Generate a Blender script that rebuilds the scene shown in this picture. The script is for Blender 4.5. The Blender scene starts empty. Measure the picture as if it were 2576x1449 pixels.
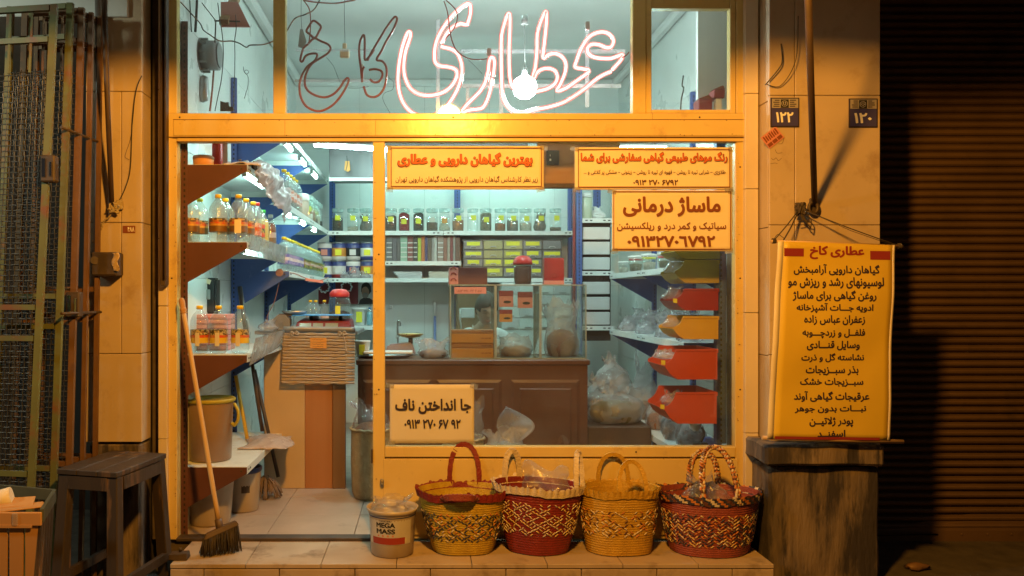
import bpy, bmesh, math, random
from mathutils import Vector, Matrix, noise
from mathutils.geometry import interpolate_bezier
import numpy as np
R = math.radians
PI = math.pi
sc = bpy.context.scene
col = sc.collection

# ---------------------------------------------------------------- camera
FPX, SPX, D0, HZ = 2064.0, 480.0, 4.3, 1.28     # focal length (px of a 2576 px wide picture), px per metre at the shopfront, camera distance, eye height
CU, CV = 1070.0, 745.0                            # vanishing point of the shop's depth
cam = bpy.data.cameras.new('camera')
cam.sensor_width = 36
cam.lens = 36 * FPX / 2576
cam.shift_x = (1288 - CU) / 2576
cam.shift_y = -(724.5 - CV) / 2576
cam.clip_start = .05
cam.clip_end = 200
co = bpy.data.objects.new('camera', cam)
co.location = (0, -D0, HZ)
co.rotation_euler = (R(90), 0, 0)
col.objects.link(co)
sc.camera = co

# ---------------------------------------------------------------- night sky, street lamps, exposure
w = bpy.data.worlds.new('World')
sc.world = w
w.use_nodes = True
wn = w.node_tree
bg = wn.nodes['Background']
bg.inputs[0].default_value = (1, .86, .80, 1)                                  # dim glow of the town at night
bg.inputs[1].default_value = .022
sc.view_settings.view_transform = 'Standard'
sc.view_settings.look = 'None'
sc.view_settings.exposure = 0
sc.view_settings.gamma = 1

def lamp(name, loc, power, color, radius, kind='POINT'):
    l = bpy.data.lights.new(name, kind)
    l.energy = power
    l.color = color
    l.shadow_soft_size = radius
    o = bpy.data.objects.new(name, l)
    o.location = loc
    col.objects.link(o)
    return o

lamp('street_lamp_light', (.20, -2.6, 2.80), 560, (1, .43, .05), .10)       # the sodium lamp over the lane
lamp('lane_lamp_light', (-3.6, -2.0, 2.6), 110, (.86, 1, .80), .12)             # the white lamp further left in the lane

sc.render.engine = 'CYCLES'
cy = sc.cycles
cy.use_denoising = True
cy.max_bounces = 8
cy.transparent_max_bounces = 32
cy.diffuse_bounces = 3
cy.glossy_bounces = 3
cy.transmission_bounces = 4
cy.sample_clamp_indirect = 4
cy.caustics_reflective = False
cy.caustics_refractive = False

# ---------------------------------------------------------------- helpers
def S(y): return FPX / (D0 + y)
def X(u, y): return (u - CU) / S(y)
def Z(v, y): return HZ - (v - CV) / S(y)
def at(u, v, y): return Vector((X(u, y), y, Z(v, y)))

ORG = {}
def tag(o, label=None, cat=None, group=None, kind=None):
    if label: o['label'] = label
    if cat: o['category'] = cat
    if group: o['group'] = group
    if kind: o['kind'] = kind
    return o

def thing(name, label, cat, loc=(0, 0, 0), group=None, rz=0):
    o = bpy.data.objects.new(name, None)
    o.empty_display_size = .05
    o.location = loc
    o.rotation_euler = (0, 0, rz)
    col.objects.link(o)
    ORG[o] = Vector(loc)
    return tag(o, label, cat, group)

def copy_tree(o, parent=None):
    c = o.copy()
    col.objects.link(c)
    c.parent = parent
    for ch in list(o.children):
        copy_tree(ch, c)
    return c

class MB:
    """collects shapes and links them as one mesh object"""
    def __init__(s):
        s.bm = bmesh.new()
        s.mi = 0
    def _faces(s, fs):
        for f in fs: f.material_index = s.mi
    def box(s, x0, x1, y0, y1, z0, z1, bev=0, mi=None, rot=None):
        if mi is not None: s.mi = mi
        v = [s.bm.verts.new(p) for p in ((x0,y0,z0),(x1,y0,z0),(x1,y1,z0),(x0,y1,z0),(x0,y0,z1),(x1,y0,z1),(x1,y1,z1),(x0,y1,z1))]
        fs = [s.bm.faces.new([v[i] for i in q]) for q in ((0,3,2,1),(4,5,6,7),(0,1,5,4),(1,2,6,5),(2,3,7,6),(3,0,4,7))]
        s._faces(fs)
        if bev:
            es = list({e for f in fs for e in f.edges})
            r = bmesh.ops.bevel(s.bm, geom=es, offset=bev, segments=1, affect='EDGES', profile=.5)
            s._faces(r['faces'])
        return v
    def hexa(s, pts, mi=None):
        """eight free corners, bottom ring then top ring"""
        if mi is not None: s.mi = mi
        v = [s.bm.verts.new(p) for p in pts]
        s._faces([s.bm.faces.new([v[i] for i in q]) for q in ((0,3,2,1),(4,5,6,7),(0,1,5,4),(1,2,6,5),(2,3,7,6),(3,0,4,7))])
    def bar(s, a, b, wd, dp, up=(0, 0, 1), mi=None):
        if mi is not None: s.mi = mi
        a, b = Vector(a), Vector(b)
        d = (b - a).normalized()
        side = d.cross(Vector(up))
        if side.length < 1e-4: side = d.cross(Vector((1, 0, 0)))
        side.normalize()
        n = side.cross(d).normalized()
        q = [(-1,-1),(1,-1),(1,1),(-1,1)]
        s.hexa([a + side*i*wd/2 + n*j*dp/2 for i, j in q] + [b + side*i*wd/2 + n*j*dp/2 for i, j in q])
    def tube(s, pts, r, seg=8, mi=None, closed=False, flat=1.0):
        if mi is not None: s.mi = mi
        pts = [Vector(p) for p in pts]
        n = len(pts)
        rs = r if isinstance(r, (list, tuple)) else [r]*n
        rings = []
        prev = None
        for i, p in enumerate(pts):
            if closed: t = pts[(i+1) % n] - pts[i-1]
            else: t = pts[min(i+1, n-1)] - pts[max(i-1, 0)]
            if t.length < 1e-9: t = Vector((0, 0, 1))
            t.normalize()
            if prev is None:
                a = Vector((0, 1, 0)) if abs(t.y) < .9 else Vector((1, 0, 0))
            else: a = prev
            nrm = (a - t*a.dot(t))
            if nrm.length < 1e-6: nrm = t.orthogonal()
            nrm.normalize()
            prev = nrm
            b = t.cross(nrm)
            rings.append([s.bm.verts.new(p + (nrm*math.cos(2*PI*k/seg)*flat + b*math.sin(2*PI*k/seg))*rs[i]) for k in range(seg)])
        m = n if closed else n-1
        fs = []
        for i in range(m):
            A, B = rings[i], rings[(i+1) % n]
            for k in range(seg):
                f = s.bm.faces.new((A[k], A[(k+1) % seg], B[(k+1) % seg], B[k])); f.smooth = True; fs.append(f)
        if not closed:
            fs.append(s.bm.faces.new(rings[0][::-1])); fs.append(s.bm.faces.new(rings[-1]))
        s._faces(fs)
    def lathe(s, prof, c=(0, 0, 0), seg=24, sx=1, sy=1, mi=None, fn=None, cap0=True, cap1=True, smooth=True):
        """prof: (radius, z); fn(angle, radius, z) -> (radius, z)"""
        if mi is not None: s.mi = mi
        c = Vector(c)
        rings = []
        for r, z in prof:
            ring = []
            for k in range(seg):
                a = 2*PI*k/seg
                rr, zz = fn(a, r, z) if fn else (r, z)
                ring.append(s.bm.verts.new(c + Vector((rr*math.cos(a)*sx, rr*math.sin(a)*sy, zz))))
            rings.append(ring)
        fs = []
        for A, B in zip(rings, rings[1:]):
            for k in range(seg):
                f = s.bm.faces.new((A[k], A[(k+1) % seg], B[(k+1) % seg], B[k])); f.smooth = smooth; fs.append(f)
        if cap0: fs.append(s.bm.faces.new(rings[0][::-1]))
        if cap1: fs.append(s.bm.faces.new(rings[-1]))
        s._faces(fs)
    def cyl(s, a, b, r, seg=16, mi=None): s.tube([a, b], r, seg, mi)
    def prism(s, poly, off, mi=None):
        """flat polygon (3-D points) pushed along off"""
        if mi is not None: s.mi = mi
        off = Vector(off)
        A = [s.bm.verts.new(p) for p in poly]
        B = [s.bm.verts.new(Vector(p) + off) for p in poly]
        n = len(A)
        fs = [s.bm.faces.new(A), s.bm.faces.new(B[::-1])]
        for i in range(n): fs.append(s.bm.faces.new((A[i], B[i], B[(i+1) % n], A[(i+1) % n])))
        s._faces(fs)
    def grid(s, fn, nu, nv, mi=None, thick=None, smooth=True):
        """fn(i/nu, j/nv) -> point; thick: offset vector for a back sheet"""
        if mi is not None: s.mi = mi
        def sheet(off):
            return [[s.bm.verts.new(Vector(fn(i/nu, j/nv)) + off) for j in range(nv+1)] for i in range(nu+1)]
        def skin(V, flip):
            for i in range(nu):
                for j in range(nv):
                    q = (V[i][j], V[i+1][j], V[i+1][j+1], V[i][j+1])
                    f = s.bm.faces.new(q[::-1] if flip else q); f.smooth = smooth; f.material_index = s.mi
        A = sheet(Vector((0, 0, 0)))
        skin(A, False)
        if thick:
            B = sheet(Vector(thick))
            skin(B, True)
            edge = [(i, 0) for i in range(nu)] + [(nu, j) for j in range(nv)] + [(i, nv) for i in range(nu, 0, -1)] + [(0, j) for j in range(nv, 0, -1)]
            for k in range(len(edge)):
                a, b = edge[k], edge[(k+1) % len(edge)]
                f = s.bm.faces.new((A[a[0]][a[1]], B[a[0]][a[1]], B[b[0]][b[1]], A[b[0]][b[1]])); f.material_index = s.mi
    def raw(s, verts, faces, mi=None, smooth=False):
        if mi is not None: s.mi = mi
        v = [s.bm.verts.new(p) for p in verts]
        for q in faces:
            try:
                f = s.bm.faces.new([v[i] for i in q]); f.material_index = s.mi; f.smooth = smooth
            except ValueError: pass
    def build(s, name, mats, parent=None, local=False, fix=True):
        if not isinstance(mats, (list, tuple)): mats = [mats]
        if fix: bmesh.ops.recalc_face_normals(s.bm, faces=s.bm.faces[:])
        me = bpy.data.meshes.new(name)
        if not local:
            if parent is not None: og = ORG[parent]
            else:
                xs = [v.co for v in s.bm.verts]
                og = Vector(((min(p.x for p in xs)+max(p.x for p in xs))/2, (min(p.y for p in xs)+max(p.y for p in xs))/2, min(p.z for p in xs)))
            bmesh.ops.translate(s.bm, verts=s.bm.verts[:], vec=-og)
        else: og = Vector((0, 0, 0))
        s.bm.to_mesh(me)
        s.bm.free()
        for m in mats: me.materials.append(m)
        o = bpy.data.objects.new(name, me)
        col.objects.link(o)
        if parent is not None:
            o.parent = parent
            ORG[o] = ORG.get(parent, og)
        else:
            o.location = og
            ORG[o] = og
        return o

def smooth_path(pts, n=6, closed=False):
    """Catmull-Rom through the points"""
    pts = [Vector(p) for p in pts]
    out = []
    m = len(pts)
    rng = range(m if closed else m-1)
    for i in rng:
        if closed: p0, p1, p2, p3 = pts[i-1], pts[i], pts[(i+1) % m], pts[(i+2) % m]
        else: p0, p1, p2, p3 = pts[max(i-1, 0)], pts[i], pts[i+1], pts[min(i+2, m-1)]
        for k in range(n):
            t = k/n
            out.append(.5*((2*p1) + (p2-p0)*t + (2*p0-5*p1+4*p2-p3)*t*t + (3*p1-p0-3*p2+p3)*t**3))
    if not closed: out.append(pts[-1])
    return out

# ---------------------------------------------------------------- materials
def newmat(name):
    m = bpy.data.materials.new(name)
    m.use_nodes = True
    return m, m.node_tree, m.node_tree.nodes['Principled BSDF']

def rgb(c): return (c[0], c[1], c[2], 1)

def mat(name, c, c2=None, scale=6, detail=6, rough=.6, metal=0, bump=0, bscale=None, spec=.5, coat=0, stretch=(1, 1, 1), lo=.35, hi=.7, c3=None, s3=2, lo3=.6, hi3=.7, rvar=.12):
    m, t, p = newmat(name)
    p.inputs['Roughness'].default_value = rough
    p.inputs['Metallic'].default_value = metal
    p.inputs['Specular IOR Level'].default_value = spec
    p.inputs['Coat Weight'].default_value = coat
    p.inputs['Base Color'].default_value = rgb(c)
    tc = t.nodes.new('ShaderNodeTexCoord')
    mp = t.nodes.new('ShaderNodeMapping')
    mp.inputs['Scale'].default_value = stretch
    t.links.new(tc.outputs['Object'], mp.inputs[0])
    nz = t.nodes.new('ShaderNodeTexNoise')
    nz.inputs['Scale'].default_value = scale
    nz.inputs['Detail'].default_value = detail
    t.links.new(mp.outputs[0], nz.inputs['Vector'])
    out = None
    if c2:
        cr = t.nodes.new('ShaderNodeValToRGB')
        cr.color_ramp.elements[0].position = lo; cr.color_ramp.elements[0].color = rgb(c)
        cr.color_ramp.elements[1].position = hi; cr.color_ramp.elements[1].color = rgb(c2)
        t.links.new(nz.outputs[0], cr.inputs[0])
        out = cr.outputs[0]
        if c3:
            n3 = t.nodes.new('ShaderNodeTexNoise'); n3.inputs['Scale'].default_value = s3; n3.inputs['Detail'].default_value = 8; n3.inputs['Roughness'].default_value = .65
            t.links.new(mp.outputs[0], n3.inputs['Vector'])
            r3 = t.nodes.new('ShaderNodeValToRGB')
            r3.color_ramp.elements[0].position = lo3; r3.color_ramp.elements[1].position = hi3
            t.links.new(n3.outputs[0], r3.inputs[0])
            mx = t.nodes.new('ShaderNodeMix'); mx.data_type = 'RGBA'
            t.links.new(r3.outputs[0], mx.inputs[0]); t.links.new(out, mx.inputs[6]); mx.inputs[7].default_value = rgb(c3)
            out = mx.outputs[2]
        t.links.new(out, p.inputs['Base Color'])
    if rvar:
        mr = t.nodes.new('ShaderNodeMapRange')
        mr.inputs[3].default_value = max(.03, rough-rvar); mr.inputs[4].default_value = min(1, rough+rvar)
        t.links.new(nz.outputs[0], mr.inputs[0]); t.links.new(mr.outputs[0], p.inputs['Roughness'])
    if bump:
        nb = t.nodes.new('ShaderNodeTexNoise'); nb.inputs['Scale'].default_value = bscale or scale*4; nb.inputs['Detail'].default_value = 5
        t.links.new(mp.outputs[0], nb.inputs['Vector'])
        b = t.nodes.new('ShaderNodeBump'); b.inputs['Strength'].default_value = bump; b.inputs['Distance'].default_value = .01
        t.links.new(nb.outputs[0], b.inputs['Height']); t.links.new(b.outputs[0], p.inputs['Normal'])
    return m

def emit(name, c, s):
    m = bpy.data.materials.new(name); m.use_nodes = True
    t = m.node_tree; t.nodes.remove(t.nodes['Principled BSDF'])
    e = t.nodes.new('ShaderNodeEmission'); e.inputs[0].default_value = rgb(c); e.inputs[1].default_value = s
    t.links.new(e.outputs[0], t.nodes['Material Output'].inputs[0])
    return m

def clear(name, tint=(.95, .97, .97), haze=.04, hazecol=(.8, .8, .8), rough=.03, refl=.7, base=.04, bump=0, bscale=40):
    """thin clear sheet: see-through, with reflections that grow towards grazing angles, and a little dust"""
    m = bpy.data.materials.new(name); m.use_nodes = True
    t = m.node_tree; t.nodes.remove(t.nodes['Principled BSDF'])
    N, L = t.nodes.new, t.links.new
    tr = N('ShaderNodeBsdfTransparent'); tr.inputs[0].default_value = rgb(tint)
    gl = N('ShaderNodeBsdfGlossy'); gl.inputs['Roughness'].default_value = rough; gl.inputs[0].default_value = (.95, .95, .95, 1)
    lw = N('ShaderNodeLayerWeight'); lw.inputs[0].default_value = .5
    pw = N('ShaderNodeMath'); pw.operation = 'POWER'; pw.inputs[1].default_value = 4
    L(lw.outputs['Facing'], pw.inputs[0])
    ma = N('ShaderNodeMath'); ma.operation = 'MULTIPLY_ADD'; ma.inputs[1].default_value = refl; ma.inputs[2].default_value = base
    L(pw.outputs[0], ma.inputs[0])
    m1 = N('ShaderNodeMixShader'); L(ma.outputs[0], m1.inputs[0]); L(tr.outputs[0], m1.inputs[1]); L(gl.outputs[0], m1.inputs[2])
    df = N('ShaderNodeBsdfDiffuse'); df.inputs[0].default_value = rgb(hazecol)
    tl = N('ShaderNodeBsdfTranslucent'); tl.inputs[0].default_value = rgb(hazecol)
    md = N('ShaderNodeMixShader'); md.inputs[0].default_value = .5; L(df.outputs[0], md.inputs[1]); L(tl.outputs[0], md.inputs[2])
    m2 = N('ShaderNodeMixShader'); L(m1.outputs[0], m2.inputs[1]); L(md.outputs[0], m2.inputs[2])
    tc = N('ShaderNodeTexCoord')
    nz = N('ShaderNodeTexNoise'); nz.inputs['Scale'].default_value = 5; nz.inputs['Detail'].default_value = 6
    L(tc.outputs['Object'], nz.inputs['Vector'])
    mr = N('ShaderNodeMapRange'); mr.inputs[1].default_value = .3; mr.inputs[2].default_value = .7; mr.inputs[3].default_value = haze*.3; mr.inputs[4].default_value = haze*1.7
    L(nz.outputs[0], mr.inputs[0]); L(mr.outputs[0], m2.inputs[0])
    if bump:
        nb = N('ShaderNodeTexNoise'); nb.inputs['Scale'].default_value = bscale; nb.inputs['Detail'].default_value = 3
        L(tc.outputs['Object'], nb.inputs['Vector'])
        b = N('ShaderNodeBump'); b.inputs['Strength'].default_value = bump; b.inputs['Distance'].default_value = .02
        L(nb.outputs[0], b.inputs['Height']); L(b.outputs[0], gl.inputs['Normal'])
    L(m2.outputs[0], t.nodes['Material Output'].inputs[0])
    return m

M = {}
M['paint'] = mat('cream_frame_paint', (.68, .51, .20), (.60, .44, .16), 3, rough=.26, spec=.42, c3=(.36, .22, .10), s3=7, lo3=.58, hi3=.8, bump=.07, bscale=22, rvar=.07)
M['paint_dk'] = mat('rust_edge', (.16, .08, .04), (.3, .17, .08), 14, rough=.8)
M['stone'] = mat('cream_stone_slab', (.53, .42, .30), (.43, .33, .22), 2.2, rough=.42, c3=(.30, .20, .12), s3=6, lo3=.54, hi3=.8, bump=.06, bscale=18)
M['stone_in'] = mat('pale_stone_reveal', (.68, .58, .46), (.6, .5, .38), 3, rough=.45, bump=.04)
M['mortar'] = mat('dark_mortar', (.07, .05, .035), (.12, .09, .06), 20, rough=.95)
M['concrete'] = mat('rough_concrete_plinth', (.215, .16, .115), (.105, .082, .068), 9, rough=.9, bump=.7, bscale=45, stretch=(1, 1, .2), lo=.40, hi=.58, c3=(.04, .033, .036), s3=7, lo3=.47, hi3=.55)
M['plaster'] = mat('grey_plaster', (.72, .74, .73), (.62, .64, .63), 4, rough=.9, bump=.1)  # lightened on the lintel to stand in for a light not modelled
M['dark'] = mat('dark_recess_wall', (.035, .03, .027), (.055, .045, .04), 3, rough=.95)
M['tile_out'] = mat('beige_step_tile', (.46, .36, .27), (.37, .28, .20), 4, rough=.45, c3=(.2, .14, .09), s3=7, lo3=.54, hi3=.72, bump=.06)
M['tile_in'] = mat('pinkish_floor_tile', (.46, .37, .31), (.39, .31, .25), 4, rough=.35, c3=(.26, .2, .16), s3=7, lo3=.58, hi3=.75)
M['asphalt'] = mat('lane_paving', (.10, .085, .07), (.06, .05, .042), 9, rough=.9, bump=.4, bscale=60)
M['wall_in'] = mat('white_wall_tile', (.74, .78, .76), (.68, .72, .70), 3, rough=.3, bump=.02)
M['ceil'] = mat('ceiling_plaster', (.66, .67, .66), (.58, .6, .59), 2, rough=.9, bump=.05)
M['grout'] = mat('tile_grout', (.33, .34, .33), (.28, .28, .27), 20, rough=.9)
M['maroon_br'] = mat('maroon_brown_bracket_enamel', (.115, .045, .042), (.09, .034, .032), 6, rough=.5)
M['white_metal'] = mat('white_shelf_enamel', (.74, .78, .77), (.68, .72, .71), 8, rough=.4, c3=(.5, .5, .48), s3=9, lo3=.62, hi3=.75)
M['blue_metal'] = mat('blue_shelf_enamel', (.05, .10, .32), (.04, .08, .26), 6, rough=.45, c3=(.09, .13, .34), s3=12, lo3=.6, hi3=.72)
M['slot'] = mat('black_slot', (.015, .015, .018), rough=.9, rvar=0)
M['glass'] = clear('shop_window_glass', (.97, .98, .98), .018, (.75, .75, .75), .02, .55, .045)
M['tank'] = clear('green_edged_glass', (.94, .98, .97), .02, (.6, .72, .7), .03, .6, .05)
M['tank_edge'] = mat('silicone_glass_edge', (.33, .36, .30), (.26, .28, .22), 8, rough=.35)
M['jar'] = clear('clear_jar_glass', (.95, .98, .97), .035, (.6, .75, .72), .05, .7, .06)
M['pet'] = clear('clear_bottle_plastic', (.92, .95, .95), .10, (.72, .8, .8), .06, .65, .06, .25, 60)
M['pet_dirty'] = clear('misty_bottle_plastic', (.92, .93, .9), .17, (.74, .74, .7), .08, .65, .07, .25, 60)
M['bag'] = clear('thin_clear_polythene', (.96, .96, .97), .14, (.78, .78, .8), .12, .75, .07, .9, 26)
M['bag_dense'] = clear('milky_polythene', (.92, .92, .94), .34, (.74, .72, .74), .16, .6, .06, .9, 26)
M['strip'] = clear('scratched_clear_strip', (.92, .94, .95), .32, (.6, .6, .6), .12, .6, .08)
M['acrylic'] = clear('clear_acrylic_bar', (.9, .9, .92), .28, (.8, .8, .82), .08, .6, .08)
M['wood_dk'] = mat('dark_worn_wood', (.05, .034, .024), (.028, .02, .016), 6, rough=.55, stretch=(1, 1, .15), bump=.25, bscale=40, c3=(.20, .11, .05), s3=6, lo3=.58, hi3=.68)
M['wood_ctr'] = mat('walnut_counter_wood', (.115, .046, .021), (.07, .028, .014), 7, rough=.42, stretch=(.12, 1, 1), bump=.08, bscale=40)
M['wood_or'] = mat('orange_veneer', (.42, .19, .075), (.34, .145, .055), 5, rough=.5, stretch=(1, 1, .08))
M['wood_post'] = mat('brown_post_wood', (.22, .12, .055), (.15, .08, .035), 6, rough=.6, stretch=(1, 1, .1))
M['beige_pan'] = mat('beige_board', (.56, .42, .27), (.5, .37, .23), 3, rough=.6)
M['broomstick'] = mat('pale_turned_wood', (.55, .37, .18), (.42, .26, .12), 5, rough=.5, stretch=(1, 1, .1))
M['bristle'] = mat('dark_bristle', (.035, .028, .024), (.09, .07, .055), 30, rough=.9, stretch=(3, 3, .3), bump=.8, bscale=120)
M['bristle_base'] = mat('broom_block_brown', (.11, .07, .045), (.07, .045, .03), 8, rough=.6)
M['paper'] = mat('white_notice_paper', (.62, .57, .49), (.58, .53, .45), 2, rough=.7, rvar=.05)
M['paper_y'] = mat('creamy_notice_paper', (.80, .69, .47), (.76, .64, .42), 1.5, rough=.65, rvar=.05)
M['ink_br'] = mat('dark_brown_ink', (.10, .028, .012), rough=.7, rvar=0)
M['ink_rust'] = mat('rust_brown_ink', (.20, .05, .016), rough=.7, rvar=0)
M['ink_or'] = mat('orange_red_ink', (.62, .13, .035), rough=.7, rvar=0)
M['ink_navy'] = mat('navy_ink', (.030, .018, .035), rough=.7, rvar=0)
M['ink_mar'] = mat('maroon_ink', (.24, .02, .018), rough=.7, rvar=0)
M['ink_blk'] = mat('black_ink', (.02, .018, .018), rough=.7, rvar=0)
M['banner'] = mat('yellow_banner_cloth', (.66, .46, .04), (.60, .41, .035), 2.5, rough=.45, bump=.12, bscale=6, rvar=.06)
M['banner_w'] = mat('pale_banner_margin', (.74, .66, .5), (.66, .56, .38), 4, rough=.6)
M['yellow'] = mat('yellow_cap_plastic', (.80, .55, .02), rough=.35, rvar=.05)
M['yl'] = mat('yellow_label_paper', (.72, .70, .04), (.66, .63, .04), 20, rough=.6)
M['green'] = mat('green_cap_plastic', (.04, .55, .1), rough=.35, rvar=.05)
M['red'] = mat('red_plastic', (.50, .035, .03), rough=.35, rvar=.05)
M['white'] = mat('white_plastic', (.74, .74, .72), (.68, .68, .66), 6, rough=.4)
M['offwhite'] = mat('grey_white_card', (.62, .62, .62), (.55, .55, .56), 5, rough=.6)
M['bin_y'] = mat('yellow_bin_plastic', (.62, .40, .025), (.55, .34, .02), 5, rough=.4)
M['bin_dy'] = mat('olive_yellow_bin_plastic', (.38, .28, .02), (.32, .23, .02), 5, rough=.4)
M['bin_r'] = mat('dark_red_bin_plastic', (.30, .025, .02), (.25, .02, .018), 5, rough=.4)
M['bin_o'] = mat('orange_red_bin_plastic', (.50, .07, .022), (.44, .058, .02), 5, rough=.4)
M['black'] = mat('black_plastic', (.022, .022, .024), rough=.35, rvar=.08)
M['iron'] = mat('dark_iron', (.06, .045, .04), (.1, .07, .05), 12, metal=.3, rough=.55, bump=.1)
M['rail'] = mat('brown_guide_rail', (.07, .04, .025), (.045, .028, .02), 9, rough=.6)
M['grille_y'] = mat('shaded_yellow_green_grille_paint', (.135, .15, .05), (.10, .105, .036), 8, rough=.5, c3=(.17, .075, .03), s3=7, lo3=.52, hi3=.66)  # front leaves: greener and darker, shade from the sodium lamp put into the paint
M['grille_o'] = mat('brown_orange_grille_paint', (.17, .085, .03), (.11, .055, .022), 7, rough=.6, c3=(.12, .06, .03), s3=8, lo3=.55, hi3=.68)  # rear leaves: browner orange than the front ones
M['mesh'] = mat('galvanised_mesh_wire', (.10, .10, .10), (.05, .046, .042), 15, metal=.5, rough=.4)
M['shutter'] = mat('brown_shutter_steel', (.165, .10, .05), (.125, .075, .035), 4, rough=.5, metal=.15, c3=(.07, .045, .025), s3=3, lo3=.55, hi3=.75)
M['steel'] = mat('brushed_steel', (.4, .4, .4), (.33, .33, .33), 30, metal=.9, rough=.35, stretch=(1, 1, .05))
M['hood_dk'] = mat('dark_brushed_hood_metal', (.13, .12, .125), (.09, .085, .09), 6, metal=.4, rough=.4, stretch=(1, 1, .1))
M['hood'] = mat('dull_grey_sheet_metal', (.27, .26, .26), (.21, .2, .2), 6, metal=.5, rough=.45, stretch=(1, 1, .1))
M['chrome'] = mat('chrome', (.7, .7, .7), metal=1, rough=.12, rvar=.03)
M['brown_board'] = mat('brown_valance_board', (.30, .15, .055), (.25, .12, .045), 4, rough=.6)
M['wicker'] = mat('woven_split_cane', (.40, .31, .23), (.29, .215, .155), 9, rough=.7, stretch=(.15, 1, 1))
M['straw'] = mat('pale_straw_basket', (.43, .35, .22), (.33, .26, .15), 22, rough=.8, bump=.9, bscale=90)
M['pink'] = mat('salmon_pink_card', (.60, .24, .20), (.54, .2, .17), 5, rough=.6)
M['cardor'] = mat('orange_card', (.60, .27, .055), (.52, .22, .045), 4, rough=.6)
M['carton'] = mat('brown_carton', (.46, .25, .095), (.38, .195, .07), 5, rough=.75, stretch=(1, 1, .2))
M['teal'] = mat('teal_plastic_edge', (.075, .09, .08), (.05, .06, .055), 8, rough=.5)
M['tub'] = mat('misty_white_tub_plastic', (.44, .37, .30), (.36, .29, .22), 4, rough=.35)
M['tub_br'] = mat('brown_filled_tub', (.30, .2, .13), (.22, .14, .09), 4, rough=.35)
M['tub_rim'] = mat('olive_yellow_lid', (.42, .37, .04), (.36, .31, .04), 5, rough=.4)
M['navy_pl'] = mat('navy_plastic_rim', (.03, .04, .13), rough=.4)
M['silver'] = mat('silver_label', (.60, .57, .54), (.5, .47, .44), 4, rough=.4, metal=.2)
M['skin'] = mat('skin', (.46, .27, .19), (.42, .24, .165), 8, rough=.5)
M['hair'] = mat('black_hair', (.016, .013, .012), (.035, .028, .024), 40, rough=.5, bump=.5, bscale=120)
M['cloth_w'] = mat('white_cotton', (.72, .74, .74), (.66, .68, .68), 8, rough=.85, bump=.2)
M['trouser'] = mat('dark_cotton', (.035, .035, .04), (.05, .05, .055), 8, rough=.9)
M['wire'] = mat('black_cable', (.02, .017, .016), rough=.6)
M['wire_p'] = mat('pinkish_cable', (.34, .2, .16), (.24, .12, .09), 30, rough=.6)
M['rope'] = mat('dark_rope', (.045, .034, .028), (.08, .06, .045), 40, rough=.9)
M['tube_on'] = emit('fluorescent_tube_glow', (.55, 1, .88), 52)
M['tube_on2'] = emit('ceiling_tube_glow', (.60, 1, .90), 74)
M['bulb'] = emit('bulb_glow', (.80, 1, .97), 250)
M['neon'] = emit('lit_neon_core', (1, .54, .50), 8)
M['maroon_pl'] = mat('maroon_enamel', (.22, .03, .035), (.18, .025, .03), 6, rough=.35)
M['blue_pl'] = mat('bright_blue_tray', (.05, .25, .62), rough=.3)
M['lcd'] = mat('grey_display', (.30, .34, .32), rough=.2)

# ---------------------------------------------------------------- Persian lettering
AR = {'آ':(0xFE81,2),'ا':(0xFE8D,2),'ب':(0xFE8F,4),'پ':(0xFB56,4),'ت':(0xFE95,4),'ج':(0xFE9D,4),'چ':(0xFB7A,4),'خ':(0xFEA5,4),'د':(0xFEA9,2),'ذ':(0xFEAB,2),'ر':(0xFEAD,2),'ز':(0xFEAF,2),'ژ':(0xFB8A,2),'س':(0xFEB1,4),'ش':(0xFEB5,4),'ط':(0xFEC1,4),'ظ':(0xFEC5,4),'ع':(0xFEC9,4),'غ':(0xFECD,4),'ف':(0xFED1,4),'ق':(0xFED5,4),'ک':(0xFB8E,4),'گ':(0xFB92,4),'ل':(0xFEDD,4),'م':(0xFEE1,4),'ن':(0xFEE5,4),'و':(0xFEED,2),'ه':(0xFEE9,4),'ی':(0xFBFC,4)}
def shape(s):
    """joins the letters and turns the line into left-to-right display order; lines of figures stay as they are"""
    if not any(c in AR for c in s): return s
    out, n, i = [], len(s), 0
    while i < n:
        c = s[i]
        if c not in AR: out.append(c); i += 1; continue
        prev = i > 0 and (s[i-1] == 'ـ' or (s[i-1] in AR and AR[s[i-1]][1] == 4))
        if c == 'ل' and i+1 < n and s[i+1] == 'ا':
            out.append(chr(0xFEFC if prev else 0xFEFB)); i += 2; continue
        b, k = AR[c]
        nxt = k == 4 and i+1 < n and (s[i+1] in AR or s[i+1] == 'ـ')
        out.append(chr(b + (3 if prev and nxt else 2 if nxt else 1 if prev else 0))); i += 1
    return ''.join(out[::-1])

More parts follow.
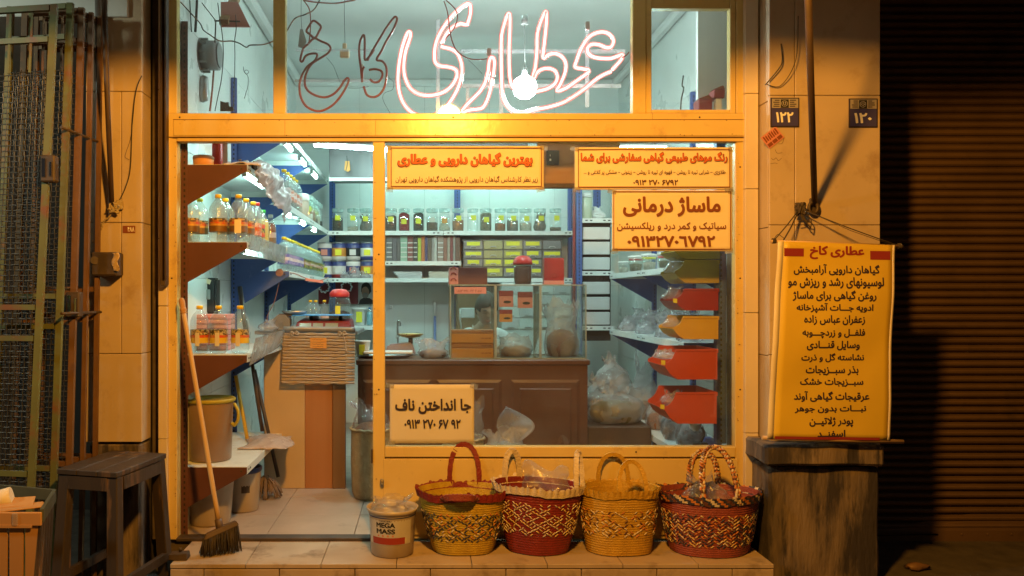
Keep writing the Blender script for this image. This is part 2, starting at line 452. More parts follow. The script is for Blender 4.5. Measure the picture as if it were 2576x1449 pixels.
def text_geo(s, bold=.02):
    """letter outlines taken contour by contour, so that strokes that overlap inside a letter stay solid"""
    cu = bpy.data.curves.new('text', 'FONT')
    cu.body = shape(s); cu.size = 1
    o = bpy.data.objects.new('text', cu)
    col.objects.link(o)
    dg = bpy.context.evaluated_depsgraph_get()
    cv = o.evaluated_get(dg).to_curve(dg)
    polys = []
    for sp in cv.splines:
        bp = sp.bezier_points
        n = len(bp)
        pts = []
        for i in range(n):
            A, B = bp[i], bp[(i+1) % n]
            straight = (A.handle_right-A.co).length < 1e-5 and (B.handle_left-B.co).length < 1e-5
            seg = [A.co] if straight else interpolate_bezier(A.co, A.handle_right, B.handle_left, B.co, 5)[:-1]
            for p in seg:
                q = Vector((p[0], p[1]))
                if not pts or (q-pts[-1]).length > 2e-3: pts.append(q)
        if len(pts) > 2 and (pts[0]-pts[-1]).length < 2e-3: pts.pop()
        if len(pts) > 2: polys.append(pts)
    o.to_curve_clear()
    bpy.data.objects.remove(o)
    bpy.data.curves.remove(cu)
    # signed distance to the ink on a fine grid (overlapping strokes simply merge), cut at the wanted weight
    h = 1/46
    bold = max(bold, .004)
    al = [p for P in polys for p in P]
    mx = bold+2*h
    x0, y0 = min(p.x for p in al)-mx, min(p.y for p in al)-mx
    nx, ny = int((max(p.x for p in al)+mx-x0)/h)+2, int((max(p.y for p in al)+mx-y0)/h)+2
    Wn, D = np.zeros((ny, nx), int), np.full((ny, nx), 9.)
    for P in polys:
        A = np.array([(p.x, p.y) for p in P]); B = np.roll(A, -1, 0)
        i0, i1 = max(0, int((A[:, 0].min()-mx-x0)/h)), min(nx, int((A[:, 0].max()+mx-x0)/h)+2)
        j0, j1 = max(0, int((A[:, 1].min()-mx-y0)/h)), min(ny, int((A[:, 1].max()+mx-y0)/h)+2)
        gx, gy = np.meshgrid(x0+h*np.arange(i0, i1), y0+h*np.arange(j0, j1))
        px, py = gx[..., None], gy[..., None]
        ax, ay, bx, by = A[:, 0], A[:, 1], B[:, 0], B[:, 1]
        dx, dy = bx-ax, by-ay
        t = np.clip(((px-ax)*dx+(py-ay)*dy)/(dx*dx+dy*dy+1e-12), 0, 1)
        d = np.sqrt((px-ax-t*dx)**2+(py-ay-t*dy)**2).min(-1)
        cr = (px-ax)*dy-(py-ay)*dx
        up, dn = (ay <= py) & (by > py) & (cr < 0), (ay > py) & (by <= py) & (cr > 0)
        Wn[j0:j1, i0:i1] += up.sum(-1)-dn.sum(-1)
        D[j0:j1, i0:i1] = np.minimum(D[j0:j1, i0:i1], d)
    F = np.where(Wn != 0, D, -D)+bold
    vs, fs = [], []
    for j in range(ny-1):
        run = None
        for i in range(nx):
            q = [F[j, i], F[j, i+1], F[j+1, i+1], F[j+1, i]] if i < nx-1 else [-1]*4
            full = min(q) > 0
            if full and run is None: run = i
            if not full and run is not None:
                k = len(vs)
                vs += [Vector((x0+h*a_, y0+h*b_, 0)) for a_, b_ in ((run, j), (i, j), (i, j+1), (run, j+1))]
                fs.append((k, k+1, k+2, k+3)); run = None
            if not full and max(q) > 0:
                cs = ((i, j), (i+1, j), (i+1, j+1), (i, j+1)); out = []
                for e in range(4):
                    f0, f1 = q[e], q[(e+1) % 4]
                    if f0 > 0: out.append(cs[e])
                    if (f0 > 0) != (f1 > 0):
                        s_ = f0/(f0-f1); out.append((cs[e][0]+(cs[(e+1) % 4][0]-cs[e][0])*s_, cs[e][1]+(cs[(e+1) % 4][1]-cs[e][1])*s_))
                if len(out) > 2:
                    k = len(vs); vs += [Vector((x0+h*a_, y0+h*b_, 0)) for a_, b_ in out]; fs.append(tuple(range(k, k+len(out))))
    return vs, fs

def text(parent, s, u0, u1, v0, v1, y, m, bold=.02, name='lettering', fn=None, mb=None):
    """lettering that fills the box u0..u1, v0..v1 (as measured on the plane y), facing the lane"""
    vs, fs = text_geo(s, bold)
    x0 = min(v.x for v in vs); x1 = max(v.x for v in vs); y0 = min(v.y for v in vs); y1 = max(v.y for v in vs)
    a, b, c, d = X(u0, y), X(u1, y), Z(v1, y), Z(v0, y)
    pts = []
    for v in vs:
        p = Vector((a + (v.x-x0)/(x1-x0)*(b-a), y - v.z, c + (v.y-y0)/(y1-y0)*(d-c)))
        pts.append(fn(p) if fn else p)
    q = mb or MB()
    q.raw(pts, fs)
    if mb: return None
    return q.build(name, m, parent, fix=False)

# ================================================================ the setting
rnd = random.Random(7)
GZ = -.15
q = MB(); q.grid(lambda a, b: (-40+80*a, -40+80*b, GZ + (.006*noise.noise(Vector((a*90, b*90, 0))))), 60, 60)
tag(q.build('ground', M['asphalt']), kind='structure')

# the tiled step in front of the shop
def tiles_flat(q, x0, x1, y0, y1, z, nx, ny, th=.02, gap=.003, off=0):
    for i in range(nx):
        for j in range(ny):
            a, b = x0+(x1-x0)*i/nx, x0+(x1-x0)*(i+1)/nx
            c, d = y0+(y1-y0)*j/ny, y0+(y1-y0)*(j+1)/ny
            q.box(a+gap/2, b-gap/2, c+gap/2, d-gap/2, z-th, z + rnd.uniform(-.0006, .0006), .0015)
SX0, SX1 = -1.22, 1.665
q = MB()
q.box(SX0+.01, SX1-.01, -.37, -.0, GZ-.02, -.0215, mi=1)
q.mi = 0
tiles_flat(q, SX0, SX1, -.385, -.012, 0, 8, 1)
for i in range(8):
    a, b = SX0+(SX1-SX0)*(i+.45)/8, SX0+(SX1-SX0)*(i+1.45)/8
    q.box(max(a, SX0)+.002, min(b, SX1)-.002, -.383, -.37, GZ-.01, -.025, .002)
q.box(SX0+.002, SX0+(SX1-SX0)*.45/8-.002, -.383, -.37, GZ-.01, -.025, .002)
tag(q.build('doorstep', [M['tile_out'], M['mortar']]), kind='structure')

XL, XR, YB, ZC = -1.32, 1.96, 4.0, 3.46
q = MB()
q.box(XL-.05, XR+.05, .0, YB+.05, -.06, -.021, mi=1); q.mi = 0
tiles_flat(q, XL, XR, .07, YB, 0, 7, 9, th=.02)
tag(q.build('shop_floor', [M['tile_in'], M['mortar']]), kind='structure')

def tiles_wall(name, axis, fixed, a0, a1, z0, z1, tw, th, inward):
    q = MB()
    n, m = max(1, round((a1-a0)/tw)), max(1, round((z1-z0)/th))
    for i in range(n):
        for j in range(m):
            p, r_ = a0+(a1-a0)*i/n+.0012, a0+(a1-a0)*(i+1)/n-.0012
            c, d = z0+(z1-z0)*j/m+.0012, z0+(z1-z0)*(j+1)/m-.0012
            if axis == 'x': q.box(min(fixed, fixed+inward*.01), max(fixed, fixed+inward*.01), p, r_, c, d, .001)
            else: q.box(p, r_, min(fixed, fixed+inward*.01), max(fixed, fixed+inward*.01), c, d, .001)
    k = .004*inward
    q.mi = 1
    lo, hi = min(fixed-.08*inward, fixed+k), max(fixed-.08*inward, fixed+k)
    if axis == 'x': q.box(lo, hi, a0, a1, z0, z1)
    else: q.box(a0, a1, lo, hi, z0, z1)
    return tag(q.build(name, [M['wall_in'], M['grout']]), kind='structure')
tiles_wall('shop_wall_left', 'x', XL, .07, YB, 0, ZC, .65, .75, 1)
tiles_wall('shop_wall_right', 'x', XR, .07, YB, 0, ZC, .65, .75, -1)
tiles_wall('shop_wall_back', 'y', YB, XL, XR, 0, ZC, .6, .75, -1)
q = MB(); q.box(XL-.1, XR+.1, .07, YB+.1, ZC, ZC+.1)
for a, b, c, d in ((XL, XR, YB-.09, YB-.011), (XL+.011, XL+.09, .1, YB-.09), (XR-.09, XR-.011, .1, YB-.09)):
    q.box(a, b, c, d, ZC-.07, ZC, .02)
tag(q.build('shop_ceiling', M['ceil']), kind='structure')
# wall over the shopfront
q = MB(); q.box(-1.42, 3.9, .0, .07, 3.02, 4.2)
tag(q.build('facade_wall', M['plaster']), kind='structure')

# left neighbour: dark open recess behind the folding grille, grey lintel above
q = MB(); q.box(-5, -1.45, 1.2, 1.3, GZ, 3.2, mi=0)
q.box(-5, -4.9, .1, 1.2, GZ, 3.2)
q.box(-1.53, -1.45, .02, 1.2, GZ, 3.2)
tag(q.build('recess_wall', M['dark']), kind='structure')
q = MB(); q.box(-5, -1.50, -.165, 1.3, 2.69, 4.2, .004)
tag(q.build('neighbour_lintel', M['plaster']), 'grey plastered lintel above the folding grille gate and left pillar', 'lintel')

# ---------------------------------------------------------------- stone pillars
def slab(q, u0, u1, v0, v1, y, th=.02, gap=.0025, bev=.003):
    x0, x1, z0, z1 = X(u0, y), X(u1, y), Z(v1, y), Z(v0, y)
    q.box(x0+gap/2, x1-gap/2, y, y+th, z0+gap/2, z1-gap/2, bev)
YP = -.145
t = thing('stone_pillar', 'pillar of cream stone slabs left of the doorway, behind the stool', 'pillar', (X(290, YP), YP, GZ))
q = MB()
for u0, u1, v0, v1 in ((215, 357, -200, 230), (215, 305, 230, 560), (305, 357, 230, 560), (215, 305, 560, 890), (305, 357, 560, 890), (215, 357, 890, 1113)):
    slab(q, u0, u1, v0, v1, YP)
xs = X(357, YP)
for v0, v1 in ((-200, 230), (230, 560), (560, 890), (890, 1113)):      # flank facing the door
    q.box(xs-.022, xs-.0025, YP+.0215, -.005, Z(v1, YP)+.0015, Z(v0, YP)-.0015, .002)
q.build('stone_cladding', M['stone'], t)
q = MB(); q.box(X(217, YP), xs-.024, YP+.022, .02, Z(1112, YP), 3.2)
q.build('core', M['mortar'], t)
q = MB()
q.box(X(222, YP), xs-.012, YP+.01, .02, GZ-.02, Z(1118, YP), .01)
q.build('plinth', M['concrete'], t)

t = thing('stone_pillar', 'pillar of cream stone slabs carrying two house number plates', 'pillar', (X(2080, YP), YP, GZ))
q = MB()
xl, xr = X(1935, YP), X(2215, YP)
for u0, u1, v0, v1 in ((1935, 2000, -200, 240), (2000, 2215, -200, 240), (1935, 2000, 240, 566), (2000, 2215, 240, 566), (1935, 2000, 566, 893), (2000, 2215, 566, 893), (1935, 2215, 893, 1150)):
    slab(q, u0, u1, v0, v1, YP)
for v0, v1 in ((-200, 252), (252, 571), (571, 896), (896, 1150)):
    q.box(xl+.0015, xl+.02, YP+.0215, -.0, Z(v1, YP)+.0015, Z(v0, YP)-.0015, .002)
for z0, z1 in ((.4, 1.0), (1.0, 1.7), (1.7, 2.4), (2.4, 3.3)):
    q.box(xr-.02, xr-.0015, YP+.0215, .5, z0+.0015, z1-.0015, .002)
q.build('stone_cladding', M['stone'], t)
q = MB(); q.box(xl+.022, xr-.022, YP+.022, .5, GZ, 3.2)
q.build('core', M['mortar'], t)

YQ = -.235
t = thing('concrete_plinth', 'stained concrete block with overhanging top under the yellow banner', 'plinth', (X(2070, YQ), YQ, GZ))
x0, x1 = X(1934, YQ), X(2213, YQ)
def rough_block(q, x0, x1, y0, y1, z0, z1, n, amp, seed):
    """box whose faces wander a little, like cast concrete"""
    def d(p): return p + Vector((noise.noise(p*7+Vector((seed, 0, 0))), noise.noise(p*7+Vector((0, seed, 0))), noise.noise(p*7+Vector((0, 0, seed)))))*amp
    q.box(x0, x1, y0, y1, z0, z1, .012)
    es = [e for e in q.bm.edges if e.calc_length() > .05]
    bmesh.ops.subdivide_edges(q.bm, edges=es, cuts=n, use_grid_fill=True)
    for v in q.bm.verts: v.co = d(v.co)
q = MB(); rough_block(q, x0, x1, YQ, .02, GZ-.02, Z(1176, YQ), 9, .006, 3.1)
q.build('shaft', M['concrete'], t)
YR = -.29
q = MB(); rough_block(q, X(1917, YR)+.02, X(2228, YR), YR, .02, Z(1172, YR), Z(1120, YR), 8, .008, 8.3)
q.build('cap_slab', M['concrete'], t)

# reveals beside the frame
q = MB()
for v0, v1 in ((-90, 225), (225, 600), (600, 770), (770, 1105), (1105, 1358)):
    slab(q, 397, 421, v0, v1, -.03, .05)
q.box(X(380, 0), X(421, 0), .022, .06, 0, 3.1, mi=1)
tag(q.build('stone_reveal', [M['stone_in'], M['mortar']]), 'narrow cream stone strip between left pillar and door frame', 'stone strip')
q = MB()
for v0, v1 in ((-90, 235), (235, 475), (475, 787), (787, 1090), (1090, 1358)):
    slab(q, 1874, 1909, v0, v1, -.03, .05)
q.box(X(1872, 0), X(1935, 0), .022, .06, 0, 3.1, mi=1)
tag(q.build('stone_reveal', [M['stone_in'], M['mortar']]), 'pale stone strip between window frame and number plate pillar', 'stone strip')
t = thing('shutter_guide', 'dark brown steel shutter guide rail beside the door frame, cut off halfway', 'guide rail', (X(410, -.05), -.05, Z(715, -.05)))
q = MB()
ya = -.075
q.box(X(403, ya), X(407, ya), ya, -.031, Z(716, ya), 3.1); q.box(X(414, ya), X(418, ya), ya, -.031, Z(716, ya), 3.1); q.box(X(407, ya), X(414, ya), -.045, -.031, Z(716, ya), 3.1)
q.build('channel', M['rail'], t)
q = MB(); q.box(X(404, ya), X(417, ya), ya-.004, -.03, Z(719, ya), Z(706, ya), .002)
q.build('end_clip', M['iron'], t)

# ---------------------------------------------------------------- the shopfront frame
FD = .055
t = thing('shopfront_frame', 'cream painted metal shopfront frame with door opening, window and transom', 'shopfront', (X(1150, 0), 0, 0))
SF = t
def fr(name, rects, yf=0, yb=FD, bev=.003, m='paint', parent=None):
    q = MB()
    for u0, u1, v0, v1 in rects: q.box(X(u0, 0), X(u1, 0), yf, yb, Z(v1, 0), Z(v0, 0), bev)
    return q.build(name, M[m], parent or SF)
fr('door_jamb', [(421, 445, 346.5, 1358)])
fr('door_jamb', [(938, 968, 357.5, 1357)])
fr('window_jamb', [(1850, 1874, 357.5, 1357)])
b = fr('lintel_beam', [(421, 1874, 286, 345.5)], yf=-.012)
fr('beam_panel', [(438, 1872, 303, 343)], yf=-.0165, yb=-.011, parent=b)
fr('lower_lip', [(445.5, 1874, 346.5, 356.5)], yf=-.006, parent=b)
fr('transom_jamb', [(421, 445, -95, 285)])
fr('transom_mullion', [(687, 718, -95, 285)])
fr('transom_mullion', [(1592, 1625, -95, 285)])
fr('transom_jamb', [(1853, 1874, -95, 285)])
fr('transom_head', [(421, 1874, -130, -96)])
s_ = fr('transom_sash', [(1626, 1640, -60, 284), (1838, 1852, -60, 284), (1640.5, 1837.5, 275, 284), (1640.5, 1837.5, -60, 20)], yf=.006)
fr('sill_rail', [(968.5, 1849.5, 1124, 1150)], yf=-.004)
k = fr('kick_panel', [(968.5, 1849.5, 1150.5, 1357)], yf=.008)
fr('raised_sheet', [(964, 1856, 1154, 1345)], yf=-.005, yb=-.0005, parent=k)
fr('threshold', [(445.5, 937.5, 1351, 1360)], yf=-.02, m='iron')
q = MB()   # rusty seams
for u0, u1, v in ((438, 1873, 302), (438, 1873, 346), (446, 937, 357.2), (969, 1850, 357.2)):
    q.box(X(u0, 0), X(u1, 0), -.0175, -.004, Z(v+.7, 0), Z(v-.3, 0))
q.build('rusty_seam', M['paint_dk'], SF)
q = MB()
for i in range(130):
    u, v = rnd.choice([(rnd.uniform(440, 1870), 303+rnd.expovariate(.5)), (rnd.uniform(440, 1870), 342-rnd.expovariate(.6)), (443-rnd.expovariate(.4), rnd.uniform(360, 1350)), (941+rnd.expovariate(.35), rnd.uniform(400, 1340)), (1853+rnd.expovariate(.3), rnd.uniform(380, 1100)), (rnd.uniform(970, 1840), 1150+rnd.expovariate(.4))])
    a, c = rnd.uniform(.6, 2.2)/480, rnd.uniform(.5, 1.6)/480
    x, z = X(u, 0), Z(v, 0)
    y = -.0168 if 303 <= v <= 343 else -.0053
    n = 7
    q.prism([(x+math.cos(2*PI*j/n)*a*rnd.uniform(.6, 1.3), y, z+math.sin(2*PI*j/n)*c*rnd.uniform(.6, 1.3)) for j in range(n)], (0, -.0008, 0))
q.build('paint_chip', M['paint_dk'], SF)
q = MB()
for u, v0, v1 in ((718, 304, 342), (945, 304, 342), (1225, 286, 302), (1640, 286, 302)): q.box(X(u-.4, 0), X(u+.4, 0), -.0172 if v0 > 300 else -.0126, -.011, Z(v1, 0), Z(v0, 0))
q.build('weld_seam', M['paint_dk'], SF)
for u, v in ((452, 295), (1140, 295), (1760, 295), (1862, 420), (1862, 980), (953, 640), (953, 980), (432, 700), (1862, 700), (1300, 1137), (1600, 1137)):
    q = MB(); c = at(u, v, -.0128 if v < 340 else -.0045 if v > 1100 else -.0002); q.lathe([(.005, 0), (.004, .002), (.001, .0026)], (0, 0, 0), 10)
    for w_ in q.bm.verts: w_.co = Vector((c.x+w_.co.x, c.y-w_.co.z, c.z+w_.co.y))
    q.build('screw_head', M['iron'], SF)
def pane(u0, u1, v0, v1, y=.03):
    q = MB(); q.box(X(u0, 0), X(u1, 0), y, y+.005, Z(v1, 0), Z(v0, 0))
    return q.build('glass_pane', M['glass'], SF)
pane(968.5, 1849.5, 357.5, 1123.5)
pane(445.5, 686.5, -95, 285)
pane(718.5, 1591.5, -95, 285)
pane(1640.5, 1837.5, 20.5, 274.5)
# bolt eye and hinge plate on the kick panel
q = MB(); q.tube([at(961, 1212, -.02) + Vector((.008*math.cos(a), 0, .014*math.sin(a))) for a in [2*PI*i/12 for i in range(12)]], .003, 6, closed=True)
q.box(X(958, 0), X(966, 0), -.014, -.004, Z(1224, 0), Z(1216, 0), .002)
q.build('bolt_eye', M['steel'], SF)
q = MB(); q.box(X(933, 0), X(938, 0), -.008, .02, Z(1165, 0), Z(1130, 0), .002)
q.build('hinge', M['iron'], SF)

# awning over the whole front: out of the picture, but its edge cuts off the lamp light above
q = MB()
def aw(a, b):
    x = -2.75+6.6*a
    zf = 2.60 + .075*(x+1.5)/3.5
    return (x, -1.5+1.35*b, zf + (3.12-zf)*b + .012*math.sin(a*60)*(1-b))
q.grid(aw, 60, 6, thick=(0, 0, .02))
tag(q.build('awning', M['banner_w']), 'cloth awning stretched out above the shopfront', 'awning')

# ---------------------------------------------------------------- corrugated roller shutter next door
YS = .5
t = thing('roller_shutter', 'closed brown corrugated steel shutter right of the number plate pillar', 'roller shutter', (X(2450, YS), YS, GZ))
q = MB()
z0, z1 = Z(1331, YS), 3.3
pitch = 19.4/S(YS)
n = int((z1-z0)/pitch)
prof = []
for i in range(n):
    for k, (dy, dz) in enumerate(((.008, 0), (-.006, .10), (-.015, .28), (-.018, .50), (-.013, .68), (.004, .80), (.014, .90))):
        prof.append((YS+dy, z0+(i+dz)*pitch))
q.grid(lambda a, b: (X(2200, YS)+2.6*a, prof[min(int(b*(len(prof)-1)+.5), len(prof)-1)][0], prof[min(int(b*(len(prof)-1)+.5), len(prof)-1)][1]), 3, len(prof)-1, smooth=False)
q.build('slat_curtain', M['shutter'], t)
q = MB(); q.box(X(2200, YS), 4.4, YS-.016, YS+.02, Z(1396, YS), Z(1331, YS)-.002, .004)
for u in (2352, 2415, 2480, 2540):
    q.lathe([(.008, 0), (.006, .004)], (0, 0, 0), 10)
    for v in q.bm.verts[-20:]: v.co = Vector((X(u, YS)+v.co.x, YS-.016-v.co.z, Z(1342, YS)+v.co.y))
q.build('bottom_rail', M['shutter'], t)
q = MB(); q.box(X(2200, .3), 4.4, YS-.22, YS+.1, GZ-.02, Z(1404, YS-.1), .006)
tag(q.build('shutter_sill', M['tile_out']), kind='structure')
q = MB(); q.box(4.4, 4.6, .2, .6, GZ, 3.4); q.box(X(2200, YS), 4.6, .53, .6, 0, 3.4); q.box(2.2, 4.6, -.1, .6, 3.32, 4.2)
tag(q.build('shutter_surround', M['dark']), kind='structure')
# crumpled litter by the sill
q = MB(); q.lathe([(.02, 0), (.05, .012), (.045, .03), (.012, .04)], at(2290, 1418, -.05)*Vector((1, 1, 0)) if False else (X(2300, 0), -.02, GZ), 11, 1.2, .6, fn=lambda a, r, z: (r*(1+.35*math.sin(3*a+z*90)), z))
tag(q.build('litter_scrap', M['wood_post']), 'crumpled scrap of carton on the ground by the shutter sill', 'litter')

# ---------------------------------------------------------------- house number plates
def plate(num, u0, u1, v0, v1, lab):
    y = YP-.003
    t = thing('house_number_plate', lab, 'number plate', at((u0+u1)/2, v1, y), 'house number plates')
    q = MB(); q.box(X(u0, y), X(u1, y), y-.004, y+.003, Z(v1, y), Z(v0, y), .0015, mi=0)
    q.box(X(u0+3, y), X(u1-3, y), y-.0052, y-.0038, Z(v1-3, y), Z(v0+27, y), mi=1)
    q.box(X(u0+3, y), X(u1-3, y), y-.0052, y-.0038, Z(v0+26, y), Z(v0+3, y), mi=2)
    q.build('plate', [M['ink_navy'], M['navy_sign'], M['grey_sign']], t)
    m = (u0+u1)/2
    q = MB(); yy = y-.0055
    q.box(X(m-10, yy), X(m+10, yy), yy-.0006, yy, Z(v0+25, yy), Z(v0+4, yy), mi=0)
    c = at(m, v0+14.5, yy-.001)
    q.tube([c + Vector((.0145*math.cos(a), 0, .0145*math.sin(a))) for a in [2*PI*i/20 for i in range(20)]], .0016, 5, mi=1, closed=True)
    q.tube([c + Vector((-.004, 0, .009)), c + Vector((-.006, 0, -.002)), c + Vector((0, 0, -.009)), c + Vector((.006, 0, -.002)), c + Vector((.004, 0, .009))], .0022, 5, mi=1)
    for sx in (-1, 1):            # the two blocks of tiny script beside the emblem
        for k in range(4):
            L = rnd.uniform(10, 17)
            q.box(X(m+sx*13 - (L if sx < 0 else 0), yy), X(m+sx*13 + (0 if sx < 0 else L), yy), yy-.0006, yy, Z(v0+7.3+k*5, yy), Z(v0+5+k*5, yy), mi=2)
    q.build('emblem', [M['ink_blk'], M['grey_sign'], M['ink_navy']], t)
    text(t, num, m-22, m+22, v0+36, v0+62, y-.0055, M['sign_white'], .03, 'number')
M['navy_sign'] = mat('navy_enamel', (.06, .055, .19), (.05, .045, .16), 8, rough=.35)
M['grey_sign'] = mat('silver_grey_enamel', (.36, .33, .30), (.3, .27, .25), 12, rough=.4)
M['sign_white'] = mat('white_enamel', (.8, .78, .74), rough=.4)
plate('۱۲۲', 1938, 2010, 246, 320, 'navy house number plate reading 122 beside the awning arm')
plate('۱۲۰', 2135, 2207, 248, 321, 'navy house number plate reading 120 at the pillar right edge')

# tilted red and white sticker
y = YP-.002
t = thing('sticker', 'tilted red block letter sticker below the 122 plate', 'sticker', at(1945, 372, y), 'stickers on the pillars')
cs = at(1943, 346, y)
def rot2(x, z, a): return Vector((x*math.cos(a)-z*math.sin(a), 0, x*math.sin(a)+z*math.cos(a)))
A_ = R(38)
q = MB(); q.prism([cs+rot2(x, z, A_) for x, z in ((-.048, -.036), (.048, -.036), (.048, .036), (-.048, .036))], (0, -.003, 0))
q.build('backing', M['sticker_w'] if 'sticker_w' in M else M['pink'], t)
q = MB()
for k in range(7):
    x = -.042+k*.012
    q.prism([cs+Vector((0, -.0032, 0))+rot2(x+i, z, A_) for i, z in ((0, -.004+.004*(k % 2)), (.008, -.002), (.009, .03), (.001, .031-.006*(k % 3)))], (0, -.0008, 0))
for x in (-.044, -.014, .016):
    q.prism([cs+Vector((0, -.0032, 0))+rot2(x+i, z, A_) for i, z in ((0, -.03), (.026, -.03), (.026, -.012), (0, -.012))], (0, -.0008, 0))
q.build('block_letters', M['ink_rust'], t)
t = thing('sticker', 'small brown sticker with pale figures on the left pillar', 'sticker', at(324, 586, y), 'stickers on the pillars')
q = MB(); q.box(X(309, y), X(340, y), y-.001, y+.003, Z(586, y), Z(568, y))
q.build('backing', M['ink_rust'], t)
text(t, '۴۸۸', 321, 338, 571, 583, y-.0015, M['sign_white'], .03, 'number')
# pencil scribbles on the pillar
q = MB()
for pts in (((1962, 352), (1972, 345), (1968, 360), (1958, 362)), ((1950, 376), (1955, 385), (1968, 384)), ((1940, 398), (1946, 402), (1952, 397), (1958, 404), (1966, 398)), ((1938, 412), (1950, 410), (1956, 412))):
    q.tube(smooth_path([at(u, v, YP-.0005) for u, v in pts]), .0008, 4)
tag(q.build('scribble', M['wire']), 'thin pencil scribbles on the stone below the tilted sticker', 'scribble')

# ---------------------------------------------------------------- the yellow banner
YBN = -.34
TL, TR, BL, BR = (1957, 607), (2250, 617), (1930, 1103), (2237, 1107)
def bn(a, b, dy=0):
    """a across, b down"""
    u = (TL[0]*(1-a)+TR[0]*a)*(1-b) + (BL[0]*(1-a)+BR[0]*a)*b
    v = (TL[1]*(1-a)+TR[1]*a)*(1-b) + (BL[1]*(1-a)+BR[1]*a)*b
    p = at(u, v, YBN)
    p.x += .0015*math.sin(b*7+1)*math.sin(b*3)
    p.y += .006*math.sin(b*9+a*3)*math.sin(PI*b) + .006*noise.noise(Vector((a*4, b*6, 2))) + dy
    return p
t = thing('hanging_banner', 'yellow cloth banner with navy Persian price list hung on two rods', 'banner', at(2090, 1105, YBN))
q = MB(); q.grid(lambda a, b: bn(.05+a*.95, b), 16, 34, thick=(0, .0015, 0))
cl = q.build('cloth', M['banner'], t)
q = MB(); q.grid(lambda a, b: bn(a*.05, b), 2, 34, thick=(0, .0015, 0)); q.build('pale_margin', M['banner_w'], cl)
q = MB(); q.grid(lambda a, b: bn(.985+a*.02, b, -.001), 1, 34, thick=(0, .0010, 0)); q.build('pale_margin', M['banner_w'], cl)
def onbanner(p):
    # measured on the flat plane YBN; laid onto the waving cloth, sloping like its rods
    u, v = CU + p.x*S(YBN), CV - (p.z-HZ)*S(YBN)
    b = (v-612)/(1105-612)
    lu, ru = TL[0]*(1-b)+BL[0]*b, TR[0]*(1-b)+BR[0]*b
    a = (u-lu)/(ru-lu)
    pp = bn(a, b - (a-.5)*.012)
    return Vector((pp.x, pp.y - .0016 + (p.y-YBN), pp.z))
def C5(x, y): return 1861.5+x*.3906, 566+y*.3906
LN = [('عطاری کاخ', 450, 800, 135, 222, 1), ('گیاهان دارویی آرامبخش', 345, 895, 252, 325, 0), ('لوسیونهای رشد و ریزش مو', 310, 920, 335, 410, 0), ('روغن گیاهی برای ماساژ', 338, 872, 420, 492, 0), ('ادویه جـــات آشپزخانه', 362, 855, 502, 568, 0), ('زعفران عباس زاده', 412, 805, 580, 645, 0), ('فلفــل و زردچـــوبه', 400, 808, 668, 730, 0), ('وسایل قنـــادی', 428, 775, 745, 808, 0), ('نشاسته گل و ذرت', 393, 805, 825, 885, 0), ('بذر سبــزیجات', 425, 768, 905, 970, 0), ('سبــزیجات خشک', 390, 795, 985, 1043, 0), ('عرقیجات گیاهی آوند', 348, 830, 1070, 1140, 0), ('نبـــات بدون جوهر', 352, 810, 1160, 1212, 0), ('پودر ژلاتیــن', 445, 728, 1235, 1303, 0), ('اسفنــد', 495, 680, 1320, 1365, 0)]
for s_, a, b, c, d, k in LN:
    (u0, v0), (u1, v1) = C5(a, c), C5(b, d)
    text(cl, s_, u0, u1, v0, v1, YBN, M['ink_mar'] if k else M['ink_navy'], .042 if k else .034, 'lettering', onbanner)
for u0, u1, v0, v1 in ((1972, 2022.4, 626, 646), (2189, 2239.6, 630, 652)):
    q = MB(); q.grid(lambda a, b: onbanner(at(u0+(u1-u0)*a, v0+(v1-v0)*b, YBN)), 6, 2)
    q.build('title_bar', M['ink_mar'], cl)
q = MB(); q.grid(lambda a, b: bn(.06+.86*a, .988+.014*b, -.0016), 12, 1)
q.build('bottom_band', M['ink_mar'], cl)
q = MB(); q.cyl(at(1938, 607, YBN+.012), at(2270, 620, YBN+.012), .008, 12)
q.build('rod', M['broomstick'], t)
q = MB(); q.cyl(at(1917, 1101, YBN+.014), at(2272, 1111, YBN+.014), .0105, 12)
q.build('rod', M['broomstick'], t)
q = MB()
kn = at(2012, 525, -.20)
for p in (at(1946, 606, YBN+.012), at(2262, 619, YBN+.012)):
    q.tube([kn, kn.lerp(p, .5)+Vector((0, 0, -.004)), p], .0028, 6)
    for k in range(3): q.tube([p+Vector((.006*k-.006+.001, .011*math.cos(a), .011*math.sin(a))) for a in [2*PI*i/10 for i in range(10)]], .003, 5, closed=True)
q.tube([kn+Vector((.01, 0, 0)), at(2140, 580, -.27), at(2238, 614, YBN+.02)], .0016, 5)
q.tube([kn, at(1988, 575, -.25), at(1970, 606, YBN+.01)], .0035, 6)
q.tube(smooth_path([at(1946, 604, YBN), at(1956, 590, YBN-.01), at(1968, 596, YBN), at(1975, 602, YBN)]), .0016, 5)
q.build('hanging_cord', M['rope'], t)
q = MB()
for k in range(16):
    a = rnd.uniform(0, 2*PI)
    q.tube(smooth_path([kn+Vector((rnd.uniform(-.02, .03), rnd.uniform(-.02, .02), rnd.uniform(-.03, .03))) for _ in range(4)], 4), .006, 5)
for k in range(6):
    q.tube(smooth_path([kn, kn+Vector((rnd.uniform(-.02, .05), -.01, -.05)), kn+Vector((rnd.uniform(-.02, .06), -.01, -rnd.uniform(.06, .10)))], 4), .003, 5)
q.build('knot', M['rope'], t)

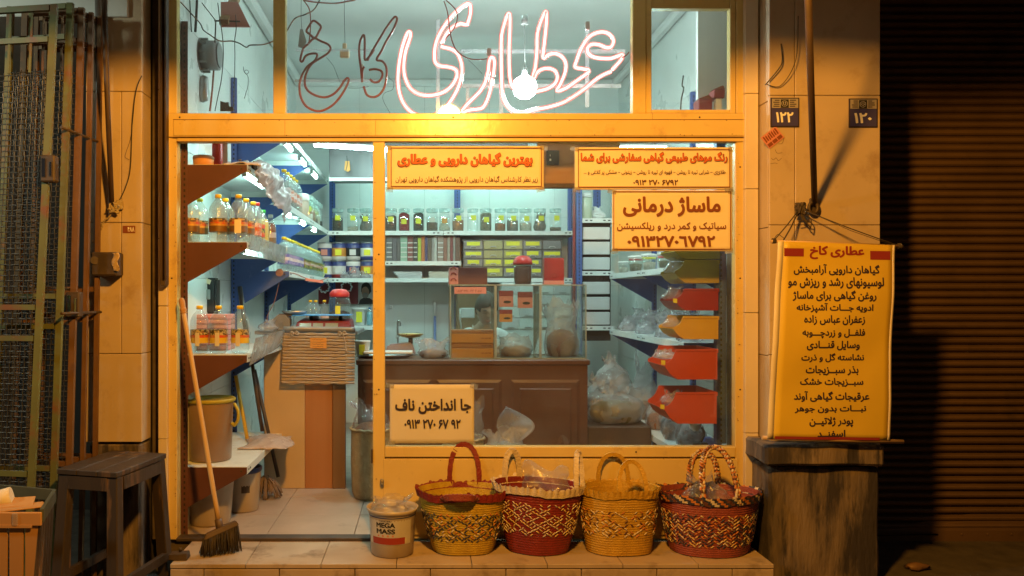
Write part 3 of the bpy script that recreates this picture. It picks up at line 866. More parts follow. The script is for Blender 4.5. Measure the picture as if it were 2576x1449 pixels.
# awning arm leaning out from the pillar
t = thing('awning_pole', 'slim rusty awning pole rising from the knot between the two plates', 'awning arm', kn)
p0 = Vector((1.962, -.165, 1.745)); p1 = Vector((1.479, -1.12, 2.583))
q = MB(); q.cyl(p0, p1, .0145, 12); q.build('pole_tube', M['rail'], t)
q = MB(); q.tube([p0+Vector((-.012+.022*math.cos(a), -.012, -.02+.03*math.sin(a))) for a in [2*PI*i/14 for i in range(14)]], .009, 7, closed=True)
q.box(p0.x-.02, p0.x+.02, YP-.012, YP-.001, p0.z-.05, p0.z+.03, .003)
q.build('pivot_ring', M['iron'], t)
# loose wires at the top of the pillar
q = MB(); q.tube(smooth_path([at(2008, 40, -.2), at(2002, 150, -.19), at(1965, 215, -.16), at(1925, 340, YP) if False else at(1928, 212, -.16)]), .0022, 5)
q.tube(smooth_path([at(1965, 110, -.17), at(1968, 150, -.17), at(1960, 172, -.17), at(1925, 214, -.16)]), .003, 5)
tag(q.build('loose_wire', M['wire']), 'loose black wire bent over the top of the right pillar', 'wire')

# ================================================================ notices taped to the window
YW = .022
M['tape'] = clear('clear_tape', (.96, .95, .9), .18, (.8, .76, .66), .1, .6, .1)
def notice(lab, u0, u1, v0, v1, border, lines, m='paper_y', bm='ink_rust'):
    t = thing('window_notice', lab, 'notice', at((u0+u1)/2, v1, YW), 'paper notices taped to the window')
    q = MB()
    sd = rnd.uniform(0, 50)
    q.grid(lambda a, b: at(u0+(u1-u0)*a, v0+(v1-v0)*b, YW) + Vector((0, -.004-.0032*noise.noise(Vector((a*5+sd, b*3, sd))) if .01 < a < .99 and .02 < b < .98 else -.0045, 0)), 28, 12, thick=(0, .0012, 0))
    q.build('sheet', M[m], t)
    yy = YW-.0100
    if border or m == 'paper':
        for k, (uu, vv, du, dv) in enumerate(((u0, v0+3, 11, 7), (u1, v0+4, 10, 8), (u0+6, v1, 9, 8), (u1-8, v1, 11, 7))):
            q = MB(); ra = rnd.uniform(-.3, .3); c = at(uu, vv, yy)
            q.prism([c+rot2(sx*du/480, sz*dv/480, ra) for sx, sz in ((-1, -.8), (1, -.8), (1, .8), (-1, .8))], (0, -.0004, 0)); q.build('tape', M['tape'], t)
    if border:
        a, b, c, d = border
        q = MB()
        for r_ in ((a, b, c, c+2.2), (a, b, d-2.2, d), (a, a+2.2, c+2.2, d-2.2), (b-2.2, b, c+2.2, d-2.2)):
            q.box(X(r_[0], yy), X(r_[1], yy), yy, yy+.0006, Z(r_[3], yy), Z(r_[2], yy))
        q.build('border', M[bm], t)
    for s_, bx, mm, bold, outline in lines:
        if outline:
            text(t, s_, bx[0]-1.5, bx[1]+1.5, bx[2]-1.5, bx[3]+1.5, yy, M[outline], bold+.032, 'lettering_outline')
            text(t, s_, *bx, yy-.0013, M[mm], bold-.006, 'lettering')
        else: text(t, s_, *bx, yy, M[mm], bold, 'lettering')
    return t
notice('wide cream notice with orange heading at the window upper left corner', 973.8, 1368, 367.5, 477, (983, 1363, 371, 470),
       [('بهترین گیاهان دارویی و عطاری', (1001, 1339, 385, 419), 'ink_or', .035, 'ink_br'), ('زیر نظر کارشناس گیاهان دارویی از پژوهشکده گیاهان دارویی تهران', (995, 1353, 442, 462), 'ink_br', .012, None)])
notice('wide cream notice with rust red heading and phone number at the window upper right corner', 1445.4, 1842, 371, 477.5, (1454, 1837, 375, 471.5),
       [('رنگ موهای طبیعی گیاهی سفارشی برای شما', (1462, 1829, 383, 410), 'ink_or', .03, 'ink_br'), ('طلائی – شرابی تیره تا روشن – قهوه ای تیره تا روشن – زیتونی – مشکی پر کلاغی و ...', (1469, 1825, 427, 441), 'ink_br', .01, None), ('۰۹۱۳ ۲۷۰ ۶۷۹۲', (1593, 1706, 452, 466), 'ink_br', .03, None)])
notice('tall cream notice with large brown lettering directly under the upper right notice', 1539.6, 1842, 478.7, 632, (1543, 1839, 481, 628),
       [('ماساژ درمانی', (1567, 1813, 494, 545), 'ink_rust', .036, None), ('سیاتیک و کمر درد و ریلکسیشن', (1552, 1827, 559, 581), 'ink_rust', .02, None), ('۰۹۱۳۲۷۰٦۷۹۲', (1578, 1799, 593, 621), 'ink_rust', .036, None)])
notice('plain unbordered paper with dark navy lettering in the window lower left corner', 980.4, 1192.6, 967, 1115, None,
       [('جا انداختن ناف', (994, 1185, 1003, 1041), 'ink_navy', .034, None), ('۰۹۱۳ ۲۷۰ ۶۷ ۹۲', (1017, 1159, 1055, 1078), 'ink_navy', .034, None)], m='paper')

# ================================================================ neon sign in the transom
YN = .115
def A1(x, y): return (943.4+x*.2588, y*.2588)
def A2(x, y): return (427.7+x*.2430, y*.2430)
def P3(pts, f, y=YN): return [at(*f(*p), y) for p in pts]
neon_halo_glass = clear('pink_neon_halo_glass', (1, .80, .78), .25, (.8, .32, .28), .1, .5, .06)
_t = neon_halo_glass.node_tree; _o = _t.nodes['Material Output']; _s = _o.inputs[0].links[0].from_socket
_e = _t.nodes.new('ShaderNodeEmission'); _e.inputs[0].default_value = (1, .22, .18, 1); _e.inputs[1].default_value = 1.3  # weak glow added to the outer tube, imitating a halo
_m = _t.nodes.new('ShaderNodeMixShader'); _m.inputs[0].default_value = .45
_t.links.new(_s, _m.inputs[1]); _t.links.new(_e.outputs[0], _m.inputs[2]); _t.links.new(_m.outputs[0], _o.inputs[0])
neon_off = mat('unlit_red_neon_tube', (.36, .075, .055), (.30, .06, .045), 10, rough=.25)
LIT = [
 [(640,418),(655,400),(700,320),(760,262),(830,232),(888,240),(905,215),(926,140),(930,70),(912,38),(880,45),(800,105),(720,190),(650,290),(605,380),(582,470),(578,560),(590,612),(625,638),(690,648),(745,658),(785,680),(797,715),(780,780),(730,850),(660,898),(580,922),(500,928),(420,912),(350,865),(305,790),(282,700),(282,600),(300,490),(330,400),(346,340),(338,310),(318,318),(290,380),(262,470),(240,580),(226,700),(224,800),(238,900),(270,990),(320,1060),(390,1112),(480,1136),(570,1122),(660,1070),(730,990),(790,890),(828,790),(846,690),(836,600),(800,520),(740,478),(680,462),(640,450)],
 [(1138,760),(1125,850),(1105,930),(1075,1005),(1040,1050),(985,1062),(910,1072),(860,1090),(850,1075),(890,1020),(970,940),(1030,875),(1075,790),(1100,690),(1110,600),(1128,560),(1152,568),(1162,610),(1156,680),(1148,740)],
 [(2296,695),(2230,722),(2150,770),(2060,845),(1950,925),(1820,1000),(1680,1042),(1560,1065),(1470,1092),(1390,1096),(1320,1065),(1268,1005),(1240,930),(1232,830),(1228,690),(1226,520),(1230,350),(1255,240),(1290,140),(1310,150),(1312,260),(1304,450),(1304,620),(1312,760),(1340,850),(1410,892),(1500,895),(1590,885),(1680,860),(1745,815),(1772,755),(1755,695),(1705,668),(1640,668),(1580,700),(1545,760),(1535,740),(1560,640),(1574,480),(1578,330),(1612,210),(1655,116),(1668,140),(1664,250),(1645,430),(1634,565),(1690,530),(1760,522),(1825,560),(1856,630),(1842,720),(1800,820),(1768,882),(1850,860),(1960,785),(2082,692),(2010,668),(1945,650),(1962,580),(2000,480),(2070,370),(2150,320),(2230,312),(2290,345),(2318,400),(2295,455),(2245,462),(2180,435),(2110,430),(2066,465),(2075,520),(2130,556),(2210,568),(2290,568),(2360,545),(2405,532),(2395,575),(2350,630),(2306,678)],
]
OFF = [
 ([(1488,392),(1440,350),(1412,322),(1440,268),(1482,215),(1530,240),(1562,278),(1540,330),(1508,388),(1470,410),(1432,450)], A2),
 ([(1432,455),(1385,495),(1362,560),(1350,625),(1372,636),(1400,585),(1450,558),(1522,560),(1500,625),(1420,690),(1362,790),(1340,890),(1352,1000),(1400,1090),(1480,1140),(1560,1150),(1660,1105),(1740,1030),(1810,925),(1850,835),(1835,808),(1800,840),(1760,905),(1690,975),(1600,1008),(1500,985),(1425,935),(1395,865),(1410,760),(1470,660),(1560,600),(1640,545),(1662,495),(1630,455),(1560,425),(1492,388)], A2),
 ([(2010,690),(1990,740),(1990,850),(1975,700),(1958,560),(1965,440),(2000,362),(2015,400),(2015,520),(2018,620),(2060,590),(2110,520)], A2),
 ([(-75,590),(-40,520),(30,400),(110,270),(180,175),(205,165),(212,200),(170,300),(110,400),(60,500),(15,580),(70,595),(108,650),(112,740),(90,850),(40,920),(-20,945),(-80,920),(-110,840)], A1),
 ([(-60,680),(0,672),(60,690),(72,735),(40,790),(-10,800),(-50,770)], A1)]
t = thing('neon_sign', 'Persian neon sign in the transom, right word lit pink, left word dark', 'neon sign', at(1290, 285, YN))
for pts in LIT:
    pp = smooth_path(P3(pts, A1), 4)
    q = MB(); q.tube(pp, .0132, 8)
    k = q.build('lit_tube', neon_halo_glass, t)
    q = MB(); q.tube(pp, .0080, 6)
    q.build('glowing_gas', M['neon'], k)
for pts, f in OFF:
    q = MB(); q.tube(smooth_path(P3(pts, f), 4), .0062, 8)
    q.build('unlit_tube', neon_off, t)
q = MB()
for p0, p1, w_ in (((835,500),(2430,500),11), ((845,836),(2390,836),11), ((1226,330),(1226,1105),11), ((2062,250),(2062,1045),11), ((612,190),(612,1105),10), ((900,850),(900,1090),10)):
    a, b = at(*A1(*p0), YN+.022), at(*A1(*p1), YN+.022)
    q.bar(a, b, w_/S(YN)*.9, .006, up=(0, 1, 0))
for p0, p1 in (((1300,520),(2122,520)), ((1290,835),(2122,835))):
    q.bar(at(*A2(*p0), YN+.024), at(*A2(*p1), YN+.024), .012, .005, up=(0, 1, 0))
q.build('acrylic_frame', M['acrylic'], t)
q = MB()
for p in ((1108,510),(2066,250)):
    c = at(*A1(*p), YN+.01); q.box(c.x-.012, c.x+.012, c.y-.008, c.y+.012, c.z-.022, c.z+.022, .003)
for p in ((1990,760),):
    c = at(*A2(*p), YN+.01); q.cyl(c+Vector((0, 0, -.05)), c+Vector((0, 0, .05)), .007, 10)
q.build('tube_holder', M['white'], t)
q = MB()
for pts, f in (([(670,10),(705,120),(725,280),(750,400),(800,500),(900,565),(1000,580),(1090,570)], A1), ([(690,0),(780,90),(800,180),(760,290),(690,370)], A1), ([(2400,560),(2440,540),(2470,505)], A1), ([(1380,0),(1440,90),(1455,200),(1450,350),(1435,450)], A2)):
    q.tube(smooth_path(P3(pts, f, YN-.012)), .0035, 6)
q.build('feed_cable', neon_off, t)
q = MB()
for pts, f in (([(1620,595),(1690,680),(1730,780),(1765,860)], A2), ([(1840,910),(1950,912),(2060,895)], A2), ([(115,700),(140,760),(180,800),(170,870),(100,900),(75,940),(90,1000),(150,1105)], A1), ([(905,580),(980,650),(1040,715)], A1)):
    q.tube(smooth_path(P3(pts, f, YN+.015)), .0012, 4)
q.build('thin_wire', M['wire'], t)

# cables behind the transom glass
def cable(lab, pts, f, r, m, y=.16, name='cable'):
    q = MB(); q.tube(smooth_path(P3(pts, f, y), 5), r, 6)
    return tag(q.build(name, m), lab, 'cable', 'cables in the transom')
cable('black and pink flex sagging across the left transom to the mullion', [(90,0),(200,120),(310,240),(345,310),(420,365),(520,425),(640,425),(720,450),(790,490),(830,468),(960,462),(1060,430),(1150,385),(1210,320),(1290,195),(1400,150),(1490,100),(1550,0)], A2, .0036, mat('twisted_pink_flex', (.05, .03, .03), (.36, .18, .12), 18, rough=.6, lo=.45, hi=.55), .09)
cable('long black cable hanging in the middle of the left transom', [(495,30),(515,200),(540,350),(552,560),(535,800),(500,980),(465,1150)], A2, .0026, M['wire'])
cable('straight black cable hanging from the orange bracket', [(680,150),(685,300),(670,420),(672,600),(665,900),(655,1110)], A2, .0024, M['wire'])
cable('short looped wire dangling on the white wall in the left transom', [(760,690),(765,735),(790,768),(815,745),(795,725),(770,740),(800,780),(815,830),(805,900),(790,950),(770,1020)], A2, .0018, M['wire'], .5)
cable('thin dark cable dropping behind the extractor motor', [(205,0),(212,150),(222,330)], A2, .003, M['wire'])
cable('dark cable bundle running up from the extractor motor', [(280,0),(275,120),(262,330)], A2, .007, M['wire'])
cable('thin red cord hanging low beside the motor', [(452,730),(440,900),(425,1050),(412,1150)], A2, .005, M['ink_rust'])
cable('red cable curving along the top of the middle transom', [(1390,5),(1500,22),(1700,35),(1850,12),(1920,0)], A2, .004, neon_off, .09)
for p0, lab in (((1360,180), 'thin flex with grey plug beside the unlit neon letter'), ((1808,30), 'thin flex with beige connector between the two unlit letters')):
    t = thing('hanging_flex', lab, 'flex', at(*A2(p0[0], 480), .5), 'flexes hanging from the ceiling')
    q = MB(); q.tube(smooth_path([at(*A2(p0[0], -80), .5), at(*A2(p0[0]-3, 150), .5), at(*A2(p0[0]+4, 300 if p0[0] < 1500 else 450), .5)]), .0014, 5); q.build('cord', M['wire'], t)
    q = MB(); v0 = 300 if p0[0] < 1500 else 450
    c = at(*A2(p0[0], v0), .5)
    if v0 == 300: q.prism([c+Vector((dx, 0, dz)) for dx, dz in ((-.008, 0), (.008, 0), (.03, -.07), (.015, -.115), (-.02, -.1))], (0, .02, 0))
    else:
        q.box(c.x-.012, c.x+.012, .49, .51, c.z-.03, c.z, .004); q.box(c.x-.028, c.x+.028, .485, .515, c.z-.085, c.z-.035, .006)
    q.build('plug', M['beige_pan'] if v0 != 300 else M['hood'], t)

# extractor motor, bracket and shelf board in the left transom
t = thing('extractor_motor', 'dark round motor on a wall plate behind the left transom glass', 'motor', at(*A2(300, 1000), .5))
q = MB(); a, b = at(*A2(165, 330), .5), at(*A2(320, 1085), .5)
q.box(a.x, b.x-.02, .46, .6, b.z, a.z, .02); q.build('mounting_plate', M['iron'], t)
q = MB(); c = at(*A2(300, 575), .5)
q.cyl(c, c+Vector((.02, 0, 0)), .10, 20); q.cyl(c+Vector((.02, 0, 0)), c+Vector((.115, 0, 0)), .085, 24); q.cyl(c+Vector((.115, 0, 0)), c+Vector((.124, 0, 0)), .07, 24)
for k in range(10):
    an = 2*PI*k/10; q.box(c.x-.01, c.x+.06, c.y+.083*math.cos(an)-.006, c.y+.083*math.cos(an)+.006, c.z+.093*math.sin(an)-.006, c.z+.093*math.sin(an)+.006)
q.build('motor_body', M['hood'], t)
q = MB(); c = at(*A2(290, 920), .48); q.lathe([(.01, 0), (.052, 0), (.06, .012), (.052, .024), (.01, .024)], (0, 0, 0), 20)
for v in q.bm.verts: v.co = c + Vector((v.co.z*2.4, v.co.y*.4, v.co.x*1.35))
q.build('pulley', M['steel'], t)
t = thing('tube_fitting', 'orange lit batten fitting under a small board in the left transom', 'light fitting', at(*A2(650, 250), .3))
q = MB(); q.bar(at(*A2(555, 230), .25), at(*A2(680, -20), .6), .05, .03); q.build('batten', M['brown_board'], t)
q = MB(); a, b = at(*A2(525, 275), .3), at(*A2(830, 40), .3); q.prism([at(*A2(525, 275), .3), at(*A2(828, 278), .3), at(*A2(700, 20), .3), at(*A2(525, 20), .3)], (0, .012, 0)); q.build('board', M['pink'], t)
q = MB(); q.bar(at(*A2(460, 215), .28), at(*A2(725, 222), .28), .007, .007); q.bar(at(*A2(330, 30), .28), at(*A2(470, 210), .28), .005, .005); q.bar(at(*A2(475, 210), .28), at(*A2(465, 440), .28), .006, .006); q.build('bracket', M['iron'], t)
t = thing('sawn_plate', 'small dark notched plate at the bottom of the left transom', 'plate', at(*A2(590, 1150), .5))
q = MB(); q.prism([at(*A2(*p), .5) for p in ((520,1150),(520,1045),(575,1060),(605,1055),(610,1100),(655,1110),(655,1150))], (0, .006, 0)); q.build('plate', M['black'], t)
# round bulb
t = thing('hanging_bulb', 'glaring white globe bulb hanging behind the neon letters', 'bulb', at(1320, 218, .8))
c = at(1320, 218, .8)
q = MB(); q.lathe([(.012, .072), (.03, .062), (.064, .038), (.076, 0), (.066, -.042), (.036, -.069), (.006, -.078)], c, 20); q.build('globe', M['bulb'], t)  # globe widened so its size stands in for the bulb's glow
q = MB(); q.cyl(c+Vector((0, 0, .07)), c+Vector((0, 0, .12)), .016, 12); q.cyl(c+Vector((0, 0, .12)), c+Vector((0, 0, .4)), .003, 6); q.cyl(c+Vector((0, 0, .385)), c+Vector((0, 0, .44)), .022, 10); q.build('lamp_holder', M['hood'], t)
# dark wall lantern seen through the transom
t = thing('air_vent_unit', 'grey slotted wall unit high behind the lit neon letters', 'vent', at(*A1(1570, 200), 3.6))
a, b = at(*A1(1515, 20), 3.7), at(*A1(1630, 205), 3.7)
q = MB(); q.box(a.x, b.x, 3.7, 3.985, b.z, a.z, .03); q.build('casing', M['hood'], t)
q = MB()
for k in range(3):
    c = at(*A1(1590, 100+k*35), 3.69); q.box(c.x-.05, c.x+.05, 3.685, 3.699, c.z-.012, c.z+.006)
q.build('louvre', M['white'], t)
t = thing('wall_switch', 'pale square box on the back wall above the shelves', 'wall box', at(*A1(1165, 320), 3.9))
a, b = at(*A1(1115, 228), 3.97), at(*A1(1215, 320), 3.97)
q = MB(); q.box(a.x, b.x, 3.95, 3.988, b.z, a.z, .006); q.build('box_cover', M['beige_pan'], t)

# ================================================================ folding grille gate, left
t = thing('folding_grille_gate', 'stack of folded yellow grille gate leaves with wire mesh, left of the pillar', 'grille gate', (-1.72, -.4, GZ))
GT = t
def leaf(x0, y0, x1, y1, ztop, zb, lean, m, wires=True, locks=()):
    """a narrow hinged leaf from (x0,y0) to (x1,y1)"""
    def p(a, z, dy=0): return Vector((x0+(x1-x0)*a - lean*(ztop-z)/2.6, y0+(y1-y0)*a+dy, z))
    wd, dp = (.028 if wires else .020), .022
    q = MB()
    for a in (0, 1): q.bar(p(a, zb), p(a, ztop), wd, dp, up=(0, 1, 0))
    for z in (ztop-.013, ztop-.155, ztop-1.36, ztop-1.50, zb+.6, zb+.015):
        q.bar(p(.06, z), p(.94, z), .022, .024)
    for k in range(2):
        a = (k+1)/3
        q.bar(p(a, ztop-.30), p(a, ztop-.03), .010, .006, up=(0, 1, 0))
    f = q.build('leaf_frame', M[m], GT)
    if wires:
        q = MB()
        zt = ztop-.31
        n = int((zt-zb)/.0245)
        L = math.hypot(x1-x0, y1-y0)
        nv = max(5, int(L/.026))
        for k in range(n):
            z = zt-k*.0245
            q.tube([p(.05+.9*i/nv, z, .004*(1 if (i+k) % 2 else -1)) for i in range(nv+1)], .0026, 3)
        for i in range(nv+1):
            q.tube([p(.05+.9*i/nv, zt+.012-k*.0245, .004*(-1 if (i+k) % 2 else 1)) for k in range(0, n+1)], .0026, 3)
        q.build('wire_mesh', M['mesh'], f)
    for (a, z) in locks:
        c = p(a, z)
        q = MB(); q.box(c.x-.035, c.x+.03, c.y-.03, c.y+.02, c.z-.07, c.z+.05, .006); q.build('lock_case', M['iron'], f)
        q = MB(); q.box(c.x-.026, c.x-.008, c.y-.034, c.y-.029, c.z-.05, c.z+.035, .002); q.box(c.x+.008, c.x+.02, c.y-.036, c.y-.029, c.z-.045, c.z+.02, .002); q.build('lock_plate', M['chrome'], f)
xr_ = [(-1.668, -.61), (-1.650, -.50), (-1.642, -.40), (-1.635, -.30), (-1.628, -.21)]
leaf(-1.985, -.56, -1.668, -.61, 2.590, -.12, .125, 'grille_y', locks=((1.06, 1.86),))
leaf(-1.950, -.44, -1.648, -.49, 2.640, -.12, .09, 'grille_y')
leaf(-1.930, -.34, -1.640, -.385, 2.655, -.12, .07, 'grille_o', locks=((1.03, 1.25),))
leaf(-1.920, -.24, -1.632, -.29, 2.665, -.12, .05, 'grille_o', wires=False)
leaf(-1.910, -.17, -1.622, -.205, 2.675, -.12, .03, 'grille_o', wires=False)
for z in (2.05, 1.2, .4):
    q = MB(); q.tube([(-1.66, -.56, z), (-1.645, -.36, z), (-1.63, -.18, z)], .007, 8); q.build('hinge_pin', M['iron'], GT)

# pipes, cable, junction box on the left pillar
t = thing('wall_pipe', 'thin grey conduit pipe running down beside the gate to the rusty box', 'pipe', at(246, 630, -.17))
q = MB(); q.tube([at(245, -60, -.19), at(247, 250, -.175), at(243, 480, -.172), at(242, 628, -.172)], .013, 10); q.build('conduit', M['hood'], t)
q = MB(); q.cyl(at(242, 604, -.172), at(242, 612, -.172), .018, 10); q.build('coupling', M['brown_board'], t)
t = thing('awning_pole', 'thin dark awning pole leaning on the left pillar with a tied knot', 'awning arm', at(281, 520, -.18))
q = MB(); q.tube([at(261, -40, -.42), at(270, 250, -.30), at(281, 508, -.185)], .0125, 10); q.build('pole_tube', M['rail'], t)
q = MB()
c = at(284, 520, -.175)
q.tube([c+Vector((.014*math.cos(a), -.01, .022*math.sin(a))) for a in [2*PI*i/12 for i in range(12)]], .005, 6, closed=True)
for k in range(9): q.tube(smooth_path([c+Vector((rnd.uniform(-.02, .035), rnd.uniform(-.015, .015), rnd.uniform(-.035, .02))) for _ in range(4)], 4), .0055, 5)
q.tube(smooth_path([c, at(275, 545, -.165), at(262, 556, -.16), at(254, 576, -.155)]), .005, 5)
q.box(c.x+.012, c.x+.044, -.17, YP-.001, c.z-.012, c.z+.035, .003)
q.build('knot', M['straw'], t)
q = MB(); q.tube(smooth_path([at(357, 190, -.16), at(343, 225, -.155), at(333, 300, -.15), at(328, 420, -.152), at(316, 470, -.155), at(300, 505, -.165)], 6), .0026, 5)
q.tube(smooth_path([at(340, 240, -.152), at(330, 340, -.15), at(318, 380, -.151), at(315, 395, -.152), at(326, 402, -.152)], 6), .0010, 4)
tag(q.build('wall_cable', M['wire']), 'thin dark cable drooping down the face of the left pillar', 'cable')
t = thing('junction_box', 'rusty grey junction box with torn paper on the left pillar', 'junction box', at(262, 705, -.2))
q = MB(); a, b = at(228, 634, -.24), at(294, 694, -.24)
q.box(a.x, b.x, -.24, YP-.001, b.z, a.z, .008); q.build('case', M['iron'], t)
q = MB(); q.cyl(at(238, 655, -.24), at(238, 655, -.246), .02, 14); q.build('seal_disc', M['iron'], t)
q = MB(); q.grid(lambda a_, b_: at(282+16*a_+3*math.sin(b_*9), 636+46*b_, -.243-.012*a_+.006*math.sin(a_*6+b_*14)), 5, 8, thick=(0, .001, 0)); q.build('torn_paper', M['beige_pan'], t)

# ================================================================ stool
t = thing('wooden_stool', 'dark worn wooden stool in front of the left pillar', 'stool', (-1.47, -.45, GZ))
N_, R_, L_ = Vector((-1.361, -.68, .50)), Vector((-1.286, -.25, .50)), Vector((-1.652, -.60, .50))
B_ = R_+L_-N_
def sp(a, b, z, k=0):     # a along N->L, b along N->R, splaying k towards the feet
    c = (N_+B_)/2
    p = N_+(L_-N_)*a+(R_-N_)*b
    d = (p-c)*(1+k*(.5-z)); d.z = 0
    return Vector((c.x+d.x, c.y+d.y, z))
q = MB()
for i in range(3):
    a0, a1 = -.02+1.04*i/3+.004, -.02+1.04*(i+1)/3-.004
    q.hexa([sp(a0, -.02, .478), sp(a1, -.02, .478), sp(a1, 1.02, .478), sp(a0, 1.02, .478), sp(a0, -.02, .503), sp(a1, -.02, .503), sp(a1, 1.02, .503), sp(a0, 1.02, .503)])
bmesh.ops.bevel(q.bm, geom=q.bm.edges[:], offset=.003, segments=1, affect='EDGES')
q.build('seat', M['wood_dk'], t)
KS = .30
for a, b in ((0, 0), (1, 0), (0, 1), (1, 1)):
    q = MB()
    wa, wb = (.17 if a == 0 else -.17), (.115 if b == 0 else -.115)
    ring = lambda z, k: [sp(a, b, z, KS), sp(a+wa*k, b, z, KS), sp(a+wa*k, b+wb*k, z, KS), sp(a, b+wb*k, z, KS)]
    q.hexa(ring(GZ, .95)+ring(.478, 1.05))
    bmesh.ops.bevel(q.bm, geom=q.bm.edges[:], offset=.004, segments=1, affect='EDGES')
    q.build('leg', M['wood_dk'], t)
for (a0, b0, a1, b1) in ((.16, .02, .84, .02), (.16, .98, .84, .98), (.02, .12, .02, .88), (.98, .12, .98, .88)):
    q = MB(); q.bar(sp(a0, b0, .445, KS), sp(a1, b1, .445, KS), .02, .058); q.build('apron', M['wood_dk'], t)
for (a0, b0, a1, b1, z) in ((.1, .03, .9, .03, -.05), (.03, .1, .03, .9, .0), (.97, .1, .97, .9, .0)):
    q = MB(); q.bar(sp(a0, b0, z, KS), sp(a1, b1, z, KS), .025, .04); q.build('stretcher', M['wood_dk'], t)

# ================================================================ crate of folded cartons
t = thing('slatted_crate', 'orange brown slatted crate at the picture left bottom corner', 'crate', (-1.75, -1.1, GZ))
s0 = -1.18
c0 = at(103, 1288, s0)                       # near right top corner
c1 = at(137, 1264, -.86)
cx0 = c0.x-.42
zt = c0.z
q = MB()
n = 7
for i in range(n):
    x0, x1 = cx0+.42*i/n, cx0+.42*(i+1)/n-.008
    k = rnd.uniform(-.004, .004)
    q.hexa([(x0-.012+k, s0+.03, GZ), (x1-.02+k, s0+.03, GZ), (x1-.02+k, s0+.04, GZ), (x0-.012+k, s0+.04, GZ), (x0, s0, zt-.055), (x1, s0, zt-.055), (x1, s0+.01, zt-.055), (x0, s0+.01, zt-.055)])
q.build('front_slats', M['carton'], t)
q = MB()
for i in range(5):
    a, b = i/5, (i+1)/5-.02
    pa, pb = Vector((c0.x, s0, 0)).lerp(Vector((c1.x, -.86, 0)), a), Vector((c0.x, s0, 0)).lerp(Vector((c1.x, -.86, 0)), b)
    q.hexa([(pa.x-.03, pa.y, GZ), (pb.x-.03, pb.y, GZ), (pb.x-.04, pb.y, GZ), (pa.x-.04, pa.y, GZ), (pa.x, pa.y, zt-.05), (pb.x, pb.y, zt-.05), (pb.x-.01, pb.y, zt-.05), (pa.x-.01, pa.y, zt-.05)])
q.build('side_slats', M['wood_dk'], t)
q = MB()
q.box(cx0-.01, c0.x+.004, s0-.008, s0+.004, zt-.052, zt, .003)
q.box(cx0-.01, c0.x-.03, s0-.011, s0-.007, zt-.058, zt-.047)
q.build('front_rim', M['carton'], t)
q = MB()
q.bar((c0.x+.003, s0, zt-.014), (c1.x, -.86, zt-.014), .014, .05); q.bar((c1.x, -.86, zt-.012), (c1.x-.40, -.80, zt+.006), .014, .045)
q.build('back_rim', M['teal'], t)
q = MB(); q.box(c0.x-.105, c0.x-.083, s0-.014, s0-.007, zt-.05, zt-.002, .003); q.build('clip', M['bag_dense'], t)
for k, (dx, dy, an, pit, ln, zo) in enumerate(((-.19, .16, .35, .10, .2, -.005), (-.12, .13, .55, -.05, .17, -.012), (-.26, .2, .1, .2, .2, -.02))):
    q = MB(); q.box(-ln, ln*.4, -.055, .055, -.0025, .0025, .001)
    bmesh.ops.transform(q.bm, matrix=Matrix.Translation((c0.x+dx, s0+dy, zt+zo)) @ Matrix.Rotation(an, 4, 'Z') @ Matrix.Rotation(pit, 4, 'X'), verts=q.bm.verts[:])
    tag(q.build('carton_flap', M['carton']), ['wide flattened carton piece lying on the slatted crate', 'narrow flattened carton strip by the slatted crate front rim', 'flattened carton piece at the slatted crate back'][k], 'carton', 'carton pieces in the crate')
q = MB(); q.cyl(at(-20, 1262, -1.02), at(30, 1248, -1.0), .038, 18)
tag(q.build('paper_roll', M['paper']), 'white paper roll lying on the slatted crate', 'paper roll')

# ================================================================ broom
t = thing('broom', 'long handled broom leaning on the door frame beside the bucket', 'broom', at(553, 1380, -.2))
tp, bt = at(459, 768, -.06), at(550, 1312, -.215)
q = MB()
d = (tp-bt)
pts, rr = [], []
for k in range(15):
    a = k/14; pts.append(bt+d*a); rr.append(.0125)
q.tube(pts, rr, 12); q.build('handle', M['broomstick'], t)
q = MB()
dn = d.normalized()
q.tube([tp+dn*x for x in (-.045, -.04, -.034, -.028, -.02, -.012, .0, .02, .035, .04)], [.013, .018, .0135, .018, .018, .0135, .0155, .0165, .011, .004], 12); q.build('grip', M['carton'], t)
q = MB(); q.cyl(bt-dn*.045, bt+dn*.012, .019, 12); q.build('socket', M['bristle_base'], t)
HA, HB = at(512, 1352, -.265), at(600, 1313, -.19)
ax = (HB-HA).normalized(); L = (HB-HA).length
def hp(a, w_, h): return HA+ax*(L*a)+Vector((-ax.y, ax.x, 0)).normalized()*w_+Vector((0, 0, h))
q = MB(); q.hexa([hp(0, -.02, -.012), hp(1, -.02, -.012), hp(1, .02, -.012), hp(0, .02, -.012), hp(.08, -.013, .014), hp(.92, -.013, .014), hp(.92, .013, .014), hp(.08, .013, .014)])
bmesh.ops.bevel(q.bm, geom=q.bm.edges[:], offset=.004, segments=2, affect='EDGES'); q.build('block', M['bristle_base'], t)
q = MB()
for k in range(260):
    a, w_ = rnd.random(), rnd.uniform(-.018, .018)
    p = hp(a, w_, -.008)
    e = hp(a+(a-.5)*.16+rnd.uniform(-.03, .03), w_*2.1+rnd.uniform(-.006, .006), -.008)
    e.z = max(.004, rnd.uniform(.002, .012)); 
    m_ = p.lerp(e, .5)+Vector((rnd.uniform(-.003, .003), rnd.uniform(-.003, .003), 0))
    q.tube([p, m_, e], [.0022, .0020, .0012], 4)
q.build('bristles', M['bristle'], t)
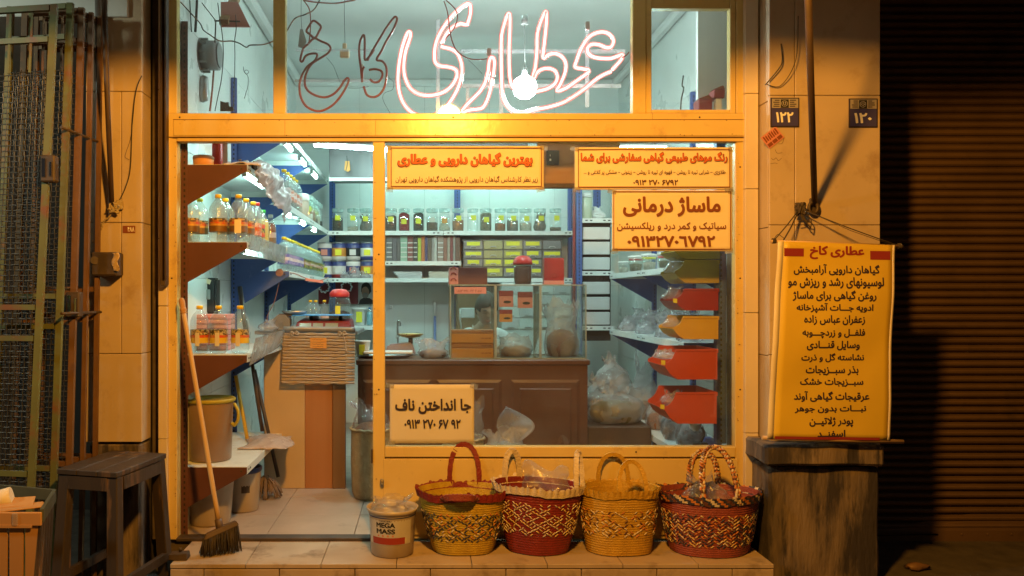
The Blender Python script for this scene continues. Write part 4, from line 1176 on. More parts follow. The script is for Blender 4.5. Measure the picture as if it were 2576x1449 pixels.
# wedge and bolt on the step
t = thing('door_wedge', 'small grey wedge lying on the step left of the broom', 'door wedge', at(455, 1410, -.3))
q = MB(); a, b = at(440, 1416, -.33), at(471, 1396, -.33)
q.hexa([(a.x-.03, -.335, .002), (b.x, -.335, .002), (b.x, -.27, .002), (a.x-.03, -.27, .002), (a.x-.03, -.33, .03), (b.x-.004, -.33, .034), (b.x-.004, -.275, .034), (a.x-.03, -.275, .03)])
bmesh.ops.bevel(q.bm, geom=q.bm.edges[:], offset=.003, segments=1, affect='EDGES'); q.build('block', M['iron'], t)
q = MB(); q.cyl((b.x-.045, -.29, .034), (b.x-.045, -.29, .05), .008, 8); q.build('stud', M['iron'], t)

# ================================================================ tub with printed label
t = thing('protein_tub', 'white tub with MEGA MASS label standing left of the baskets', 'tub', (X(987, -.2), -.2, 0))
cx, cyy, rb, h = X(987, -.2), -.2, .113, .232
q = MB(); q.lathe([(.100, .001), (.106, .006), (.1105, .11), (.115, h-.03), (.1165, h-.03), (.1165, h-.024), (.124, h-.02), (.131, h), (.1275, h), (.118, h-.02), (.109, .11), (.102, .012)], (cx, cyy, 0), 44, cap1=False); q.build('tub_body', M['tub'], t)
q = MB(); q.lathe([(.1148, h-.037), (.1168, h-.0365), (.1172, h-.031), (.116, h-.0305)], (cx, cyy, 0), 44, cap0=False, cap1=False); q.build('blue_band', M['navy_pl'], t)
def wrap(th0, th1, z0, z1, name, m, parent, dr=.0012, rad=lambda z: .1065+(z/.2)*.0085):
    q = MB(); q.grid(lambda a, b: (cx+(rad(z0+(z1-z0)*b)+dr)*math.sin(th0+(th1-th0)*a), cyy-(rad(z0+(z1-z0)*b)+dr)*math.cos(th0+(th1-th0)*a), z0+(z1-z0)*b), 20, 3)
    return q.build(name, m, parent)
lb = wrap(-1.25, .95, .068, .19, 'label', M['silver'], t)
wrap(-.95, .62, .070, .103, 'label_stripe', mat('dark_red_print', (.30, .035, .02), rough=.5), lb, .0018)
wrap(.62, .70, .075, .10, 'label_tick', M['paper'], lb, .0019)
def wtext(s_, th0, th1, z0, z1, m, bold, name='lettering', dr=.0020):
    vs, fs = text_geo(s_, bold)
    x0 = min(v.x for v in vs); x1 = max(v.x for v in vs); y0 = min(v.y for v in vs); y1 = max(v.y for v in vs)
    pts = []
    for v in vs:
        th = th0+(v.x-x0)/(x1-x0)*(th1-th0); z = z0+(v.y-y0)/(y1-y0)*(z1-z0)
        r_ = .1065+(z/.2)*.0085+dr+v.z
        pts.append((cx+r_*math.sin(th), cyy-r_*math.cos(th), z))
    q = MB(); q.raw(pts, fs); return q.build(name, m, lb, fix=False)
wtext('WEIDER', -.54, -.02, .180, .188, M['ink_blk'], .02)
wtext('MEGA', -.70, .16, .152, .177, M['ink_blk'], .05)
wtext('MASS', -.70, .16, .122, .147, M['ink_blk'], .05)
for k, ch in enumerate('4000'):
    th = -.66+k*.22
    wtext(ch, th+.02, th+.10, .108, .117, M['ink_or'], .04)
q = MB()
def crumple(q, c, rx, ry, h, seed, top=.35, nr=20, ns=44, amp=.22, flare=.0, low=.5):
    """thin bag: full below, gathered above, with an uneven open mouth and sharp creases"""
    rg_ = random.Random(int(seed*1000))
    lx, ly = rg_.uniform(-.35, .35), rg_.uniform(-.15, .15)
    def ridge(x, y, z): return 1-2*abs(noise.noise(Vector((x, y, z))))-.5
    rings = []
    for i in range(nr):
        t = i/(nr-1)
        if t < low: r_ = .78+.24*math.sin(PI*min(1, t/low*.95+.02))
        else:
            k = (t-low)/(1-low)
            r_ = .86+(top-.86)*min(1, k*1.5) + max(0, k-.55)*(.25+flare)
        ring = []
        for j in range(ns):
            a = 2*PI*j/ns
            ca, sa = math.cos(a), math.sin(a)
            n = amp*noise.noise(Vector((ca*1.7+seed, sa*1.7, t*2.4)))+amp*.42*ridge(ca*3.1+seed*2, sa*3.1, t*4.2+seed)
            k = max(0, (t-low)/(1-low))
            rr = r_*(1+n)
            fl = 1-.55*k                                  # the mouth is pressed flat
            up = 1+k*k*(.34*noise.noise(Vector((ca*1.4+seed*3, sa*1.4, 5.1)))+.16*ridge(ca*4+seed, sa*4, 1.3))
            z = max(.001, t*h*up+(.05*h*ridge(ca*2+seed, sa*2, t*5) if 0 < t < low else 0))
            ring.append(q.bm.verts.new(Vector(c)+Vector((rr*ca*rx*(1+.25*k)+lx*rx*k*k, rr*sa*ry*fl+ly*ry*k, z))))
        rings.append(ring)
    fs = [q.bm.faces.new(rings[0][::-1])]
    for A, B in zip(rings, rings[1:]):
        for k in range(ns):
            f = q.bm.faces.new((A[k], A[(k+1) % ns], B[(k+1) % ns], B[k])); f.smooth = True; fs.append(f)
    q._faces(fs)
crumple(q, (cx-.02, cyy+.01, h-.05), .088, .085, .10, 4.2, .75, nr=18, ns=40, amp=.45)
tag(q.build('plastic_bag', M['bag']), 'crumpled clear plastic bag stuffed in the printed tub', 'plastic bag')

# ================================================================ four woven baskets on the step
def basket(lab, uc, rt, rb, h, base, rim_m, flecks, band, handles, rim_drop=0, seed=0, ruffle=.010, bag=None, name='woven_basket', inner=None):
    yc = -.168
    cx = X(uc, yc)
    t = thing(name, lab, 'basket', (cx, yc, 0), 'woven baskets on the step')
    sy = .70
    rg = random.Random(seed)
    def rad(z):
        a = max(0, min(1, z/h))
        return rb+(rt-rb)*(a**.75)
    def pt(th, z, dr=0):
        r_ = rad(z)+dr
        tilt = rim_drop*math.cos(th)*(z/h)
        wob = .004*math.sin(3*th+seed)+.003*math.sin(5*th+2*seed)
        y = (r_+wob)*math.sin(th)*sy
        if y > -yc-.012: y = -yc-.012
        return Vector((cx+(r_+wob)*math.cos(th), yc+y, z+tilt))
    seg, rows = 96, 26
    q = MB()
    q.grid(lambda a, b: pt(2*PI*a, .004+(h-.004)*b, .0016*math.sin(b*rows*PI*2)+.0012*math.sin(a*seg*PI*2+b*rows*PI)), 192, 104)
    q.grid(lambda a, b: pt(2*PI*a, .012+(h-.012)*b, -.008), 64, 14)
    q.grid(lambda a, b: pt(2*PI*a, .006, -rad(.006)*(1-.0)*(1-b)), 48, 4)
    bmesh.ops.remove_doubles(q.bm, verts=q.bm.verts[:], dist=.0003)
    body = q.build('basket_body', base, t)
    # rows of coloured straw flecks woven through
    q = MB()
    z0, z1, mats, dens, style = band
    nc, nrw = flecks
    dth, dz = 2*PI/nc, (z1-z0)/nrw
    for i in range(nc):
        th = 2*PI*(i+.5)/nc
        if math.sin(th) > .25: continue
        for j in range(nrw):
            if style == 'x': on = (i+j) % 2 == 0 and not ((i+j) % 8 == 4 and (i-j) % 8 == 4)
            else: on = (i+j) % 2 == 0
            if not on or rg.random() > dens: continue
            m_ = rg.randrange(len(mats))
            sl = 1 if (i//2+j//3*(1 if style == 'x' else 0)+j) % 2 else -1
            z = z0+dz*(j+.5)
            k_ = rg.uniform(.8, 1.15)
            hw, hh, sh = .0046/rad(z), .0066*k_, .0058*k_/rad(z)
            P = [(-hw-sl*sh, -hh), (hw-sl*sh, -hh), (hw+sl*sh, hh), (-hw+sl*sh, hh)]
            vv = [pt(th+a, z+b, .0035) for a, b in P]
            ww = [pt(th+a*.55, z+b*.55, .0066) for a, b in P]
            q.raw(vv+ww, [(4, 5, 6, 7), (0, 1, 5, 4), (1, 2, 6, 5), (2, 3, 7, 6), (3, 0, 4, 7)], mi=m_)
    q.build('woven_pattern', mats, body)
    # ruffled rim
    q = MB()
    nr = 43
    def rim(a, b):
        th = 2*PI*a
        nz_ = noise.noise(Vector((math.cos(th)*6, math.sin(th)*6, seed)))
        p = pt(th, h, .005+ruffle*(.55+.8*nz_)*math.sin(th*nr+3*nz_)*b+.006*b)
        return p+Vector((0, 0, -.034+.040*b+ruffle*(.4+.4*nz_)*math.sin(th*nr+1.2+3*nz_)*b+.006*nz_+.004*math.sin(5*th+seed)))
    q.grid(rim, 272, 4, mi=0)
    q.grid(lambda a, b: rim(a, 1)*(1-b)+pt(2*PI*a, h-.03, -.010)*b, 272, 3, mi=0)
    rm = q.build('ruffled_rim', rim_m if isinstance(rim_m, list) else [rim_m], t)
    if isinstance(rim_m, list):
        for p in rm.data.polygons: p.material_index = [0, 1, 0, 2, 0, 3][int((math.atan2(p.center.y, p.center.x)/(2*PI)+1)*54+p.center.z*60) % 6] % len(rim_m)
    for (thA, thB, hh, lean, wd, hm) in handles:
        a, b = pt(R(thA), h-.03, .004), pt(R(thB), h-.03, .004)
        pa = []
        for k in range(29):
            s_ = k/28
            e = PI*s_
            z = max(0, math.sin(e))**.62*hh
            p = a.lerp(b, .5-.5*math.cos(e)*(1 if True else 0))
            pa.append(p+Vector((0, lean*math.sin(e), z)))
        q = MB()
        if isinstance(hm, list):
            for st in range(3):
                sub = smooth_path([p+Vector((.010*math.cos(k*1.35+st*2.1), .006*math.sin(k*2.7+st*4.2), .007*math.sin(k*1.35+st*2.1))) for k, p in enumerate(smooth_path(pa, 2))], 2)
                q.tube(sub, .0070, 6, mi=st % len(hm))
            o = q.build('handle', hm, t)
            for p in o.data.polygons: p.material_index = (int((p.center.z+p.center.x*.7)*95+p.material_index) % len(hm))
        else:
            for k in range(28):
                w2 = wd/2
                q.bar(pa[k], pa[k+1]+(pa[k+1]-pa[k])*.12, wd*(1+.12*(k % 2)), .007+.002*(k % 2), up=(0, 1, 0))
            q.build('handle', hm, t)
    return t, cx, yc
def straw_mat(n, c, c2): return mat(n, c, c2, 30, rough=.45, bump=.5, bscale=130)
by, by2 = straw_mat('yellow_palm_straw', (.52, .36, .03), (.40, .26, .02)), straw_mat('golden_palm_straw', (.52, .31, .03), (.42, .24, .02))
bm_, bm2 = straw_mat('maroon_palm_straw', (.23, .022, .018), (.17, .016, .014)), straw_mat('rosy_maroon_palm_straw', (.30, .07, .055), (.23, .05, .04))
bw = straw_mat('cream_palm_straw', (.66, .56, .42), (.52, .42, .3))
bn_, bo, bbr = straw_mat('navy_palm_straw', (.025, .028, .055), (.04, .045, .08)), straw_mat('orange_palm_straw', (.56, .20, .04), (.45, .15, .03)), straw_mat('brown_palm_straw', (.14, .05, .03), (.1, .035, .02))
bs = straw_mat('pale_gold_straw', (.62, .46, .20), (.55, .38, .14))
basket('yellow basket with maroon ruffled rim and tall maroon handle', 1165, .228, .142, .312, by, bm_, (72, 16), (.075, .215, [bn_, bw, bn_, bo, bn_], .90, 'x'), [(66, 106, .222, .02, .024, bm_), (-75, -118, .035, -.06, .028, bm2)], seed=3)
basket('maroon basket with cream ruffled rim and woven cream zigzags', 1356, .222, .140, .338, bm_, bw, (72, 18), (.105, .265, [bw, bs, bw], .74, 'x'), [(112, 138, .165, .0, .026, bw), (-40, -6, .20, .04, .022, bw)], rim_drop=-.012, seed=5, ruffle=.013)
basket('plain golden yellow basket with two thin yellow handles', 1556, .196, .158, .322, by2, by2, (72, 14), (.10, .225, [bw, bbr, bw, bo], .62, 'x'), [(112, 66, .168, .0, .019, by2), (-98, -56, .17, .05, .019, by2)], seed=9)
basket('rosy maroon basket with multicoloured braided rim and braided handles', 1784, .248, .190, .300, bm2, [bn_, bw, bo, bbr], (92, 18), (.055, .215, [bw, bn_, bo, bn_, bs], .95, 'dense'), [(102, 66, .20, .01, .03, [bbr, bw, bo]), (-110, -70, .262, .10, .03, [bw, bbr, bo])], seed=13, ruffle=.009)
q = MB()
c = at(1372, 1235, -.15)
q.grid(lambda a, b: (c.x-.115+.235*a+.02*noise.noise(Vector((a*3, b*4, 1))), -.16+.05*math.sin(a*7)*.5+.03*noise.noise(Vector((a*5, b*5, 3))), c.z-.05+(.19-.035*a+.02*math.sin(a*9))*b), 22, 16, thick=(0, .016, 0))
tag(q.build('plastic_bag', M['bag']), 'clear plastic bag standing in the maroon and cream basket', 'plastic bag')
q = MB(); crumple(q, at(1778, 1278, -.15), .13, .08, .15, 9.1, .3)
tag(q.build('plastic_bag', M['bag']), 'clear plastic bag lying inside the rosy maroon basket', 'plastic bag')

# ================================================================ inside the shop: racks
def shelf_board(q, x0, x1, y0, y1, z, lip=.04, slots='front', axis='y'):
    """a folded steel shelf: thin top with a lip all round; black slots near the lip ends"""
    q.mi = 0
    q.box(x0, x1, y0, y1, z-.004, z)
    q.box(x0, x1, y0, y0+.003, z-lip, z-.004); q.box(x0, x1, y1-.003, y1, z-lip, z-.004)
    q.box(x0, x0+.003, y0+.003, y1-.003, z-lip, z-.004); q.box(x1-.003, x1, y0+.003, y1-.003, z-lip, z-.004)
    q.mi = 1
    for a, b in ((x0+.035, x0+.055), (x0+.075, x0+.095), (x1-.055, x1-.035), (x1-.095, x1-.075)):
        q.box(a, b, y0-.0012, y0-.0002, z-lip*.62, z-lip*.38)
    for e, sg in ((x0, -1), (x1, 1)):
        for c in (y0+.045, y0+.085, y1-.045, y1-.085):
            lo, hi = sorted((e+sg*.0002, e+sg*.0012))
            q.box(lo, hi, c-.01, c+.01, z-lip*.62, z-lip*.38)
def upright(q, x, y, z0, z1, w=.035, holes=True, face='y'):
    q.mi = 0
    q.box(x-w/2, x+w/2, y, y+.003, z0, z1); q.box(x-w/2, x-w/2+.003, y+.003, y+w, z0, z1)
    if holes:
        q.mi = 1
        n = int((z1-z0)/.03)
        for k in range(n):
            z = z0+.015+k*.03
            q.box(x-.0045, x+.0045, y-.0008, y-.0001, z-.007, z+.007)
def gusset(q, xw, xf, y, z, dw, df):
    """triangular bracket plate under a shelf, deep at the wall xw, shallow at the front xf"""
    q.mi = 0
    q.prism([(xw, y, z-.002), (xf, y, z-.002), (xf, y, z-df), (xw, y, z-dw)], (0, .003, 0))
    q.mi = 2
    for x in (xf-.03*(1 if xf > xw else -1), xw+.03*(1 if xf > xw else -1)):
        q.lathe([(.007, 0), (.005, .003)], (0, 0, 0), 8)
        for v in q.bm.verts[-16:]: v.co = Vector((x+v.co.x, y-.0003-v.co.z, z-.022+v.co.y))

XF = -.92
def rack(lab, x0, x1, bays, zs, xw, loc, gd=.24, name='shelf_rack'):
    t = thing(name, lab, 'shelf rack', loc, 'steel shelf racks')
    flip = x1 if abs(x1-xw) > abs(x0-xw) else x0       # front side
    for (ya, yb), zz in zip(bays, zs):
        for z in zz:
            q = MB(); shelf_board(q, x0, x1, ya+.004, yb-.004, z); q.build('shelf', [M['white_metal'], M['slot']], t)
    ys = sorted({y for b in bays for y in b})
    for y in ys:
        q = MB(); upright(q, xw+(.02 if xw < flip else -.02), y-.0035, .0, 2.75); q.build('upright', [M['maroon_br'] if y < .2 else M['blue_metal'], M['slot']], t)
        zl = sorted({z for b, zz in zip(bays, zs) for z in zz if y in b})
        for z in zl:
            q = MB(); gusset(q, xw+.003*(1 if flip > xw else -1), flip, y, z, gd, .035); q.build('bracket', [M['maroon_br'] if y < .2 else M['blue_metal'], M['slot'], M['iron']], t)
    return t
rack('left near shelf rack with triangular brackets just inside the door', XL+.012, -.955, [(.09, 1.22)], [[.365, .965, 1.57, 1.985]], XL+.012, (-1.13, .6, 0), gd=.235)
rack('left far shelf rack with blue brackets running to the back wall', XL+.012, XF, [(1.24, 2.36), (2.36, 3.47)], [[1.45, 1.90, 2.38], [1.45, 1.90, 2.38]], XL+.012, (-1.1, 2.4, 0), gd=.27)
t = thing('shelf_rack', 'shelf rack along the back wall carrying jars, cans, books and drawers', 'shelf rack', (.2, 3.7, 0), 'steel shelf racks')
for x0, x1, z in ((-.92, .168, 1.90), (.174, 1.42, 1.90), (-.92, .45, 1.452), (.456, 1.42, 1.452), (X(962, 3.49), .34, 1.612), (-1.3, X(962, 3.49), 1.0)):
    q = MB(); shelf_board(q, x0, x1, 3.49, 3.98, z); q.build('shelf', [M['white_metal'], M['slot']], t)
for x in (-.93, .32, 1.46):
    q = MB(); upright(q, x, 3.90, 0, 2.5, .06); q.build('upright', [M['blue_metal'], M['slot']], t)
rack('right hand shelf rack behind the coloured bins', 1.55, XR-.012, [(.62, 1.6), (1.6, 2.6)], [[.33, 1.0, 1.465], [.33, 1.0, 1.465]], XR-.012, (1.75, 1.6, 0), gd=.26)
yd = 2.62
t = thing('drawer_rack', 'corner rack of six white drawer fronts with a perforated blue post', 'drawer rack', (X(1500, yd), yd, 0))
q = MB(); x0, x1 = X(1462, yd), X(1540, yd)
for v in (549, 682, 820): shelf_board(q, x0, x1+.02, yd, yd+.3, Z(v, yd), Z(v, yd)-Z(v+11, yd))
q.build('shelf', [M['white_metal'], M['slot']], t)
q = MB(); upright(q, X(1456, yd), yd-.02, .0, 2.3, .05); upright(q, X(1503, yd+.5), yd+.5, 1.9, 2.5, .06)
q.build('post', [M['blue_metal'], M['slot']], t)
q = MB(); q.box(X(1441, yd), X(1447, yd), yd-.01, yd+.02, .9, 2.3); q.build('red_edge', M['maroon_pl'], t)
q = MB(); q.box(x0, x1, yd+.06, yd+.3, .9, 1.9); q.build('carcass', M['slot'], t)
for v0, v1 in ((571, 602), (608, 640), (647, 678), (709, 740), (747, 779), (785, 817)):
    q = MB(); q.box(X(1468, yd), X(1535, yd), yd+.01, yd+.05, Z(v1, yd), Z(v0, yd), .004); q.build('drawer', M['offwhite'], t)

# ---------------------------------------------------------------- fluorescent tubes
def tube_light(lab, a, b, r=.013, m='tube_on', house=True, up=Vector((0, 0, 1))):
    a, b = Vector(a), Vector(b)
    t = thing('fluorescent_tube', lab, 'light', (a+b)/2, 'fluorescent tubes')
    q = MB(); q.cyl(a, b, r, 10); q.build('glowing_tube', M[m], t)
    if house:
        q = MB(); q.bar(a-(b-a)*.05+up*(r+.007), b+(b-a)*.05+up*(r+.007), .03, .012)
        for e, d in ((a, -1), (b, 1)):
            dd = (b-a).normalized()*d
            q.bar(e+dd*.001, e+dd*.016, .026, .026)
        q.build('batten', M['white'], t)
    return t
tube_light('long bright ceiling tube across the top of the doorway', (X(792, 2.3), 2.3, Z(364, 2.3)), (.62, 2.3, Z(397, 2.3)), .017, 'tube_on2')
tube_light('tube glowing on the back wall behind the grey metal hood', (-.6, 3.56, 2.50), (1.3, 3.56, 2.50), .013)
tube_light('bright ceiling tube over the right half of the window', (1.12, 1.5, 2.32), (1.7, 1.5, 2.325), .015, 'tube_on2')
for k, (x, y0, y1, z) in enumerate(((-.985, .17, .66, 1.943), (-.97, 2.03, 2.30, 2.335), (-.97, 2.72, 2.98, 2.335), (-.97, 1.36, 1.62, 2.335), (-.975, 1.27, 1.58, 1.855), (-.97, 2.02, 2.26, 1.855), (-.97, 2.68, 2.9, 1.855), (-1.0, .22, .48, 1.527))):
    nm = ['nearest tube under the left rack upper near shelf', 'middle tube under the left rack top far shelf', 'farthest tube under the left rack top far shelf', 'front tube under the left rack top far shelf, beside the chain', 'front tube under the left rack second far shelf', 'middle tube under the left rack second far shelf', 'small farthest tube under the left rack second far shelf', 'short tube under the left rack bottle shelf'][k]
    tube_light(nm, (x, y0, z), (x, y1, z), .0135)
tube_light('hidden tube glaring on the white partition at the transom right end', (1.66, .5, 2.19), (1.93, .5, 2.19), .012)
tube_light('added unseen ceiling tube over the counter, brightening the transom', (-.2, .95, 3.41), (1.0, .95, 3.41), .015, 'tube_on2')  # out of view, put in to brighten the ceiling and transom
# partition and red boxes in the right transom pane
q = MB(); q.box(1.635, XR-.012, .62, .66, 1.98, ZC-.075); tag(q.build('partition_wall', M['ceil']), kind='structure')
for k, (u0, u1, v0, v1, lab) in enumerate(((1758, 1792, 248, 276, 'lower red box at the corner of the right transom pane'), (1797, 1824, 224, 246, 'upper red box on a white stand in the right transom pane'))):
    t = thing('red_box', lab, 'box', at((u0+u1)/2, v1, .45), 'red boxes in the right transom')
    a, b = at(u0, v1, .45), at(u1, v0, .45)
    q = MB(); q.box(a.x, b.x, .45, .55, a.z, b.z, .004); q.build('box_body', M['maroon_pl'], t)
    q = MB(); q.prism([Vector((a.x, .45, b.z+.001)), Vector((b.x, .45, b.z+.001)), Vector(((a.x+b.x)/2+.02, .45, b.z+.022))], (0, .08, 0)); q.build('lid', M['ink_rust'], t)
    if k: 
        q = MB(); q.box((a.x+b.x)/2-.018, (a.x+b.x)/2+.018, .46, .5, a.z-.13, a.z-.001, .003); q.build('stand', M['white'], t)
q = MB(); q.tube(smooth_path([at(1719, 190, .5), at(1716, 215, .5), at(1720, 222, .5), at(1714, 250, .5), at(1712, 276, .5)]), .004, 6)
tag(q.build('cable', M['wire']), 'dark cable end sticking up in the right transom pane', 'cable', 'cables in the transom')

# bulkhead of grey sheet metal above the back shelves, brown valance with switch behind the window
t = thing('sheet_metal_hood', 'dull grey sheet metal hood hanging high inside the doorway', 'hood', (-.2, 2.9, Z(446, 2.9)))
q = MB(); q.box(X(828, 2.9), .9, 2.9, 3.3, Z(446, 2.9), 2.75, .004); q.build('hood_shell', M['hood_dk'], t)
q = MB(); q.box(X(828, 2.9), .9, 2.88, 2.9-.0005, Z(456, 2.9), Z(447, 2.9), .002); q.build('white_edge', M['white_metal'], t)
q = MB(); q.tube(smooth_path([at(872, 392, 2.8), at(874, 410, 2.8), at(870, 430, 2.8)]), .003, 5)
q.prism([at(*p, 2.8) for p in ((868, 405), (879, 405), (881, 428), (876, 432), (866, 428))], (0, .012, 0), mi=1)
tag(q.build('hanging_tag', [M['wire'], M['cardor']]), 'orange tag dangling in front of the grey metal hood', 'tag')
t = thing('valance_board', 'brown board with a dark switch between the two upper notices', 'valance', at(1420, 470, .3))
q = MB(); q.box(X(1352, .3), X(1560, .3), .3, .33, Z(462, .3), Z(345, .3), .003); q.build('board', M['brown_board'], t)
q = MB(); q.box(X(1352, .3), X(1560, .3), .285, .335, Z(473, .3), Z(462.5, .3), .002); q.build('dark_edge', M['rail'], t)
t = thing('light_switch', 'dark square switch plate with indicator on the brown board', 'switch', at(1390, 414, .29))
q = MB(); a, b = at(1375, 414, .285), at(1407, 378, .285); q.box(a.x, b.x, .285, .2995, a.z, b.z, .003); q.build('plate', M['black'], t)
q = MB(); c = at(1384, 402, .284); q.box(c.x-.004, c.x+.006, .282, .2848, c.z-.006, c.z+.006, .001); q.box(c.x-.001, c.x+.0015, .282, .2848, c.z+.02, c.z+.03); q.build('rocker', M['sign_white'], t)

# ================================================================ bottles
def bottle_proto(cap, lab_mats, body, liquid=None, r=.05, h=.262, juice=False):
    t = thing('bottle', 'x', 'bottle', (0, 0, 0))
    ORG[t] = Vector((0, 0, 0))
    if not juice:
        prof = [(.55, 0), (.80, .012), (.97, .05), (1, .10), (.99, .16), (.96, .185), (.965, .20), (.965, .50), (.99, .52), (1, .545), (1, .63), (.97, .68), (.88, .745), (.72, .80), (.52, .85), (.36, .89), (.29, .915), (.28, .935)]
    else:
        prof = [(.8, 0), (.97, .02), (1, .06), (1, .58), (.95, .66), (.75, .76), (.5, .85), (.38, .9), (.36, .935)]
    q = MB()
    pet = lambda a, rr, z: (rr*(1-.10*(1-min(1, z/(.1*h)))*(.5+.5*math.cos(5*a))), z) if not juice else (rr, z)
    q.lathe([(a*r, b*h) for a, b in prof], (0, 0, 0), 20, fn=pet, cap1=False)
    q.build('bottle_body', body, t, local=True)
    q = MB(); rc = r*(.36 if not juice else .44)
    q.lathe([(rc, h*.925), (rc, h*.99), (rc*.9, h)], (0, 0, 0), 14, cap0=True); q.build('cap', cap, t, local=True)
    if lab_mats:
        q = MB(); n = len(lab_mats)
        z0, z1 = h*.22, h*.50
        for k in range(n):
            q.mi = k
            q.lathe([(r*.985, z0+(z1-z0)*k/n), (r*.985, z0+(z1-z0)*(k+1)/n)], (0, 0, 0), 20, cap0=False, cap1=False)
        q.build('label', lab_mats, t, local=True, fix=True)
    if liquid:
        q = MB(); q.lathe([(a*r*.95, max(.004, b*h)) for a, b in prof if b < .8], (0, 0, 0), 16); q.build('liquid', liquid, t, local=True)
    return t
def lmat(n, a, b, s=40, lo=.45, hi=.55, c3=None): return mat(n, a, b, s, rough=.45, lo=lo, hi=hi, c3=c3, s3=55)
L_or = lmat('orange_fruit_print', (.42, .13, .04), (.12, .06, .03), 45, c3=(.6, .3, .08))
L_rd = lmat('red_fruit_print', (.55, .06, .02), (.5, .2, .05), 50)
L_bn = lmat('brown_print', (.16, .075, .02), (.2, .1, .03), 30)
L_ye = lmat('amber_print', (.62, .36, .06), (.5, .26, .05), 20)
L_gr = lmat('dark_leaf_print', (.05, .06, .02), (.36, .3, .06), 60, c3=(.5, .1, .03))
L_lf = lmat('leafy_cream_print', (.06, .05, .025), (.5, .4, .2), 70, c3=(.3, .08, .03))
L_pk = lmat('pink_print', (.5, .18, .12), (.6, .45, .4), 40)
L_bl = lmat('violet_blue_print', (.12, .11, .34), (.3, .25, .45), 40)
L_wh = lmat('pale_print', (.6, .55, .55), (.5, .4, .42), 40)
def place(proto, xyz, lab, group, rz=0, first=False, sc_=1):
    o = proto if first else copy_tree(proto)
    o.location = xyz; o.rotation_euler = (0, 0, rz); o.scale = (sc_, sc_, sc_)
    return tag(o, lab, None, group)
def row(proto, items, group):
    for k, (xyz, lab, *rest) in enumerate(items):
        place(proto, xyz, lab, group, rnd.uniform(0, 6), k == 0, *(rest or []))
zc = 1.5715
pA = bottle_proto(M['yellow'], [L_bn, L_bn, L_bn, L_ye, L_rd, L_or, L_lf], M['pet_dirty'])
gA = 'yellow capped bottles on the left bottle shelf'
def bl(u, y, z): return (X(u, y), y, z)
row(pA, [(bl(479, .17, zc), 'orange labelled bottle with yellow cap at the left end of the bottle shelf front row'),
         (bl(549, .17, zc), 'orange labelled bottle with yellow cap in the middle of the bottle shelf front row'),
         (bl(600, .175, zc), 'orange labelled front row bottle with yellow cap behind the cream price tag'),
         (bl(503, .28, zc), 'yellow capped bottle half hidden behind the leftmost front row bottle', .97),
         (bl(567, .28, zc), 'yellow capped bottle half hidden behind the middle front row bottle', .97),
         (bl(619, .29, zc), 'yellow capped bottle half hidden behind the price tagged bottle', .97)], gA)
q = MB(); c = bl(598, .117, zc+.1)
q.box(c[0]-.018, c[0]+.018, .117, .1185, zc+.048, zc+.122, .002)
tag(q.build('price_tag', M['paper_y']), 'blank cream price tag hung on the right front row bottle', 'price tag')
pB = bottle_proto(M['yellow'], [L_pk, L_rd, L_pk], M['pet'])
row(pB, [(bl(637, .40, zc), 'pink labelled bottle with yellow cap beside the clear shelf edge strip', .95)], gA)
pC = bottle_proto(M['red'], [L_rd, L_gr, L_rd], M['pet_dirty'])
row(pC, [(bl(646, .55, zc), 'bottle with red cap behind the pink labelled bottle')], gA)
juice = mat('yellow_juice', (.62, .42, .07), rough=.3); cola = mat('brown_syrup', (.17, .05, .02), rough=.25)
pD = bottle_proto(M['green'], None, M['pet'], juice, .037, .24, True)
row(pD, [((-1.0, .76, zc), 'yellow juice bottle with bright green cap')], gA)
pE = bottle_proto(M['white'], [L_bn, L_wh], M['pet'], cola, .037, .235, True)
row(pE, [((-1.0, 1.0, zc), 'brown syrup bottle with white cap')], gA)
pF = bottle_proto(M['yellow'], [L_bl, L_wh, L_bl], M['pet'])
pG = bottle_proto(M['yellow'], [L_gr, L_pk, L_gr], M['pet'])
ordn = ['first', 'second', 'third', 'fourth', 'fifth', 'sixth', 'seventh', 'eighth', 'ninth', 'tenth', 'eleventh', 'twelfth', 'thirteenth', 'fourteenth']
gB = 'receding row of yellow capped bottles'
its = [((-.972+.004*math.sin(k*5), 1.34+.108*k, 1.4515), f'violet labelled clear bottle with yellow cap, {ordn[k]} from the front of the receding row', .9) for k in range(7)]
row(pF, its, gB)
its = [((-.972+.004*math.sin(k*5), 1.34+.108*(k+7), 1.4515), f'dark labelled clear bottle with yellow cap, {ordn[k]} of the far half of the receding row', .9) for k in range(11)]
row(pG, its[:11], gB)
pH = bottle_proto(M['yellow'], [L_pk, L_wh, L_pk], M['pet'])
row(pH, [((-.985, 1.42+.13*k, 1.9015), f'pink labelled bottle with yellow cap, {ordn[k]} from the front on the second far shelf') for k in range(5)]
    + [((-1.12, 1.36+.12*k, 1.9015), f'bottle of the hidden back row, {ordn[k]} from the front, on the second far shelf') for k in range(3)], 'bottles on the second far shelf')
L_yb = mat('plain_yellow_band', (.62, .44, .04), rough=.4)
pI = bottle_proto(M['yellow'], [L_yb, L_yb, L_rd, L_lf, L_lf], M['pet'])
zd = .9665
row(pI, [(bl(502, .2, zd), 'left one of three bottles with yellow neck band on the lower near shelf'),
         (bl(550, .2, zd), 'middle one of three bottles with yellow neck band on the lower near shelf'),
         (bl(604, .2, zd), 'right one of three bottles with yellow neck band on the lower near shelf')], 'three bottles on the lower near shelf')
for u, w_ in ((496, 'left'), (546, 'middle'), (598, 'right')):
    q = MB(); c = bl(u, .146, zd); q.box(c[0]-.012, c[0]+.012, .145, .1465, zd+.042, zd+.115, .001)
    tag(q.build('price_tag', M['paper']), f'blank pale price tag hung on the {w_} lower shelf bottle', 'price tag', 'price tags on the lower shelf bottles')
